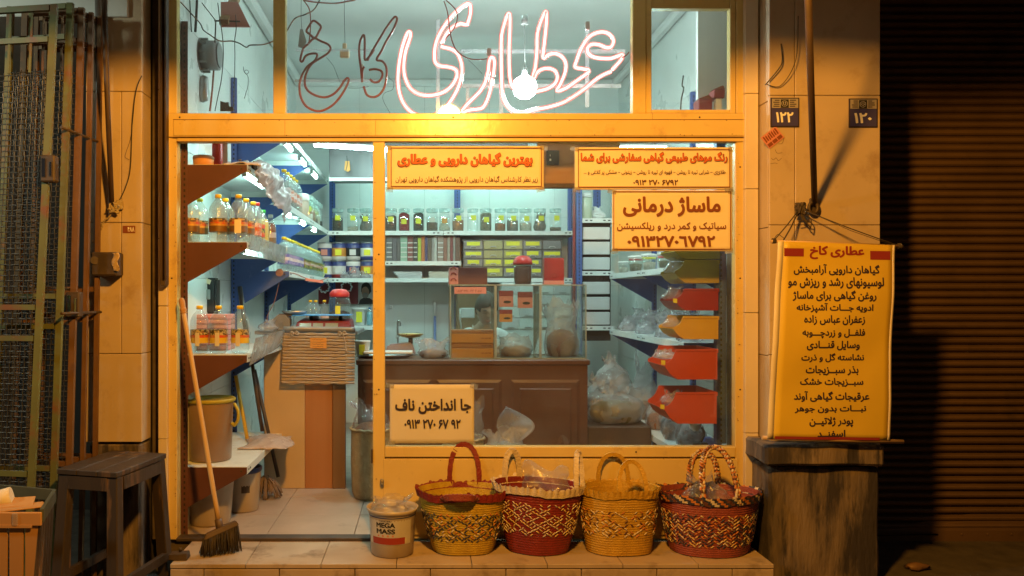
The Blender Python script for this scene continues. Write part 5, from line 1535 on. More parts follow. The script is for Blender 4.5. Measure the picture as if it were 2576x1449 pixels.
for k in range(14):
    c = at(474+(k % 2)*50, 0, .42); z = zd+.03*(k//2)
    q = MB(); q.box(c.x, c.x+.112, .40, .6, z+.001, z+.0285, .002)
    q.box(c.x+.004, c.x+.108, .397, .3995, z+.006, z+.010, mi=1)
    tag(q.build('flat_box', [M['pink'], M['ink_mar']]), f'flat salmon pink box, layer {["one","two","three","four","five","six","seven"][k//2]} from the shelf, {"left" if k % 2 == 0 else "right"} pile behind the three bottles', 'box', 'pink boxes behind the three bottles')
# clear strips clipped to the front edges of the near shelves
def strip(lab, cs, dy):
    q = MB()
    q.prism([Vector(p) for p in cs], dy)
    return tag(q.build('shelf_edge_strip', M['strip']), lab, 'edge strip', 'clear edge strips on the near shelves')
x = -.95
strip('clear plastic edge strip along the near bottle shelf', [(x, .10, 1.50), (x, 1.22, 1.50), (x+.012, 1.22, 1.61), (x+.012, .10, 1.61)], (.003, 0, 0))
strip('scratched clear edge strip tilted along the lower near shelf', [(x, .12, .905), (x, 1.1, .955), (x+.035, 1.1, 1.06), (x+.035, .12, 1.055)], (.003, 0, 0))

# things on the topmost near shelf
zt_ = 1.9865
t = thing('round_box', 'round orange plastic box on the uppermost near shelf', 'box', (X(512, .22), .22, zt_))
q = MB(); q.lathe([(.05, 0), (.054, .004), (.056, .05), (.05, .058)], (X(512, .22), .22, zt_+.001), 24); q.build('box_body', M['cardor'], t)
q = MB(); q.lathe([(.0575, .044), (.0575, .058), (.052, .064), (.01, .066)], (X(512, .22), .22, zt_+.001), 24); q.build('lid', M['wood_or'], t)
q = MB(); q.lathe([(.028, 0), (.03, .01), (.03, .2), (.026, .21)], (X(547, .3), .3, zt_+.001), 20); tag(q.build('cylinder_tin', M['red']), 'tall red tin standing beside the round orange box', 'tin')
q = MB(); q.box(X(556, .33), X(573, .33), .33, .41, zt_+.001, zt_+.2, .003); tag(q.build('carton_box', M['offwhite']), 'pale grey carton right of the tall red tin', 'box')
pJ = bottle_proto(M['cardor'], None, M['pet'], cola, .02, .075, True)
row(pJ, [((X(u, y), y, zt_+.001), f'tiny brown bottle, {w_} on the uppermost near shelf') for u, y, w_ in ((592, .5, 'leftmost'), (604, .4, 'in the middle'), (640, .46, 'rightmost, orange capped'))], 'tiny bottles on the uppermost shelf')
# white plastic bag draped over the corner of the top near shelf
q = MB()
def drape(a, b):
    y = .12+1.06*a
    n = noise.noise(Vector((a*6, b*5, 2.2)))+.8*abs(noise.noise(Vector((a*15, b*9, 4.2))))
    if b < .45:
        s_ = b/.45; xx = -1.10+.16*s_; zz = 1.99+.10*math.sin(PI*min(1, a*1.1))*(.5+s_*.3)*(1-.2*s_)+.02*n
    else:
        s_ = (b-.45)/.55; xx = -.94+.03*math.sin(s_*3)+.02*n; zz = 1.99+.10*math.sin(PI*min(1, a*1.1))*.64*(1-s_)-(.05+.17*a)*s_+.018*n
    return (xx+.02*n, y, zz)
q.grid(drape, 70, 36, thick=(.004, 0, .004))
tag(q.build('plastic_bag', mat('pinkish_white_bag_plastic', (.56, .47, .47), (.48, .4, .41), 8, rough=.35, bump=.4, bscale=22)), 'pinkish white plastic bag draped over the uppermost near shelf corner', 'plastic bag')
q = MB()
for k in range(9):
    c = Vector((X(717, .9), .9, 2.50-.032*k))
    q.tube([c+(Vector((.008*math.cos(a), 0, .018*math.sin(a))) if k % 2 else Vector((0, .008*math.cos(a), .018*math.sin(a)))) for a in [2*PI*i/10 for i in range(10)]], .0025, 5, closed=True)
tag(q.build('chain', M['iron']), 'short steel chain hanging over the draped bag', 'chain')

# ================================================================ jars, cans, books, drawers on the back rack
def jar(u, fill, fcol, lab, y=3.62, z=1.9015, tagc='yl', w_=.062, h=.222, tagz=.1, crump=False, xx=None):
    x = X(u, y) if xx is None else xx
    t = thing('glass_jar', lab, 'jar', (x, y, z), 'glass jars on the jar shelf')
    k = w_
    q = MB()
    sq = lambda a, r, zz: (r*(1/max(abs(math.cos(a)), abs(math.sin(a))))**.55 if zz < h*.84 else r, zz)
    q.lathe([(k*.80, .002), (k*.86, .008), (k*.88, .03), (k*.88, h*.70), (k*.80, h*.78), (k*.78, h*.83)], (x, y, z), 24, fn=sq, cap1=False); q.build('jar_body', M['jar'], t)
    q = MB(); q.lathe([(k*.78, h*.83), (k*.88, h*.845), (k*.90, h*.87), (k*.88, h*.9), (k*.90, h*.93), (k*.90, h*.985), (k*.84, h)], (x, y, z), 24); q.build('lid', M['jar_lid'], t)
    if fill:
        q = MB()
        if crump: crumple(q, (x, y, z+.008), k*.85, k*.85, fill*h, u*.7, .5)
        else: q.lathe([(k*.80, .008), (k*.83, .03), (k*.83, fill*h*.93), (k*.5, fill*h), (k*.02, fill*h*.98)], (x, y, z), 20, fn=lambda a, r, zz: (sq(a, r, zz)[0], zz+(.006*math.sin(2*a+u) if zz > fill*h*.9 else 0)))
        q.build('contents', fcol, t)
    if tagc:
        q = MB(); q.box(x-.024+.004*math.sin(u), x+.026+.004*math.sin(u), y-k*1.02-.0055, y-k*1.02-.0045, z+tagz, z+tagz+.048); 
        q.build('paper_tag', M[tagc], t)
M['jar_lid'] = clear('frosted_jar_lid', (.85, .95, .93), .42, (.72, .84, .82), .08, .7, .08)
def sp_(n, a, b, s=70): return mat(n, a, b, s, rough=.9, bump=.6, bscale=160)
f_blk, f_red, f_brn = sp_('dark_tea_leaves', (.04, .03, .028), (.075, .055, .05)), sp_('dried_red_petals', (.24, .022, .03), (.16, .012, .02)), sp_('brown_herb', (.16, .11, .085), (.09, .06, .045))
f_or, f_wh, f_gn, f_gy = sp_('orange_spice', (.32, .12, .05), (.2, .1, .06), 40), sp_('pale_seeds', (.55, .5, .42), (.3, .27, .22), 120), sp_('dull_green_herb', (.20, .18, .13), (.11, .1, .07), 90), sp_('grey_seeds', (.21, .17, .15), (.15, .12, .1), 120)
JR = [(850, .50, f_blk, 'jar half full of black tea, second left of the door post'), (888, .18, f_wh, 'nearly empty jar with a yellow tag left of the door post'), (920, .55, f_gy, 'jar holding a crumpled grey bag beside the door post'),
      (983, .58, f_blk, 'first jar right of the door post, dark tea inside'), (1017, .78, f_red, 'jar full of dark red petals'), (1053, .72, f_blk, 'jar full of black tea beside the red petals jar'), (1087, .34, f_brn, 'jar with a tall white paper tag'), (1118, .35, f_wh, 'jar with a crumpled bag and an orange tag'), (1152, .42, f_or, 'jar half full of orange brown spice at the shelf joint'),
      (1189, .0, None, 'empty looking jar with a yellow tag right of the shelf joint'), (1222, .72, f_gn, 'jar filled high with grey green herb'), (1258, .30, f_or, 'jar a third full of orange spice'), (1289, .42, f_gy, 'jar half full of brownish powder'), (1322, .32, f_wh, 'jar with pale speckled seeds at the bottom'), (1358, .62, f_gy, 'jar holding a shiny grey bag'), (1397, .15, f_brn, 'rightmost jar on the shelf, nearly empty')]
for u, f, c, lab in JR:
    jar(u, min(.80, f*1.18), c, lab, tagc='paper' if u == 1087 else 'cardor' if u == 1118 else 'yl', crump=u in (920, 1118, 1358), tagz=.085+.02*math.sin(u), w_=.063+.004*math.sin(u*3))
for k in range(5):
    jar(700+k, .5 if k % 2 else .3, [f_wh, f_or, f_brn, f_wh, f_blk][k], f'jar on the left rack second far shelf, {ordn[k]} from the front, behind the white tub', y=2.62+.155*k, xx=-1.0, tagc='yl')
t = thing('lidded_tub', 'tall pinkish tub with white lid among the left rack bottles', 'tub', (-1.0, 2.28, 1.9015))
q = MB(); q.lathe([(.062, 0), (.066, .01), (.068, .13), (.06, .15)], (-1.0, 2.28, 1.9015), 24); q.build('tub_body', M['pink_tub'] if 'pink_tub' in M else M['tub'], t)
q = MB(); q.lathe([(.068, .14), (.07, .145), (.07, .19), (.064, .196)], (-1.0, 2.28, 1.9015), 24); q.build('lid', M['white'], t)

def can(u, z, k, lab):
    y = 3.60; x = X(u, y)
    t = thing('can', lab, 'can', (x, y, z), 'stacked cans on the back rack')
    r, h = .073, .168
    ms = [[M['navy_c'], M['white'], M['navy_c']], [M['navy_c'], M['offwhite'], M['red_c']], [M['offwhite'], M['navy_c'], M['offwhite']], [M['navy_c'], M['cardor'], M['offwhite']], [M['navy_c'], M['black'], M['offwhite']]][k % 5]
    q = MB()
    for j, (a, b) in enumerate(((.0, .035), (.035, .115), (.115, h))):
        q.mi = 2-j if j != 1 else 1
        q.lathe([(r, a), (r, b)], (x, y, z), 22, cap0=j == 0, cap1=j == 2)
    q.build('can_body', ms, t)
    q = MB(); q.lathe([(r+.0015, h-.010), (r+.0015, h+.0005), (r*.9, h+.003)], (x, y, z), 22); q.build('rim', M['steel'], t)
    q = MB(); q.box(x-.03, x+.03, y-r-.006, y-r-.0022, z+.045, z+.10); q.build('label_patch', [M['yl'], M['offwhite'], M['pink'], M['yl'], M['offwhite']][k % 5], t)
M['navy_c'] = mat('navy_can_print', (.035, .045, .16), (.05, .06, .2), 20, rough=.35)
M['red_c'] = mat('red_can_print', (.3, .03, .03), (.22, .02, .02), 20, rough=.35)
n_ = 0
for row_, z in enumerate((1.4535, 1.6255)):
    for k, u in enumerate((818, 853, 889, 925)):
        can(u, z, k+row_*2, f'printed can, {["leftmost", "second", "third", "rightmost"][k]} of the {"bottom" if row_ == 0 else "top"} layer of stacked cans'); n_ += 1
# plastic bags in front of the cans
for k, (u, w_, h) in enumerate(((868, .06, .06), (893, .085, .10), (918, .07, .06))):
    q = MB(); crumple(q, (X(u, 3.515), 3.515, 1.4535), w_*.75, .024, h, 3.3*k+1, .4, amp=.35)
    tag(q.build('plastic_bag', M['bag_dense']), f'small clear bag of herbs, {["left", "middle", "right"][k]} of three in front of the stacked cans', 'plastic bag', 'small bags in front of the cans')
q = MB(); crumple(q, (-.99, 3.36, 1.4535), .05, .05, .13, 8.8, .4, amp=.3)
tag(q.build('plastic_bag', mat('yellow_green_bag', (.42, .48, .18), (.5, .55, .4), 12, rough=.3, bump=.4)), 'yellow green bag at the far end of the receding bottle row', 'plastic bag')

BK = [(120,185,(.12,.12,.13)),(186,235,(.10,.10,.12)),(236,270,(.09,.09,.10)),(272,346,(.27,.42,.33)),(347,408,(.20,.06,.055)),(410,457,(.035,.035,.035)),(459,495,(.42,.50,.06)),(497,534,(.50,.16,.05)),(536,564,(.06,.06,.16)),(566,610,(.12,.09,.07)),(612,632,(.34,.32,.32)),(633,664,(.48,.48,.46)),(670,735,(.30,.23,.20)),(736,774,(.27,.12,.09)),(776,806,(.36,.3,.25)),(807,838,(.22,.05,.05)),(840,860,(.36,.34,.32)),(862,915,(.17,.09,.065))]
nm = ['dark grey book at the left end of the row','second dark grey book','slim charcoal book beside the pale green one','wide pale green book','red brown book beside the pale green one','black book with pale lettering bars','lime green book','orange book','slim navy book','dark brown book','slim grey book','pale grey book','wide tan book','rust brown book','light tan book','maroon book near the right end','slim pale book','wide brown book at the right end']
for (a, b, c), lab in zip(BK, nm):
    u0, u1 = 943.4+a*.2343, 943.4+b*.2343
    y = 3.55; h = .235+rnd.uniform(-.015, .012)
    t = thing('book', lab+' on the book shelf', 'book', (X((u0+u1)/2, y), y, 1.6135), 'books on the book shelf')
    x0, x1 = X(u0, y)+.0005, X(u1, y)-.0005
    m_ = mat('book_cloth', c, tuple(v*.8 for v in c), 25, rough=.6)
    q = MB(); q.box(x0, x1, y, y+.003, 1.6135, 1.6135+h, .0012); q.box(x0, x0+.002, y+.003, y+.17, 1.6135, 1.6135+h); q.box(x1-.002, x1, y+.003, y+.17, 1.6135, 1.6135+h); q.build('cover', m_, t)
    q = MB(); q.box(x0+.0022, x1-.0022, y+.0032, y+.165, 1.617, 1.6135+h-.005); q.build('pages', M['paper'], t)
    if c[0] < .04 or b-a > 60:
        q = MB()
        for j in range(4): q.box(x0+.003, x1-.003, y-.0008, y-.0001, 1.65+j*.045, 1.66+j*.045)
        q.build('spine_bar', M['offwhite'], t)
for k, (u0, u1, z0, n) in enumerate(((1001, 1061, 1.4535, 2), (1078, 1130, 1.4535, 2))):
    q = MB()
    for j in range(5): q.box(X(u0, 3.53)+.006*(j % 2)-.01*j*(k == 0), X(u1, 3.53)+.004*(j % 3), 3.52+.004*(j % 2), 3.74, z0+.001+j*.012, z0+.0118+j*.012, .001)
    tag(q.build('paper_stack', M['paper'] if k else M['offwhite']), ['stack of papers lying left under the book shelf', 'stack of papers lying right under the book shelf'][k], 'papers', 'paper stacks under the book shelf')

yb = 3.50
t = thing('drawer_cabinet', 'clear plastic small parts cabinet with yellow tagged drawers on the back rack', 'drawer cabinet', (X(1290, yb), yb, 1.4535))
q = MB()
us = [1166, 1215.6, 1265.8, 1315.3, 1364.5, 1413]
vs_ = [604, 628.5, 650.5, 671.5, 697]
q.box(X(1164, yb), X(1415, yb), yb+.30, yb+.31, 1.4535, Z(602, yb))
for v in vs_: q.box(X(1164, yb), X(1415, yb), yb+.006, yb+.30, Z(v, yb)-.0015, Z(v, yb)+.0015)
for u in us: q.box(X(u, yb)-.0015, X(u, yb)+.0015, yb+.004, yb+.30, 1.4535, Z(602, yb))
q.build('carcass', M['hood'], t)
dr_m = [mat('smoky_drawer_plastic', (.22, .22, .23), (.17, .17, .18), 6, rough=.3), mat('yellowed_drawer_plastic', (.36, .34, .17), (.3, .28, .14), 6, rough=.3)]
for i in range(5):
    for j in range(4):
        a, b = at(us[i]+1.5, vs_[j+1]-1.5, yb), at(us[i+1]-1.5, vs_[j]+1.5, yb)
        q = MB(); q.box(a.x, b.x, yb, yb+.28, a.z, b.z, .003); d = q.build('drawer', dr_m[1 if (i == 1 or (i == 2 and j < 3)) else 0], t)
        c = (a.x+b.x)/2
        q = MB(); q.tube([Vector((c+dx, yb-.008-(.008 if k in (1, 2) else 0), a.z+.012+dz)) for k, (dx, dz) in enumerate(((-.03, 0), (-.022, .014), (.022, .014), (.03, 0)))], .0035, 6); q.build('handle', M['offwhite'], d)
        if not (i == 1 and j in (0, 1)) and not (i == 4 and j == 0):
            q = MB(); s_ = rnd.uniform(.6, .9)*(b.x-a.x)/2; q.box(c-s_, c+s_, yb-.0022, yb-.0006, b.z-.046, b.z-.010+rnd.uniform(-.004, .003)); q.build('label_strip', M['yl'], d)

# ================================================================ counter and what stands on it
YC = 1.13
ztop = Z(905, YC)
t = thing('counter', 'dark walnut shop counter with raised panels behind the window', 'counter', (.3, YC, 0))
q = MB(); q.box(X(896, YC), X(1484, YC), YC-.012, YC+.56, ztop-.035, ztop, .006); top = q.build('counter_top', M['wood_ctr'], t)
q = MB(); q.box(X(900, YC), X(1478, YC), YC, YC+.03, .07, ztop-.036); q.box(X(900, YC), X(900, YC)+.03, YC+.03, YC+.5, .0, ztop-.036); q.box(X(1478, YC)-.03, X(1478, YC), YC+.03, YC+.5, .0, ztop-.036); q.build('carcass', M['wood_ctr'], t)
for u0, u1 in ((912, 1085), (1098, 1262), (1285, 1458)):
    q = MB()
    a, b = at(u0, 1150, YC), at(u1, 955, YC)
    for k, (ins, d) in enumerate(((0, .008), (.045, .014))):
        q.hexa([(a.x+ins, YC-.0005, a.z+ins), (b.x-ins, YC-.0005, a.z+ins), (b.x-ins, YC-.0005, b.z-ins), (a.x+ins, YC-.0005, b.z-ins), (a.x+ins+.02, YC-d, a.z+ins+.02), (b.x-ins-.02, YC-d, a.z+ins+.02), (b.x-ins-.02, YC-d, b.z-ins-.02), (a.x+ins+.02, YC-d, b.z-ins-.02)])
    q.build('raised_panel', M['wood_ctr'], t)
q = MB(); q.box(X(1325, YC-.05), X(1450, YC-.05), YC-.06, YC-.002, .02, Z(1150, YC-.05), .004)
tag(q.build('low_box', M['wood_post']), 'low brown box standing in front of the counter base', 'box')
q = MB(); q.box(X(900, YC), X(1478, YC), YC+.02, YC+.05, .0, .069); q.build('kick_board', M['rail'], t)
# left part: end panels, wicker fronted desk
t = thing('desk', 'desk with beige and orange end panels behind the hanging wicker screen', 'desk', (-.8, YC+.04, 0))
for n, u0, u1, m_ in (('end_panel', 662, 765, 'beige_pan'), ('wood_panel', 765.5, 835, 'wood_or'), ('corner_post', 835.5, 868, 'wood_post')):
    q = MB(); q.box(X(u0, YC), X(u1, YC), YC+(.03 if n != 'corner_post' else .018), YC+.06, .0, 1.02, .003); q.build(n, M[m_], t)
q = MB(); q.box(X(640, YC), X(900, YC), YC+.0, YC+.6, 1.025, 1.05, .004); q.build('desk_top', M['hood'], t)
t = thing('wicker_screen', 'woven cane screen tied to the desk edge with white laces', 'screen', at(800, 967, 1.07))
YWK = 1.07
TLw, TRw, BLw, BRw = (712, 836), (894, 838), (707, 966), (892, 967)
def wk(a, b):
    u = (TLw[0]*(1-a)+TRw[0]*a)*(1-b)+(BLw[0]*(1-a)+BRw[0]*a)*b
    v = (TLw[1]*(1-a)+TRw[1]*a)*(1-b)+(BLw[1]*(1-a)+BRw[1]*a)*b
    return at(u, v, YWK)
q = MB()
NB = 17
for k in range(NB):
    b0, b1 = k/NB+.004, (k+1)/NB-.004
    ph = PI*(k % 2)
    wob = lambda a: .004*math.sin(a*2*PI*4.5+ph)
    q.grid(lambda a, b: wk(a, b0+(b1-b0)*b)+Vector((0, -wob(a)-.003*math.sin(PI*b), .003*math.sin(a*2*PI*4.5+ph)*(1 if b > .5 else -1))), 48, 3, thick=(0, .003, 0))
q.build('woven_slats', M['wicker'], t)
q = MB(); q.grid(lambda a, b: wk(a, -.12+.10*b)+Vector((0, -.004-.004*math.sin(a*9), 0)), 14, 2, thick=(0, .004, 0)); q.build('top_hem', M['hood'], t)
q = MB()
for u in (740, 860):
    c = at(u, 838, YWK-.014)
    for d in ((.026, .008), (-.026, .008), (.03, -.008), (-.022, -.012)):
        q.tube(smooth_path([c, c+Vector((d[0]*.6, -.006, d[1]*1.4)), c+Vector((d[0], 0, d[1]*.2)), c+Vector((0, -.004, -.003))], 4), .0042, 6)
    if u == 860: q.tube(smooth_path([c, c+Vector((.018, -.004, -.04)), c+Vector((.024, -.002, -.09)), c+Vector((.03, -.004, -.125))], 4), [.004]*9+[.005, .007, .007, .005], 6)
q.build('lace', M['wicker'], t)
t = thing('note', 'orange paper note with scribbled lines on the wicker screen', 'note', at(801, 876, YWK-.012))
for k, (v0, v1) in enumerate(((850, 860), (861, 876))):
    q = MB(); q.box(X(781, YWK), X(822, YWK), YWK-.0125, YWK-.0115, Z(v1, YWK), Z(v0, YWK)); q.build('slip', M['cardor'], t)
q = MB()
for k, v in enumerate((854, 866, 872)):
    q.tube(smooth_path([at(786+j*3.4, v+1.8*math.sin(j*2.3+k*4), YWK-.0128) for j in range(9)], 3), .0009, 4)
q.build('scribble', M['ink_blk'], t)
# desk things
zd2 = 1.051
t = thing('weighing_scale', 'maroon electronic scale with blue tray and three displays on the desk', 'scale', (X(815, 1.2), 1.2, zd2))
q = MB(); x0, x1 = X(742, 1.14), X(884, 1.14)
q.hexa([(x0, 1.13, zd2+.001), (x1, 1.13, zd2+.001), (x1, 1.42, zd2+.001), (x0, 1.42, zd2+.001), (x0+.012, 1.165, zd2+.062), (x1-.012, 1.165, zd2+.062), (x1-.012, 1.42, zd2+.075), (x0+.012, 1.42, zd2+.075)])
bmesh.ops.bevel(q.bm, geom=q.bm.edges[:], offset=.006, segments=2, affect='EDGES'); q.build('scale_body', M['maroon_pl'], t)
for u0, u1 in ((753, 782), (787, 812), (818, 850)):
    q = MB(); a, b = X(u0, 1.14), X(u1, 1.14)
    q.hexa([(a, 1.1365, zd2+.014), (b, 1.1365, zd2+.014), (b, 1.1395, zd2+.012), (a, 1.1395, zd2+.012), (a, 1.156, zd2+.050), (b, 1.156, zd2+.050), (b, 1.159, zd2+.048), (a, 1.159, zd2+.048)]); q.build('display', M['lcd'], t)
q = MB(); q.box(X(738, 1.2), X(880, 1.2), 1.12, 1.44, zd2+.098, zd2+.104, .003); q.build('tray', M['blue_pl'], t)
for dx in (-.1, .1):
    q = MB(); q.cyl(((x0+x1)/2+dx, 1.28, zd2+.06), ((x0+x1)/2+dx, 1.28, zd2+.099), .014, 10); q.build('tray_foot', M['black'], t)
t = thing('old_balance', 'dark cast iron balance with brass scoop left of the electronic scale', 'balance', (X(715, 1.2), 1.2, zd2))
q = MB(); c = Vector((X(708, 1.15), 1.15, zd2))
q.prism([c+Vector((.062*math.cos(a), 0, .055+.055*math.sin(a))) for a in [2*PI*(i+.5)/8 for i in range(8)]], (0, .07, 0)); q.box(c.x-.05, c.x+.05, 1.13, 1.25, zd2+.001, zd2+.012, .003); q.cyl(c+Vector((0, -.006, .05)), c+Vector((0, -.02, .05)), .01, 10)
q.build('cast_body', M['hood'], t)
q = MB(); q.lathe([(.012, 0), (.06, .01), (.075, .03), (.072, .031), (.055, .012), (.01, .004)], (c.x+.08, 1.2, zd2+.10), 22, sx=1.2, sy=.8); q.build('scoop', M['steel'], t)
q = MB(); q.bar((c.x-.02, 1.18, zd2+.105), (c.x+.09, 1.18, zd2+.10), .02, .012); q.build('beam', M['iron'], t)
q = MB(); crumple(q, (X(672, 1.1), 1.12, zd2), .07, .04, .07, 2.9, .3)
tag(q.build('plastic_bag', M['bag_dense']), 'flat clear bag lying left of the cast iron balance', 'plastic bag')
pK = bottle_proto(M['yellow'], [L_wh], M['pet'], None, .035, .2)
row(pK, [((X(u, y), y, zd2+.001), f'small clear bottle with yellow cap, {w_} behind the electronic scale') for u, y, w_ in ((781, 1.52, 'leftmost'), (794, 1.47, 'middle one'), (816, 1.55, 'rightmost'))], 'small bottles behind the scale')
t = thing('red_lidded_jar', 'large dark jar with red lid and yellow tag behind the electronic scale', 'jar', (X(854, 1.6), 1.6, zd2))
c = (X(854, 1.6), 1.6, zd2+.001)
q = MB(); q.lathe([(.07, 0), (.08, .01), (.082, .17), (.07, .215), (.06, .222)], c, 24, cap1=False); q.build('jar_body', M['jar'], t)
q = MB(); q.lathe([(.068, .002), (.076, .02), (.076, .11), (.03, .125)], c, 20); q.build('contents', f_blk, t)
q = MB(); q.lathe([(.068, .222), (.072, .226), (.072, .25), (.05, .275), (.012, .28)], c, 24); q.build('lid', M['red'], t)
q = MB(); q.box(X(843, 1.51), X(856, 1.51), 1.512, 1.5135, zd2+.10, zd2+.16); q.build('paper_tag', M['yl'], t)
# card reader on the left wall, cables
t = thing('card_reader', 'black card payment terminal on the left wall behind the bottles', 'card terminal', at(517, 790, .62))
q = MB(); a, b = at(489, 790, .62), at(551, 699, .62)
q.hexa([(a.x+.01, .62, a.z), (b.x-.02, .62, a.z), (b.x-.01, .70, a.z), (a.x+.02, .70, a.z), (a.x, .63, b.z), (b.x-.02, .63, b.z), (b.x-.01, .70, b.z), (a.x+.02, .70, b.z)])
bmesh.ops.bevel(q.bm, geom=q.bm.edges[:], offset=.012, segments=2, affect='EDGES'); q.build('case', M['black'], t)
q = MB(); c = at(517, 741, .615); q.box(c.x-.028, c.x+.028, .609, .622, c.z-.03, c.z+.03, .004); q.build('screen', M['lcd'], t)
q = MB(); c = at(518, 706, .615); q.prism([c+rot2(x, z, -.35) for x, z in ((-.03, -.014), (.03, -.014), (.03, .014), (-.03, .014))], (0, -.002, 0)); q.build('sticky_note', M['paper_y'], t)
cable('white cable looping down behind the card terminal', [], A2, 0, M['white']) if False else None
q = MB(); q.tube(smooth_path([at(500, 700, .7), at(493, 760, .68), at(508, 790, .66), at(520, 812, .6)]), .003, 5); tag(q.build('cable', M['white']), 'grey cable running down beside the card terminal', 'cable')
q = MB(); q.tube(smooth_path([at(706, 690, 1.3), at(700, 720, 1.3), at(690, 760, 1.3), at(672, 800, 1.3), at(690, 830, 1.2)]), .0028, 5); q.tube(smooth_path([at(706, 684, 1.26), at(740, 688, 1.26), at(770, 700, 1.26), at(800, 706, 1.3), at(826, 698, 1.5)]), .0035, 5)
c = at(704, 686, 1.25); q.cyl(c, c+Vector((0, -.02, 0)), .026, 18)
tag(q.build('reel_cable', M['wire_p']), 'pinkish cable with round knob strung under the bottle shelf', 'cable')
q = MB(); q.bar(at(768, 703, 1.25), at(812, 709, 1.3), .02, .018); tag(q.build('adapter', M['pink']), 'pink plastic adapter hanging under the bottle shelf', 'adapter')
q = MB(); q.cyl(at(603, 722, .9), at(622, 850, .8), .016, 10); tag(q.build('umbrella_stick', M['black']), 'dark rounded stick leaning among the left rack brackets', 'stick')
q = MB(); q.box(X(800, 3.9), X(900, 3.9), 3.93, 3.985, Z(765, 3.9), Z(706, 3.9), .004); tag(q.build('dark_tray', M['maroon_pl']), 'dark maroon tray leaning on the back wall beside the portrait', 'tray')
for k, u in enumerate((816, 872)):
    q = MB(); c = at(u, 722, 3.9)
    q.tube([c+Vector((.05*(1+.16*math.cos(9*a))*math.cos(a), 0, .05*(1+.16*math.cos(9*a))*math.sin(a))) for a in [2*PI*i/54 for i in range(54)]], .009, 5, closed=True)
    tag(q.build('silver_ornament', M['chrome']), f'silver scalloped ring ornament, {["left", "right"][k]} one on the dark maroon tray', 'ornament', 'silver ornaments')
# portrait on the back wall
t = thing('portrait', 'framed pale photograph of a bearded man on the back wall', 'portrait', at(916, 766, 3.95))
q = MB(); a, b = at(893, 766, 3.95), at(948, 706, 3.95); q.box(a.x, b.x, 3.95, 3.98, a.z, b.z, .003); q.build('print', M['offwhite'], t)
q = MB()
def blob(q, u, v, ru, rv, y, n=16): q.prism([at(u+ru*math.cos(2*PI*i/n)*(1+.06*math.sin(i*2.1)), v+rv*math.sin(2*PI*i/n), y) for i in range(n)], (0, .001, 0))
blob(q, 921, 727, 13, 17, 3.9485); q.build('picture_hair', M['hair'], t)
q = MB(); blob(q, 919, 734, 9.5, 13, 3.947); q.build('picture_face', M['skin'], t)
q = MB(); blob(q, 919, 743, 8, 7, 3.9455); q.build('picture_beard', M['hood'], t)
q = MB(); q.prism([at(*p, 3.9475) for p in ((902, 765.5), (906, 754), (916, 748), (930, 750), (942, 758), (944, 765.5))], (0, .001, 0)); q.build('picture_robe', M['black'], t)
# small white pots on the low back shelf
for k, (u, z) in enumerate(((905, 1.0015), (912, .62))):
    y = 3.6 if k == 0 else 1.32
    t = thing('white_pot', ['white pot with yellow tag on the low back shelf', 'small white pot with yellow tag behind the counter tray'][k], 'pot', (X(u, y), y, z), 'white pots with yellow tags')
    if k: z = ztop+.001; t.location.z = z; ORG[t] = Vector(t.location)
    s_ = 1 if k == 0 else .7
    q = MB(); q.lathe([(.055*s_, 0), (.06*s_, .01), (.075*s_, .15*s_), (.08*s_, .152*s_), (.08*s_, .165*s_), (.07*s_, .166*s_), (.055*s_, .02)], (X(u, y), y, z), 22, cap1=False); q.build('pot_body', M['white'], t)
    q = MB(); q.box(X(u, y)-.028*s_, X(u, y)+.028*s_, y-.077*s_, y-.0755*s_, z+.03*s_, z+.13*s_); q.build('paper_tag', M['yl'], t)
pL = bottle_proto(M['blue_pl'], None, M['pet'], mat('blue_liquid', (.25, .5, .6), rough=.3), .03, .17, True)
row(pL, [((X(930, 3.55), 3.55, 1.001), 'pale blue spray bottle on the low back shelf by the door post')], None)

# glass boxes on the counter
def gbox(u0, u1, lab, y=1.2, dp=.30, v0=717):
    t = thing('glass_box', lab, 'glass box', (X((u0+u1)/2, y), y, ztop), 'glass boxes on the counter')
    x0, x1, z0, z1 = X(u0, y), X(u1, y), ztop+.001, Z(v0, y)
    q = MB()
    q.box(x0, x1, y, y+.004, z0, z1); q.box(x0, x0+.004, y+.004, y+dp-.004, z0, z1); q.box(x1-.004, x1, y+.004, y+dp-.004, z0, z1); q.box(x0, x1, y+dp-.004, y+dp, z0, z1); q.box(x0+.004, x1-.004, y+.004, y+dp-.004, z0, z0+.004); q.box(x0+.004, x1-.004, y+.004, y+dp-.004, z1-.004, z1)
    q.build('panes', M['tank'], t)
    q = MB()
    for x in (x0, x1):
        for yy in (y, y+dp): q.bar((x, yy, z0), (x, yy, z1), .007, .007)
    for z in (z0+.003, z1):
        for yy in (y, y+dp): q.bar((x0, yy, z), (x1, yy, z), .007, .007)
        for x in (x0, x1): q.bar((x, y, z), (x, y+dp, z), .007, .007)
    q.build('sealed_edge', M['tank_edge'], t)
    return x0, x1, z0, z1
a = gbox(1133, 1245, 'left glass box on the counter holding an orange card folder')
b_ = gbox(1248, 1358, 'middle glass box on the counter with three packets taped inside')
c_ = gbox(1361, 1474, 'right glass box on the counter holding a tall bag of spice')
t = thing('card_folder', 'orange card file standing in the left glass box', 'folder', ((a[0]+a[1])/2, 1.22, a[2]+.004))
zt2 = Z(829, 1.21)
for k, (z0, z1, dy) in enumerate(((0, .065, .0), (.066, .10, .004), (.101, .165, -.001), (.166, zt2-a[2]-.006, .003))):
    q = MB(); q.box(a[0]+.008, a[1]-.008, 1.212+dy, 1.36, a[2]+.005+z0, a[2]+.005+z1-.0015, .003); q.build('card_layer', M['cardor'] if k % 2 == 0 else M['wood_or'], t)
q = MB()
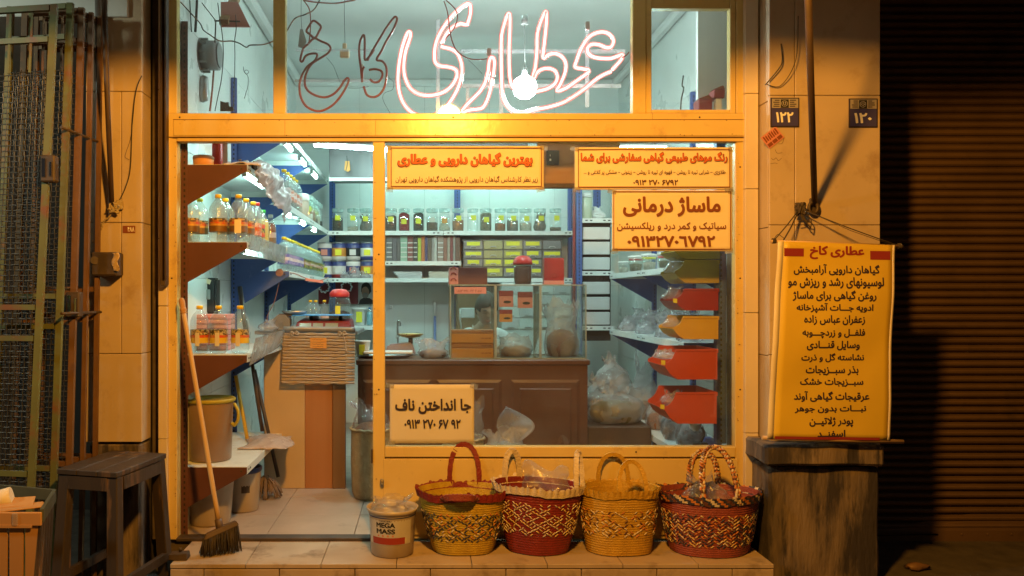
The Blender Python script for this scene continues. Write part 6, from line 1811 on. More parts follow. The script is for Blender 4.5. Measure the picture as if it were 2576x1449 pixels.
for k in range(4):
    for j in range(3): 
        c = (a[1]-.09+j*.024, 1.2085, a[2]+.035+k*.05); q.box(c[0], c[0]+.018, 1.2075, 1.2098, c[2], c[2]+.005)
q.build('pencil_mark', M['ink_rust'], t)
t = thing('number_strip', 'pink paper strip with a faint number at the top of the left glass box', 'paper strip', at(1182, 739, 1.19))
q = MB(); q.box(X(1143, 1.195), X(1223, 1.195), 1.195, 1.1965, Z(739, 1.195), Z(722, 1.195)); q.build('strip', M['pink'], t)
text(t, '۰۵۱۳ ۹۹۱ ۰۲۲ ۲۰۵۷', 1149, 1212, 729, 735, 1.1943, M['ink_rust'], .01, 'number')
for k, (u0, u1, v0, v1, lab) in enumerate(((1255, 1291, 731, 772, 'upper left packet taped in the middle glass box'), (1302, 1340, 734, 775, 'upper right purple packet taped in the middle glass box'), (1256, 1289, 779, 810, 'lower left bright orange packet taped in the middle glass box'))):
    y = 1.208
    t = thing('spice_packet', lab, 'packet', at((u0+u1)/2, v1, y), 'spice packets in the middle glass box')
    q = MB(); ms = [M['ink_mar'], M['pink'], M['hair'], M['cardor'], M['plum']] if 'plum' in M else [M['ink_mar'], M['pink'], M['hair'], M['cardor'], M['maroon_pl']]
    vm = v0+(v1-v0)*.35
    q.box(X(u0, y), X(u1, y), y, y+.002, Z(v1, y), Z(vm, y), mi=3 if k == 2 else 1); q.box(X(u0, y), X(u1, y), y, y+.002, Z(vm, y)+.0001, Z(v0, y), mi=4 if k == 1 else 0)
    q.mi = 2
    q.prism([at((u0+u1)/2+3+(u1-u0)*.27*math.cos(2*PI*i/12), v0+(v1-v0)*.70+(v1-v0)*.09*math.sin(2*PI*i/12), y-.0008) for i in range(12)], (0, .0006, 0))
    q.build('packet_card', ms, t)
def filled_bag(lab, c, rx, ry, h, fh, fm, seed, top=.4, bm='bag_dense'):
    t = thing('spice_bag', lab, 'bag', c, 'bags of spice')
    q = MB(); crumple(q, c, rx, ry, h, seed, top, low=.5 if not fh else min(.7, fh/h*1.15)); q.build('bag_film', M[bm] if isinstance(bm, str) else bm, t)
    if fh:
        q = MB(); q.lathe([(.8, .003), (.96, fh*.3), (.93, fh*.7), (.6, fh*.92), (.05, fh)], c, 24, rx*.92, ry*.92, fn=lambda a, r, z: (r*(1+.08*noise.noise(Vector((math.cos(a)*2+seed, math.sin(a)*2, z*8)))), z)); q.build('contents', fm, t)
f_gold, f_dkr = sp_('golden_brown_spice', (.30, .14, .045), (.22, .1, .03)), sp_('reddish_brown_spice', (.20, .085, .055), (.13, .055, .04))
filled_bag('low clear bag of brown powder in the middle glass box', ((b_[0]+b_[1])/2, 1.34, b_[2]+.005), .115, .09, .15, .075, f_gold, 5.5, .7)
filled_bag('tall clear bag of reddish spice in the right glass box', ((c_[0]+c_[1])/2+.01, 1.34, c_[2]+.005), .112, .09, .36, .19, f_dkr, 7.7, .85)
filled_bag('clear bag of dark dried fruit on the counter left of the glass boxes', (X(1088, 1.3), 1.3, ztop+.002), .105, .07, .12, .055, sp_('dark_purple_fruit', (.09, .035, .04), (.05, .02, .025), 30), 3.1, .75)
# on top of the boxes
zb = a[3]+.005
t = thing('tea_carton', 'dark maroon carton with a pink end panel on the left glass box', 'carton', (X(1178, 1.25), 1.25, zb))
q = MB(); x0, x1 = X(1153, 1.22), X(1226, 1.22); z1 = Z(673, 1.22); q.box(x0+.0005, x1, 1.22, 1.42, zb, z1, .002); q.build('carton_body', M['tea'] if 'tea' in M else mat('dark_maroon_carton', (.10, .028, .028), (.14, .04, .035), 14, rough=.4, stretch=(.3, 1, 1)), t)
q = MB(); q.box(X(1130, 1.22), x0, 1.22, 1.42, zb, z1, .002); e = q.build('end_panel', M['pink'], t)
q = MB()
for k in range(3):
    z = zb+.022+k*.038
    q.tube([Vector((X(1141, 1.217)+.017*math.cos(PI*i/8), 1.2185, z+.017*math.sin(PI*i/8))) for i in range(9)], .004, 5)
q.build('printed_arch', M['ink_mar'], e)
t = thing('red_lidded_jar', 'ribbed jar of brown spice with a large red lid on the middle glass box', 'jar', (X(1315, 1.32), 1.32, zb))
q = MB(); c = (X(1315, 1.32), 1.32, zb); q.lathe([(.056, 0), (.063, .008), (.060, .035), (.064, .05), (.064, .10), (.066, .125), (.06, .135)], c, 26, cap1=False); q.build('jar_body', M['jar'], t)
q = MB(); q.lathe([(.052, .003), (.058, .03), (.060, .10), (.055, .128)], c, 22); q.build('contents', f_dkr, t)
q = MB(); q.lathe([(.066, .135), (.067, .15), (.06, .175), (.035, .195), (.01, .198)], c, 26, fn=lambda a, r, z: (r*(1+.05*math.sin(10*a)) if z < .18 else r, z)); q.build('lid', M['red'], t)
t = thing('red_carton', 'upright red carton with a pink base band on the right glass box', 'carton', (X(1392, 1.25), 1.25, zb))
q = MB(); q.box(X(1369, 1.25), X(1419, 1.25), 1.25, 1.33, zb+.026, Z(649, 1.25), .002); q.build('carton_body', mat('deep_red_card', (.30, .02, .028), (.25, .016, .022), 8, rough=.35), t)
q = MB(); q.box(X(1369, 1.25), X(1419, 1.25), 1.248, 1.33, zb, zb+.0255, .001); q.build('base_band', M['pink'], t)
q = MB(); q.tube([Vector((X(1394, 1.247)+.016*math.cos(a)*(1+.3*math.cos(2*a)), 1.2485, zb+.06+.012*math.sin(a))) for a in [2*PI*i/14 for i in range(14)]], .0022, 5, closed=True); q.build('printed_mark', M['ink_mar'], t)
# tray, kitchen scale, tap, mop
q = MB(); q.lathe([(.13, 0), (.16, .006), (.19, .022), (.186, .024), (.155, .010), (.02, .006)], (X(970, 1.32), 1.32, ztop+.001), 30, sx=1.05, sy=.75)
tag(q.build('tray', M['steel']), 'shallow metal tray lying at the left end of the counter', 'tray')
q = MB(); q.box(X(915, 1.3), X(1038, 1.3), 1.24, 1.40, ztop+.03, ztop+.046, .004); tag(q.build('white_board', M['white']), 'flat white slab lying on the metal tray', 'slab')
t = thing('kitchen_scale', 'grey dial scale with a brass pan behind the metal tray', 'scale', (X(1012, 1.6), 1.6, ztop))
c = Vector((X(1012, 1.6), 1.6, ztop))
q = MB(); q.hexa([c+Vector(p) for p in ((-.13, -.06, .001), (.10, -.06, .001), (.10, .06, .001), (-.13, .06, .001), (-.10, -.05, .075), (.07, -.05, .09), (.07, .05, .09), (-.10, .05, .075))])
bmesh.ops.bevel(q.bm, geom=q.bm.edges[:], offset=.01, segments=2, affect='EDGES'); q.build('housing', mat('mauve_grey_enamel', (.27, .24, .30), (.22, .2, .25), 8, rough=.4), t)
q = MB(); q.cyl(c+Vector((.06, 0, .08)), c+Vector((.06, 0, .125)), .016, 12); q.build('stem', M['iron'], t)
q = MB(); q.lathe([(.02, .12), (.07, .13), (.095, .15), (.092, .152), (.065, .134), (.01, .126)], c+Vector((.06, 0, 0)), 24); q.build('pan', mat('brass', (.5, .33, .12), metal=.8, rough=.3), t)
t = thing('tap', 'dark curved kitchen tap at the back of the shop', 'tap', at(1000, 858, 3.2))
q = MB(); q.tube(smooth_path([at(1001, 905, 3.2), at(1000, 825, 3.2), at(1000, 812, 3.2), at(1003, 807, 3.2), at(1006, 812, 3.2), at(1006, 820, 3.2)], 5), .010, 8); q.build('spout', M['chrome'], t)
q = MB(); q.bar(at(996, 848, 3.19), at(1004, 845, 3.17), .016, .016); q.build('lever', M['chrome'], t)
q = MB(); q.box(X(930, 3.1), X(1120, 3.1), 3.05, 3.5, .2, Z(905, 3.1), .005); tag(q.build('sink_cabinet', M['white_metal']), 'pale sink cabinet under the curved tap', 'cabinet')
t = thing('mop', 'mop with white top and blue pole leaning on the back wall', 'mop', at(1093, 860, 3.9))
q = MB(); q.cyl(at(1095, 1000, 3.88), at(1094, 795, 3.93), .014, 10); q.build('pole', mat('pale_blue_pole', (.16, .24, .5), rough=.4), t)
q = MB(); q.cyl(at(1094, 795, 3.93), at(1093, 758, 3.94), .017, 10); q.build('pole_grip', M['white'], t)
q = MB(); q.box(X(979, 3.95), X(988, 3.95), 3.95, 3.985, Z(776, 3.95), Z(768, 3.95), .003); tag(q.build('wall_socket', M['white']), 'small white socket on the back wall above the tap', 'socket')
q = MB(); q.box(X(1150, 3.5), X(1212, 3.5), 3.5, 3.95, 0, Z(738, 3.5), .004); t = tag(q.build('cabinet', M['wood_post']), 'brown wooden cabinet standing behind the seated man', 'cabinet')
q = MB(); q.box(X(1160, 2.4), X(1194, 2.4), 2.4, 2.5, Z(800, 2.4), Z(775, 2.4), .004); q.tube([at(1158, 776, 2.42), at(1157, 800, 2.42), at(1161, 830, 2.42)], .008, 6); tag(q.build('card_printer', M['offwhite']), 'small pale grey printer box with a lamp arm behind the counter', 'printer')
q = MB(); q.box(X(1157, 2.4), X(1240, 2.4), 2.3, 2.7, 0, .95, .004); tag(q.build('side_table', M['wood_post']), 'plain brown table under the pale grey printer', 'table')
yk = 3.3
t = thing('pigeonhole_cabinet', 'white cabinet of small drawers behind the glass boxes', 'cabinet', (X(1345, yk), yk, 0))
q = MB(); q.box(X(1262, yk), X(1438, yk), yk, yk+.5, 0, Z(712, yk), .003); q.build('carcass', M['white_metal'], t)
for i in range(4):
    for j in range(4):
        a_, b2 = at(1264+43.3*i, 741+29*j, yk), at(1264+43.3*(i+1)-2.5, 715+29*j, yk)
        q = MB(); q.box(a_.x, b2.x, yk-.014, yk-.0005, a_.z, b2.z, .003); d = q.build('drawer', M['wall_in'] if (i+j) % 3 else M['green_grey'] if 'green_grey' in M else M['offwhite'], t)
        q = MB(); cx_ = (a_.x+b2.x)/2; q.box(cx_-.03, cx_+.03, yk-.022, yk-.0145, a_.z+.012, a_.z+.02); q.build('handle', M['hood'], d)

# ================================================================ the shopkeeper
def skin_geo(V, E, rad, sub=2):
    me = bpy.data.meshes.new('skeleton'); me.from_pydata(V, E, [])
    o = bpy.data.objects.new('skeleton', me); col.objects.link(o)
    m = o.modifiers.new('skin', 'SKIN'); m.use_smooth_shade = True
    for k, v in enumerate(me.skin_vertices[0].data):
        r_ = rad[k]; v.radius = r_ if isinstance(r_, tuple) else (r_, r_); v.use_root = k == 0
    s_ = o.modifiers.new('sub', 'SUBSURF'); s_.levels = sub; s_.render_levels = sub
    dg = bpy.context.evaluated_depsgraph_get(); dg.update()
    ev = o.evaluated_get(dg); m2 = ev.to_mesh()
    vs = [v.co.copy() for v in m2.vertices]; fs = [tuple(p.vertices) for p in m2.polygons]
    ev.to_mesh_clear(); bpy.data.objects.remove(o); bpy.data.meshes.remove(me)
    return vs, fs
def remesh_obj(q, name, m, parent, vox, smooth=4):
    o = q.build(name, m, parent)
    md = o.modifiers.new('rm', 'REMESH'); md.mode = 'VOXEL'; md.voxel_size = vox; md.use_smooth_shade = True
    sm = o.modifiers.new('sm', 'SMOOTH'); sm.iterations = smooth; sm.factor = .4
    dg = bpy.context.evaluated_depsgraph_get(); dg.update()
    me = bpy.data.meshes.new_from_object(o.evaluated_get(dg))
    for p in me.polygons: p.use_smooth = True
    o.modifiers.clear(); o.data = me
    if not me.materials: me.materials.append(m)
    return o
PX, PY = X(1214, 1.95), 1.98
t = thing('person', 'man in a white coat with short black hair looking down behind the counter', 'person', (PX, PY, 0))
J = {'pel': (0, .02, .50), 'wst': (0, .02, .64), 'chs': (0, -.01, .86), 'nkb': (0, -.03, .985), 'nk': (.005, -.06, 1.05), 'nkt': (.012, -.085, 1.10)}
names = list(J); V = [J[k] for k in names]; Rr = [(.15, .12), (.14, .11), (.155, .11), (.085, .07), (.052, .052), (.05, .05)]
E_ = [(0, 1), (1, 2), (2, 3), (3, 4), (4, 5)]
def add(p, r_, to):
    V.append(p); Rr.append(r_ if isinstance(r_, tuple) else (r_, r_)); E_.append((to, len(V)-1)); return len(V)-1
hands = []
for s_ in (-1, 1):
    sh = add((s_*.17, -.01, .955), .062, 3)
    el = add((s_*.235, -.13, .76), .046, sh)
    wr = add((s_*.12, -.33, .905), .030, el)
    pm = add((s_*.095, -.385, .892), (.034, .020), wr)
    hands.append((s_, wr, pm))
    hp_ = add((s_*.09, .0, .49), .095, 0)
    kn_ = add((s_*.12, -.22, .50), .070, hp_)
    an_ = add((s_*.12, -.15, .09), .042, kn_)
    ft = add((s_*.13, -.27, .035), .036, an_)
vs, fs = skin_geo(V, E_, Rr)
q = MB(); off = Vector((PX, PY, 0))
q.raw([v+off for v in vs], fs)
for s_, wr, pm in hands:      # five separate fingers, curled around a pen / resting
    P = Vector(V[pm])
    for k, (dx, L, ang) in enumerate(((-.024, .062, .0), (-.009, .072, .05), (.007, .068, .08), (.022, .054, .12))):
        b0 = P+off+Vector((dx, -.012, 0)); d1 = Vector((s_*-.1, -1, -.05)).normalized(); d2 = Vector((s_*-.2, -.8, -.6)).normalized()
        q.tube([b0, b0+d1*L*.45, b0+d1*L*.45+d2*L*.33, b0+d1*L*.45+d2*L*.33+Vector((s_*-.1, -.3, -.7))*L*.22], [.0095, .009, .0082, .0065], 8)
    b0 = P+off+Vector((-s_*.028, .01, 0)); q.tube([b0, b0+Vector((-s_*.022, -.02, -.004)), b0+Vector((-s_*.026, -.045, -.012))], [.011, .010, .0075], 8)
# head: tipped forward, looking down at the counter
HC = off+Vector((.02, -.125, 1.185))
HM = Matrix.Translation(HC) @ Matrix.Rotation(R(14), 4, 'Z') @ Matrix.Rotation(R(-26), 4, 'X')
HM = Matrix.Translation(HC) @ Matrix.Rotation(R(14), 4, 'Z') @ Matrix.Rotation(R(26), 4, 'X')
def headpt(th, ph):
    x, y, z = math.sin(ph)*math.cos(th), math.sin(ph)*math.sin(th), math.cos(ph)
    rx, ry, rz = .074, .096, .118
    if z < 0: rx *= 1-.22*(-z)**1.5; ry *= 1-.10*(-z)
    p = Vector((x*rx, y*ry, z*rz))
    f = max(0, -y)
    g = lambda a, b, sa, sb: math.exp(-((x-a)/sa)**2-((z-b)/sb)**2)
    p.y -= f*(.020*g(0, -.16, .13, .17)+.011*g(0, .0, .10, .16)+.007*g(0, .20, .6, .10)+.008*g(0, -.50, .24, .07)+.007*g(0, -.82, .3, .15))
    p.y += f*(.012*g(.40, .06, .18, .11)+.012*g(-.40, .06, .18, .11)+.004*g(0, -.42, .2, .035))
    return p
V2, F2 = [], []
NU, NV = 56, 44
for i in range(NU):
    for j in range(NV+1): V2.append(HM @ headpt(2*PI*i/NU, .001+(PI-.002)*j/NV))
for i in range(NU):
    for j in range(NV):
        a0, a1 = i*(NV+1)+j, ((i+1) % NU)*(NV+1)+j
        F2.append((a0, a0+1, a1+1, a1))
q.raw(V2, F2)
for s_ in (-1, 1):     # ears
    e = [HM @ Vector((s_*(.071+.010*math.sin(a)*0+.006), .012+.014*math.cos(a), -.006+.028*math.sin(a))) for a in [2*PI*i/12 for i in range(12)]]
    q.tube(e, .0065, 6, closed=True); q.lathe([(.004, 0), (.004, .001)], (0, 0, -50), 4)
bmesh.ops.delete(q.bm, geom=[v for v in q.bm.verts if v.co.z < -10], context='VERTS')
body = remesh_obj(q, 'body', M['skin'], t, .0055, 3)
q = MB()
V2, F2 = [], []
for i in range(NU):
    for j in range(NV+1):
        th, ph = 2*PI*i/NU, .001+(PI-.002)*j/NV
        x, y, z = math.sin(ph)*math.cos(th), math.sin(ph)*math.sin(th), math.cos(ph)
        p = headpt(th, ph)
        k = 1.0
        line = .42 if y < -.55 else (-.02 if y < .1 else -.42)
        if y < -.55: line = .52-.30*abs(x)
        g = max(-1, min(1, (z-line)*7))
        k = 1.03+.11*max(0, g)+.02*noise.noise(Vector((x*9, y*9, z*9))) if g > 0 else .90
        V2.append(HM @ (p*k))
for i in range(NU):
    for j in range(NV):
        a0, a1 = i*(NV+1)+j, ((i+1) % NU)*(NV+1)+j
        F2.append((a0, a0+1, a1+1, a1))
q.raw(V2, F2, smooth=True); q.build('hair', M['hair'], t)
q = MB()
for s_ in (-1, 1):
    q.tube([HM @ Vector((s_*(.030+.016*a), -.0915+.012*abs(a)**2+.004, .028+.004*(1-a*a))) for a in (-1, -.5, 0, .5, 1)], [.002, .0035, .004, .0035, .002], 6)
    q.tube([HM @ Vector((s_*(.030+.013*a), -.0865+.008*a*a, .006-.003*(1-a*a))) for a in (-1, -.5, 0, .5, 1)], .0018, 6)
q.build('brows_and_lashes', M['hair'], t)
q = MB(); q.tube([HM @ Vector((.022*a, -.0935+.012*a*a, -.058+.003*a*a)) for a in (-1, -.5, 0, .5, 1)], [.002, .004, .0045, .004, .002], 6); q.build('mouth', M['pink'], t)
sel = [0, 1, 2, 3]; 
V3 = [V[i] for i in (0, 1, 2, 3)]; R3 = [(.175, .145), (.165, .135), (.18, .135), (.10, .085)]; E3 = [(0, 1), (1, 2), (2, 3)]
for s_, b in ((-1, 6), (1, 14)):
    n0 = len(V3); V3 += [V[b], V[b+1], Vector(V[b+1]).lerp(Vector(V[b+2]), .86)]; R3 += [(.078, .078), (.062, .062), (.045, .045)]; E3 += [(3, n0), (n0, n0+1), (n0+1, n0+2)]
vs, fs = skin_geo([tuple(v) for v in V3], E3, R3)
q = MB(); q.raw([v+off for v in vs], fs, smooth=True); sh_ = q.build('coat', M['cloth_w'], t)
q = MB()
for s_ in (-1, 1):
    q.prism([off+Vector(p) for p in ((s_*.012, -.118, .955), (s_*.085, -.075, 1.035), (s_*.075, -.02, 1.062), (s_*.05, -.085, 1.005))], (0, -.006, .004))
q.build('collar', M['cloth_w'], sh_)
V4 = [V[0]]; R4 = [(.16, .13)]; E4 = []
for b in (10, 18):
    n0 = len(V4); V4 += [V[b], V[b+1], Vector(V[b+2])+Vector((0, 0, .03))]; R4 += [(.108, .108), (.085, .085), (.06, .06)]; E4 += [(0, n0), (n0, n0+1), (n0+1, n0+2)]
vs, fs = skin_geo([tuple(v) for v in V4], E4, R4)
q = MB(); q.raw([v+off for v in vs], fs, smooth=True); q.build('trousers', M['trouser'], t)
t = thing('shop_stool', 'plain stool hidden under the seated man', 'stool', (PX, PY+.03, 0))
q = MB(); q.lathe([(.15, .37), (.16, .38), (.16, .40), (.15, .405)], (PX, PY+.03, 0), 20); q.build('seat', M['wood_post'], t)
for k in range(4):
    q = MB(); a_ = PI/4+k*PI/2; q.cyl((PX+.16*math.cos(a_), PY+.03+.16*math.sin(a_), 0), (PX+.11*math.cos(a_), PY+.03+.11*math.sin(a_), .372), .014, 8); q.build('leg', M['wood_post'], t)

# ================================================================ right side: coloured bins on a post
t = thing('bin_post', 'brown perforated post standing right behind the window, carrying the coloured bins', 'post', (X(1814, .3), .3, 0))
q = MB(); x = X(1814, .32); upright(q, x, .32, .45, 2.25, .05); q.box(x+.028, x+.031, .32, .42, .45, 2.25, mi=0); q.build('post_angle', [M['blue_metal'], M['slot']], t)
q = MB(); q.box(x-.02, x+.02, .36, .56, .0, .449, .004); q.build('post_foot', M['blue_metal'], t)
def C2(a, b): return (1421+a*.3472, 641.5+b*.3472)
def bin_(lab, prof, m, y0, dp, tags=(), ribs=0):
    P = [C2(*p) for p in prof]
    t = thing('storage_bin', lab, 'bin', at((P[0][0]+P[-1][0])/2, max(p[1] for p in P), y0), 'coloured storage bins by the window')
    pts = [at(u, v, y0) for u, v in P]
    q = MB()
    th = .0045
    for y in (y0, y0+dp-th): q.prism([Vector((p.x, y, p.z)) for p in pts], (0, th, 0))
    # floor, sloping front lip, back wall
    n = len(pts)
    iL = prof.index(min(prof, key=lambda p: p[0]))
    def sheet(a, b): q.prism([Vector((a.x, y0+th, a.z)), Vector((b.x, y0+th, b.z)), Vector((b.x, y0+dp-th, b.z)), Vector((a.x, y0+dp-th, a.z))], (0, 0, th) if abs(b.x-a.x) > abs(b.z-a.z) else (th if b.x < pts[0].x-.1 else -th, 0, 0))
    for i in range(iL, n-1): sheet(pts[i], pts[i+1])
    sheet(pts[-1], pts[0])
    q.build('bin_shell', m, t)
    q = MB()
    a, b = pts[0], pts[1]
    q.box(min(a.x, b.x), max(a.x, b.x), y0-.004, y0-.0005, a.z-.012, a.z, .0015)
    q.box(min(a.x, b.x), max(a.x, b.x), y0+dp+.0005, y0+dp+.004, a.z-.012, a.z, .0015)
    q.box(a.x-.004, a.x+.004, y0-.006, y0+dp+.006, a.z-.02, a.z+.001, .0015)
    q.build('stiff_rim', m, t)
    if ribs:
        q = MB()
        for k in range(1, ribs+1):
            y = y0+dp*k/(ribs+1)
            q.prism([Vector((p.x, y, p.z)) for p in pts[1:iL+1]]+[Vector((pts[iL].x+.11, y, pts[iL].z-.02))], (0, .004, 0))
        q.build('divider', m, t)
    for (cx_, cy_) in tags:
        q = MB(); c = at(*C2(cx_, cy_), y0-.003); q.prism([c+Vector(p) for p in ((-.011, -.003, -.012), (.011, -.003, -.014), (.011, -.003, .010), (-.011, -.003, .012))], (0, .002, 0)); q.build('label_tag', M['yl'], t)
def prof_(x0, x1, z0, z1):
    w_, h = x1-x0, z1-z0
    return [(x1, z0), (x0+w_*.17, z0+1), (x0+w_*.15, z0+h*.10), (x0+w_*.115, z0+h*.24), (x0+w_*.06, z0+h*.36), (x0, z0+h*.43), (x0-w_*.055, z0+h*.46), (x0-w_*.065, z0+h*.56), (x0+w_*.05, z0+h*.82), (x0+w_*.20, z1), (x1, z1)]
bin_('olive yellow bin partly behind the lower right notice, top of the column', prof_(815, 1125, -95, 30), M['bin_dy'], .31, .28)
bin_('olive yellow bin second from the top, holding a clear bag', prof_(815, 1118, 36, 203), M['bin_dy'], .30, .28, (), 1)
bin_('dark red bin third from the top with dividers and tags', prof_(815, 1112, 243, 402), M['bin_r'], .29, .29, ((798, 330),), 2)
bin_('bright yellow bin in the middle of the column', prof_(805, 1112, 444, 610), M['bin_y'], .27, .29, (), 1)
bin_('large orange red bin holding white packets', prof_(745, 1105, 682, 902), M['bin_o'], .20, .34, ((712, 778),))
bin_('large orange red bin, lowest of the column', prof_(745, 1100, 994, 1222), M['bin_o'], .18, .34, ((706, 1098),), 1)
def cbag(lab, c, rx, ry, h, seed, m='bag_dense', top=.4, amp=.3, group=None, name='plastic_bag'):
    q = MB(); crumple(q, c, rx, ry, h, seed, top, amp=amp)
    return tag(q.build(name, M[m] if isinstance(m, str) else m), lab, 'plastic bag', group)
cbag('clear bag poking out of the second olive bin', at(*C2(790, 128), .38), .055, .05, .075, 1.7, 'bag')
cbag('white packet bag lying in the upper orange red bin', at(*C2(742, 752), .30), .06, .05, .05, 6.2)
cbag('second white packet in the upper orange red bin, beside the first', at(*C2(690, 745), .36), .04, .04, .045, 2.2)
cbag('clear bag with small goods heaped in the dark red bin', at(*C2(790, 318), .40), .06, .06, .07, 3.7, 'bag')
cbag('white packet heaped in the lowest orange red bin', at(*C2(790, 1090), .34), .075, .07, .08, 5.9)
cbag('clear bag with grey contents in the bright yellow bin', at(*C2(775, 520), .36), .05, .05, .06, 8.1, 'bag')

# things on the right rack
zz = 1.4665
for k in range(9):
    y = .8+.19*k
    x = 1.60+.05*(k % 2)
    s_ = .8+.4*rnd.random()
    t = thing('clear_container', f'small clear lidded container, {ordn[k]} from the window on the right rack upper shelf', 'container', (x, y, zz), 'clear containers on the right rack')
    q = MB(); q.lathe([(.04*s_, 0), (.046*s_, .01), (.05*s_, .085*s_), (.046*s_, .09*s_)], (x, y, zz+.0005), 18); q.build('container_body', M['jar'], t)
    q = MB(); q.lathe([(.052*s_, .088*s_), (.053*s_, .104*s_), (.03*s_, .108*s_)], (x, y, zz+.0005), 18); q.build('lid', [M['white'], M['yl'], M['white'], M['red']][k % 4], t)
    q = MB(); q.lathe([(.036*s_, .004), (.042*s_, .05*s_), (.01, .055*s_)], (x, y, zz+.0005), 16); q.build('contents', [f_wh, f_or, f_gn, f_brn][k % 4], t)
for k in range(11):
    y = .72+.17*k
    cbag(f'small packed bag, {ordn[k]} from the window on the right rack middle shelf', (1.62+.06*((k*7) % 3), y, 1.0015), .075, .06, .08+.05*rnd.random(), 2.7*k+.5, 'bag_dense', .45, .4, 'packed bags on the right rack')
for k in range(5):
    cbag(f'second layer packed bag, {ordn[k]} from the window on the right rack middle shelf', (1.70, .9+.32*k, 1.09), .07, .06, .09, 4.7*k+.2, 'bag_dense', .45, .4, 'packed bags on the right rack')
f_tea = sp_('olive_dry_leaves', (.16, .14, .05), (.1, .09, .03))
for k, (y, m_, lab) in enumerate(((.80, f_blk, 'bag of black tea nearest the window on the low right shelf'), (.98, f_gy, 'bag of grey seeds second on the low right shelf'), (1.14, f_brn, 'bag of brown herb third on the low right shelf'), (1.32, f_blk, 'bag of dark leaves fourth on the low right shelf'), (1.56, f_or, 'bag of orange spice farther back on the low right shelf'), (2.05, f_brn, 'large misty bag behind on the low right shelf'))):
    filled_bag(lab, (1.66+.03*(k % 2), y, .3315), .085 if k < 5 else .14, .075, .22+.03*(k % 3) if k < 5 else .42, .12+.02*(k % 2), m_, 1.9*k+.4, .3)
cbag('large grey misty sack right of the counter end', (1.27, 1.65, .42), .17, .15, .27, 3.3, M['bag_dense'], .2, .25, 'sacks right of the counter')
cbag('second grey misty sack standing behind, against the right rack', (1.46, 2.1, .545), .14, .14, .26, 9.4, M['bag_dense'], .2, .25, 'sacks right of the counter')
filled_bag('yellow green bag of dried leaves right of the counter end', (1.33, 1.45, .40), .20, .15, .22, .15, f_tea, 6.6, .3)
q = MB(); q.box(1.10, 1.54, 1.28, 1.9, 0, .395, .01); tag(q.build('low_crate', M['rail']), 'low dark crate carrying the sacks right of the counter', 'crate')
q = MB(); q.box(1.06, 1.52, 1.95, 2.4, 0, .545, .01); tag(q.build('dark_chest', M['rail']), 'dark chest behind the sacks, partly hidden', 'chest')
q = MB(); q.box(1.60, 1.9, 1.7, 1.72, .333, .36, .002); q.build('board_lid', M['white_metal']) if False else q.bm.free()
t = thing('desk_lamp', 'small black and white gooseneck gadget at the low shelf end by the window', 'gadget', at(1762, 1115, .5))
c = at(1762, 1118, .5)
q = MB(); q.lathe([(.04, 0), (.045, .01), (.04, .02)], c, 18); q.tube(smooth_path([c+Vector((0, 0, .02)), c+Vector((.02, 0, .06)), c+Vector((.01, 0, .10)), c+Vector((-.02, 0, .11))]), .008, 8); q.build('neck', M['black'], t)
q = MB(); q.lathe([(.012, 0), (.03, .018), (.034, .045)], c+Vector((-.03, 0, .085)), 18, cap1=False); q.build('shade', M['white'], t)
t.location.z = c.z
# jar and bag on the drawer rack
x, y, z = X(1475, 2.7), 2.7, Z(549, yd)+.0015
t = thing('tall_jar', 'tall pale green jar with white lid on the corner drawer rack', 'jar', (x, y, z))
q = MB(); q.lathe([(.040, 0), (.044, .006), (.044, .17), (.04, .18)], (x, y, z), 18, fn=lambda a, r, zz: (r*(1/max(abs(math.cos(a)), abs(math.sin(a))))**.6, zz)); q.build('jar_body', mat('pale_green_contents', (.52, .58, .46), (.46, .52, .4), 5, rough=.3), t)
q = MB(); q.lathe([(.044, .181), (.047, .185), (.047, .215), (.04, .22)], (x, y, z), 18, fn=lambda a, r, zz: (r*(1/max(abs(math.cos(a)), abs(math.sin(a))))**.6, zz)); q.build('lid', M['white'], t)
cbag('crumpled white bag beside the tall pale green jar', (X(1502, 2.75), 2.75, z), .065, .05, .10, 5.1, M['cloth_w'], .3, .45)

# ================================================================ left floor: buckets, brush, basket
t = thing('yellow_lidded_bucket', 'large translucent bucket with olive yellow lid on the low left shelf', 'bucket', (X(530, .3), .3, .3665))
c = (X(530, .3), .30, .3665)
rr_, hh = .125, .345
q = MB(); q.lathe([(.108, .001), (.114, .008), (rr_, hh-.02)], c, 40, cap1=False); q.lathe([(.106, .006), (.122, hh-.02)], c, 40, cap1=False); q.build('bucket_body', M['tub_br'], t)
q = MB(); q.lathe([(.128, hh-.024), (.136, hh-.018), (.138, hh-.006), (.132, hh), (.124, hh-.002), (.120, hh-.008), (.01, hh-.008)], c, 40); q.build('lid', M['tub_rim'], t)
q = MB(); q.tube(smooth_path([Vector(c)+Vector(p) for p in ((.132, -.01, hh-.03), (.158, -.02, hh-.07), (.160, -.03, hh-.12), (.140, -.03, hh-.15), (.124, -.03, hh-.135))], 5), [.006]+[.010]*19+[.006], 8); q.build('handle', M['tub_rim'], t)
q = MB(); q.grid(lambda a, b: (-1.12+.32*a*.9+.03*math.sin(b*5), .58+.42*b, .3665+.004+.03*math.sin(PI*b)*math.sin(PI*a)*1.6+.008*noise.noise(Vector((a*7, b*7, 3)))), 24, 18, thick=(0, 0, .003))
tag(q.build('folded_plastic', mat('pinkish_clear_film', (.52, .42, .38), (.42, .33, .3), 9, rough=.25, bump=.4, bscale=30)), 'folded pinkish plastic sheeting behind the yellow lidded bucket', 'plastic sheet')
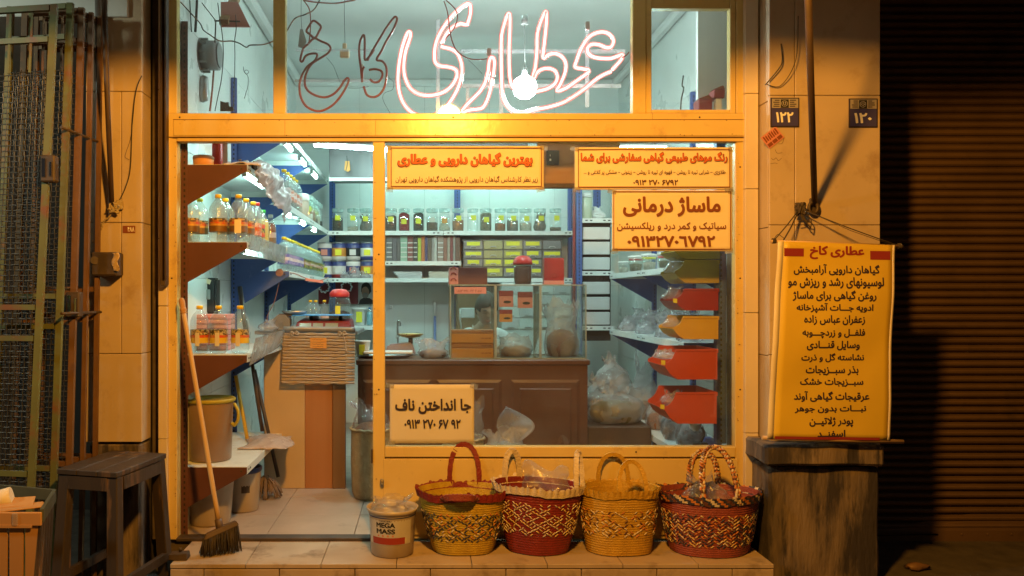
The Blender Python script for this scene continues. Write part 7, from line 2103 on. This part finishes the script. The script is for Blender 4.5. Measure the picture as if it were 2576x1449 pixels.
for k, (u, y, r0, h, lab) in enumerate(((528, .35, .135, .265, 'pale bucket with navy rim on the floor under the low shelf, nearest'), (612, .62, .105, .26, 'pale bucket with navy rim and dark sticker on the floor, farther back'))):
    t = thing('navy_rimmed_bucket', lab, 'bucket', (X(u, y), y, 0), 'navy rimmed buckets under the low shelf')
    c = (X(u, y), y, .0)
    q = MB(); q.lathe([(r0*.82, .001), (r0*.86, .01), (r0, h-.02)], c, 36, cap1=False); q.lathe([(r0*.84, .01), (r0*.97, h-.02)], c, 36, cap1=False); q.build('bucket_body', M['tub'], t)
    q = MB(); q.lathe([(r0*1.0, h-.03), (r0*1.05, h-.024), (r0*1.06, h-.004), (r0, h), (r0*.95, h-.02), (.01, h-.02)], c, 36); q.build('rim_lid', M['navy_pl'], t)
    if k:
        q = MB(); q.grid(lambda a, b: (c[0]+(r0*.95)*math.sin(.1+.5*a), c[1]-(r0*.95)*math.cos(.1+.5*a), .12+.06*b), 8, 2); q.build('sticker', M['wood_dk'], t)
q = MB()
c = Vector((X(668, .9), .9, .0))
for k in range(110):
    a_, L = rnd.uniform(0, 2*PI), rnd.uniform(.05, .13)
    p = c+Vector((.03*math.cos(a_), .03*math.sin(a_), .11+rnd.uniform(-.02, .03)))
    e = c+Vector((.11*math.cos(a_)*rnd.uniform(.6, 1.1), .09*math.sin(a_)*rnd.uniform(.6, 1.1), rnd.uniform(.006, .06)))
    q.tube(smooth_path([p, p.lerp(e, .5)+Vector((0, 0, .02)), e], 3), .004, 4)
tag(q.build('old_mop', mat('grey_mop_yarn', (.16, .11, .085), (.26, .19, .15), 30, rough=.95)), 'tangled grey mop head on the floor by the beige panel', 'mop')
for k, (p0, p1, m_, lab) in enumerate(((at(593, 945, .98), at(625, 1120, .9), 'bin_y', 'yellow painted stick leaning behind the low shelf'), (at(632, 900, 1.0), at(660, 1085, .95), 'rail', 'brown stick leaning beside the yellow stick'), (at(640, 930, 1.08), at(700, 1200, 1.0), 'wood_dk', 'dark stick rising from the mop head'))):
    q = MB(); q.cyl(p0, p1, .012, 10); tag(q.build('leaning_stick', M[m_]), lab, 'stick', 'sticks leaning behind the low shelf')
def tall_basket(lab, u, y, r, h, seed, bagm='bag', bags=2):
    x = X(u, y)
    t = thing('straw_basket', lab, 'basket', (x, y, 0), 'tall straw baskets inside the window')
    q = MB(); q.lathe([(r*.84, .002), (r*.95, .04), (r, h*.5), (r*.98, h*.96), (r*1.01, h), (r*.94, h), (r*.92, h*.5), (r*.86, .05)], (x, y, 0), 40, fn=lambda a, rr, z: (rr*(1+.006*math.sin(20*a+z*220)), z), cap1=False); q.build('basket_body', M['straw'], t)
    q = MB(); q.tube([Vector((x+r*1.01*math.cos(a), y+r*1.01*math.sin(a), h+.003*math.sin(14*a))) for a in [2*PI*i/40 for i in range(40)]], .009, 6, closed=True); q.build('rim', M['straw'], t)
    return x, y, h
x, y, h = tall_basket('tall pale straw basket beside the door post, bag on top', 938, .93, .14, .44, 1)
filled_bag('shiny clear bag of petals filling the basket by the door post', (x-.01, y, h-.10), .125, .12, .26, .14, f_or, 4.4, .5, 'bag')
x, y, h = tall_basket('straw basket mostly behind the plain unbordered notice', 1165, .80, .13, .40, 2)
filled_bag('clear bag with a tall open neck behind the plain unbordered notice', (x+.02, y, h-.08), .12, .11, .30, .1, f_brn, 6.1, .7, 'bag')
x, y, h = tall_basket('straw basket low in the window centre, left of the low brown box', 1272, .78, .145, .34, 3)
t = thing('spice_bag', 'clear bag of dark herbs with one tall pointed flap, low in the window centre', 'bag', (x, y, h-.1), 'bags of spice')
q = MB(); crumple(q, (x, y, h-.10), .135, .12, .20, 7.1, .6); 
q.grid(lambda a, b: (x+.02+.115*math.sin(PI*b)*(a-.35)*1.7-.02*b+.07*(1-b)*a, y-.04+.05*math.sin(a*PI)+.02*noise.noise(Vector((a*4, b*4, 1))), h+.02+.24*b+.03*a*(1-b)), 14, 20, thick=(0, .01, 0))
q.build('bag_film', M['bag_dense'], t)
q = MB(); q.lathe([(.8, .003), (.96, .05), (.85, .10), (.05, .13)], (x, y, h-.09), 24, .12, .11, fn=lambda a, r, z: (r*(1+.08*noise.noise(Vector((math.cos(a)*2, math.sin(a)*2, z*8)))), z)); q.build('contents', f_tea, t)

# drop protos that were only placed once is already handled by place(); final tidy
for o in list(sc.objects):
    if o.type == 'EMPTY' and o.get('label') == 'x': bpy.data.objects.remove(o)
    elif o.type == 'MESH' and not o.data.materials: o.data.materials.append(M['paper'])
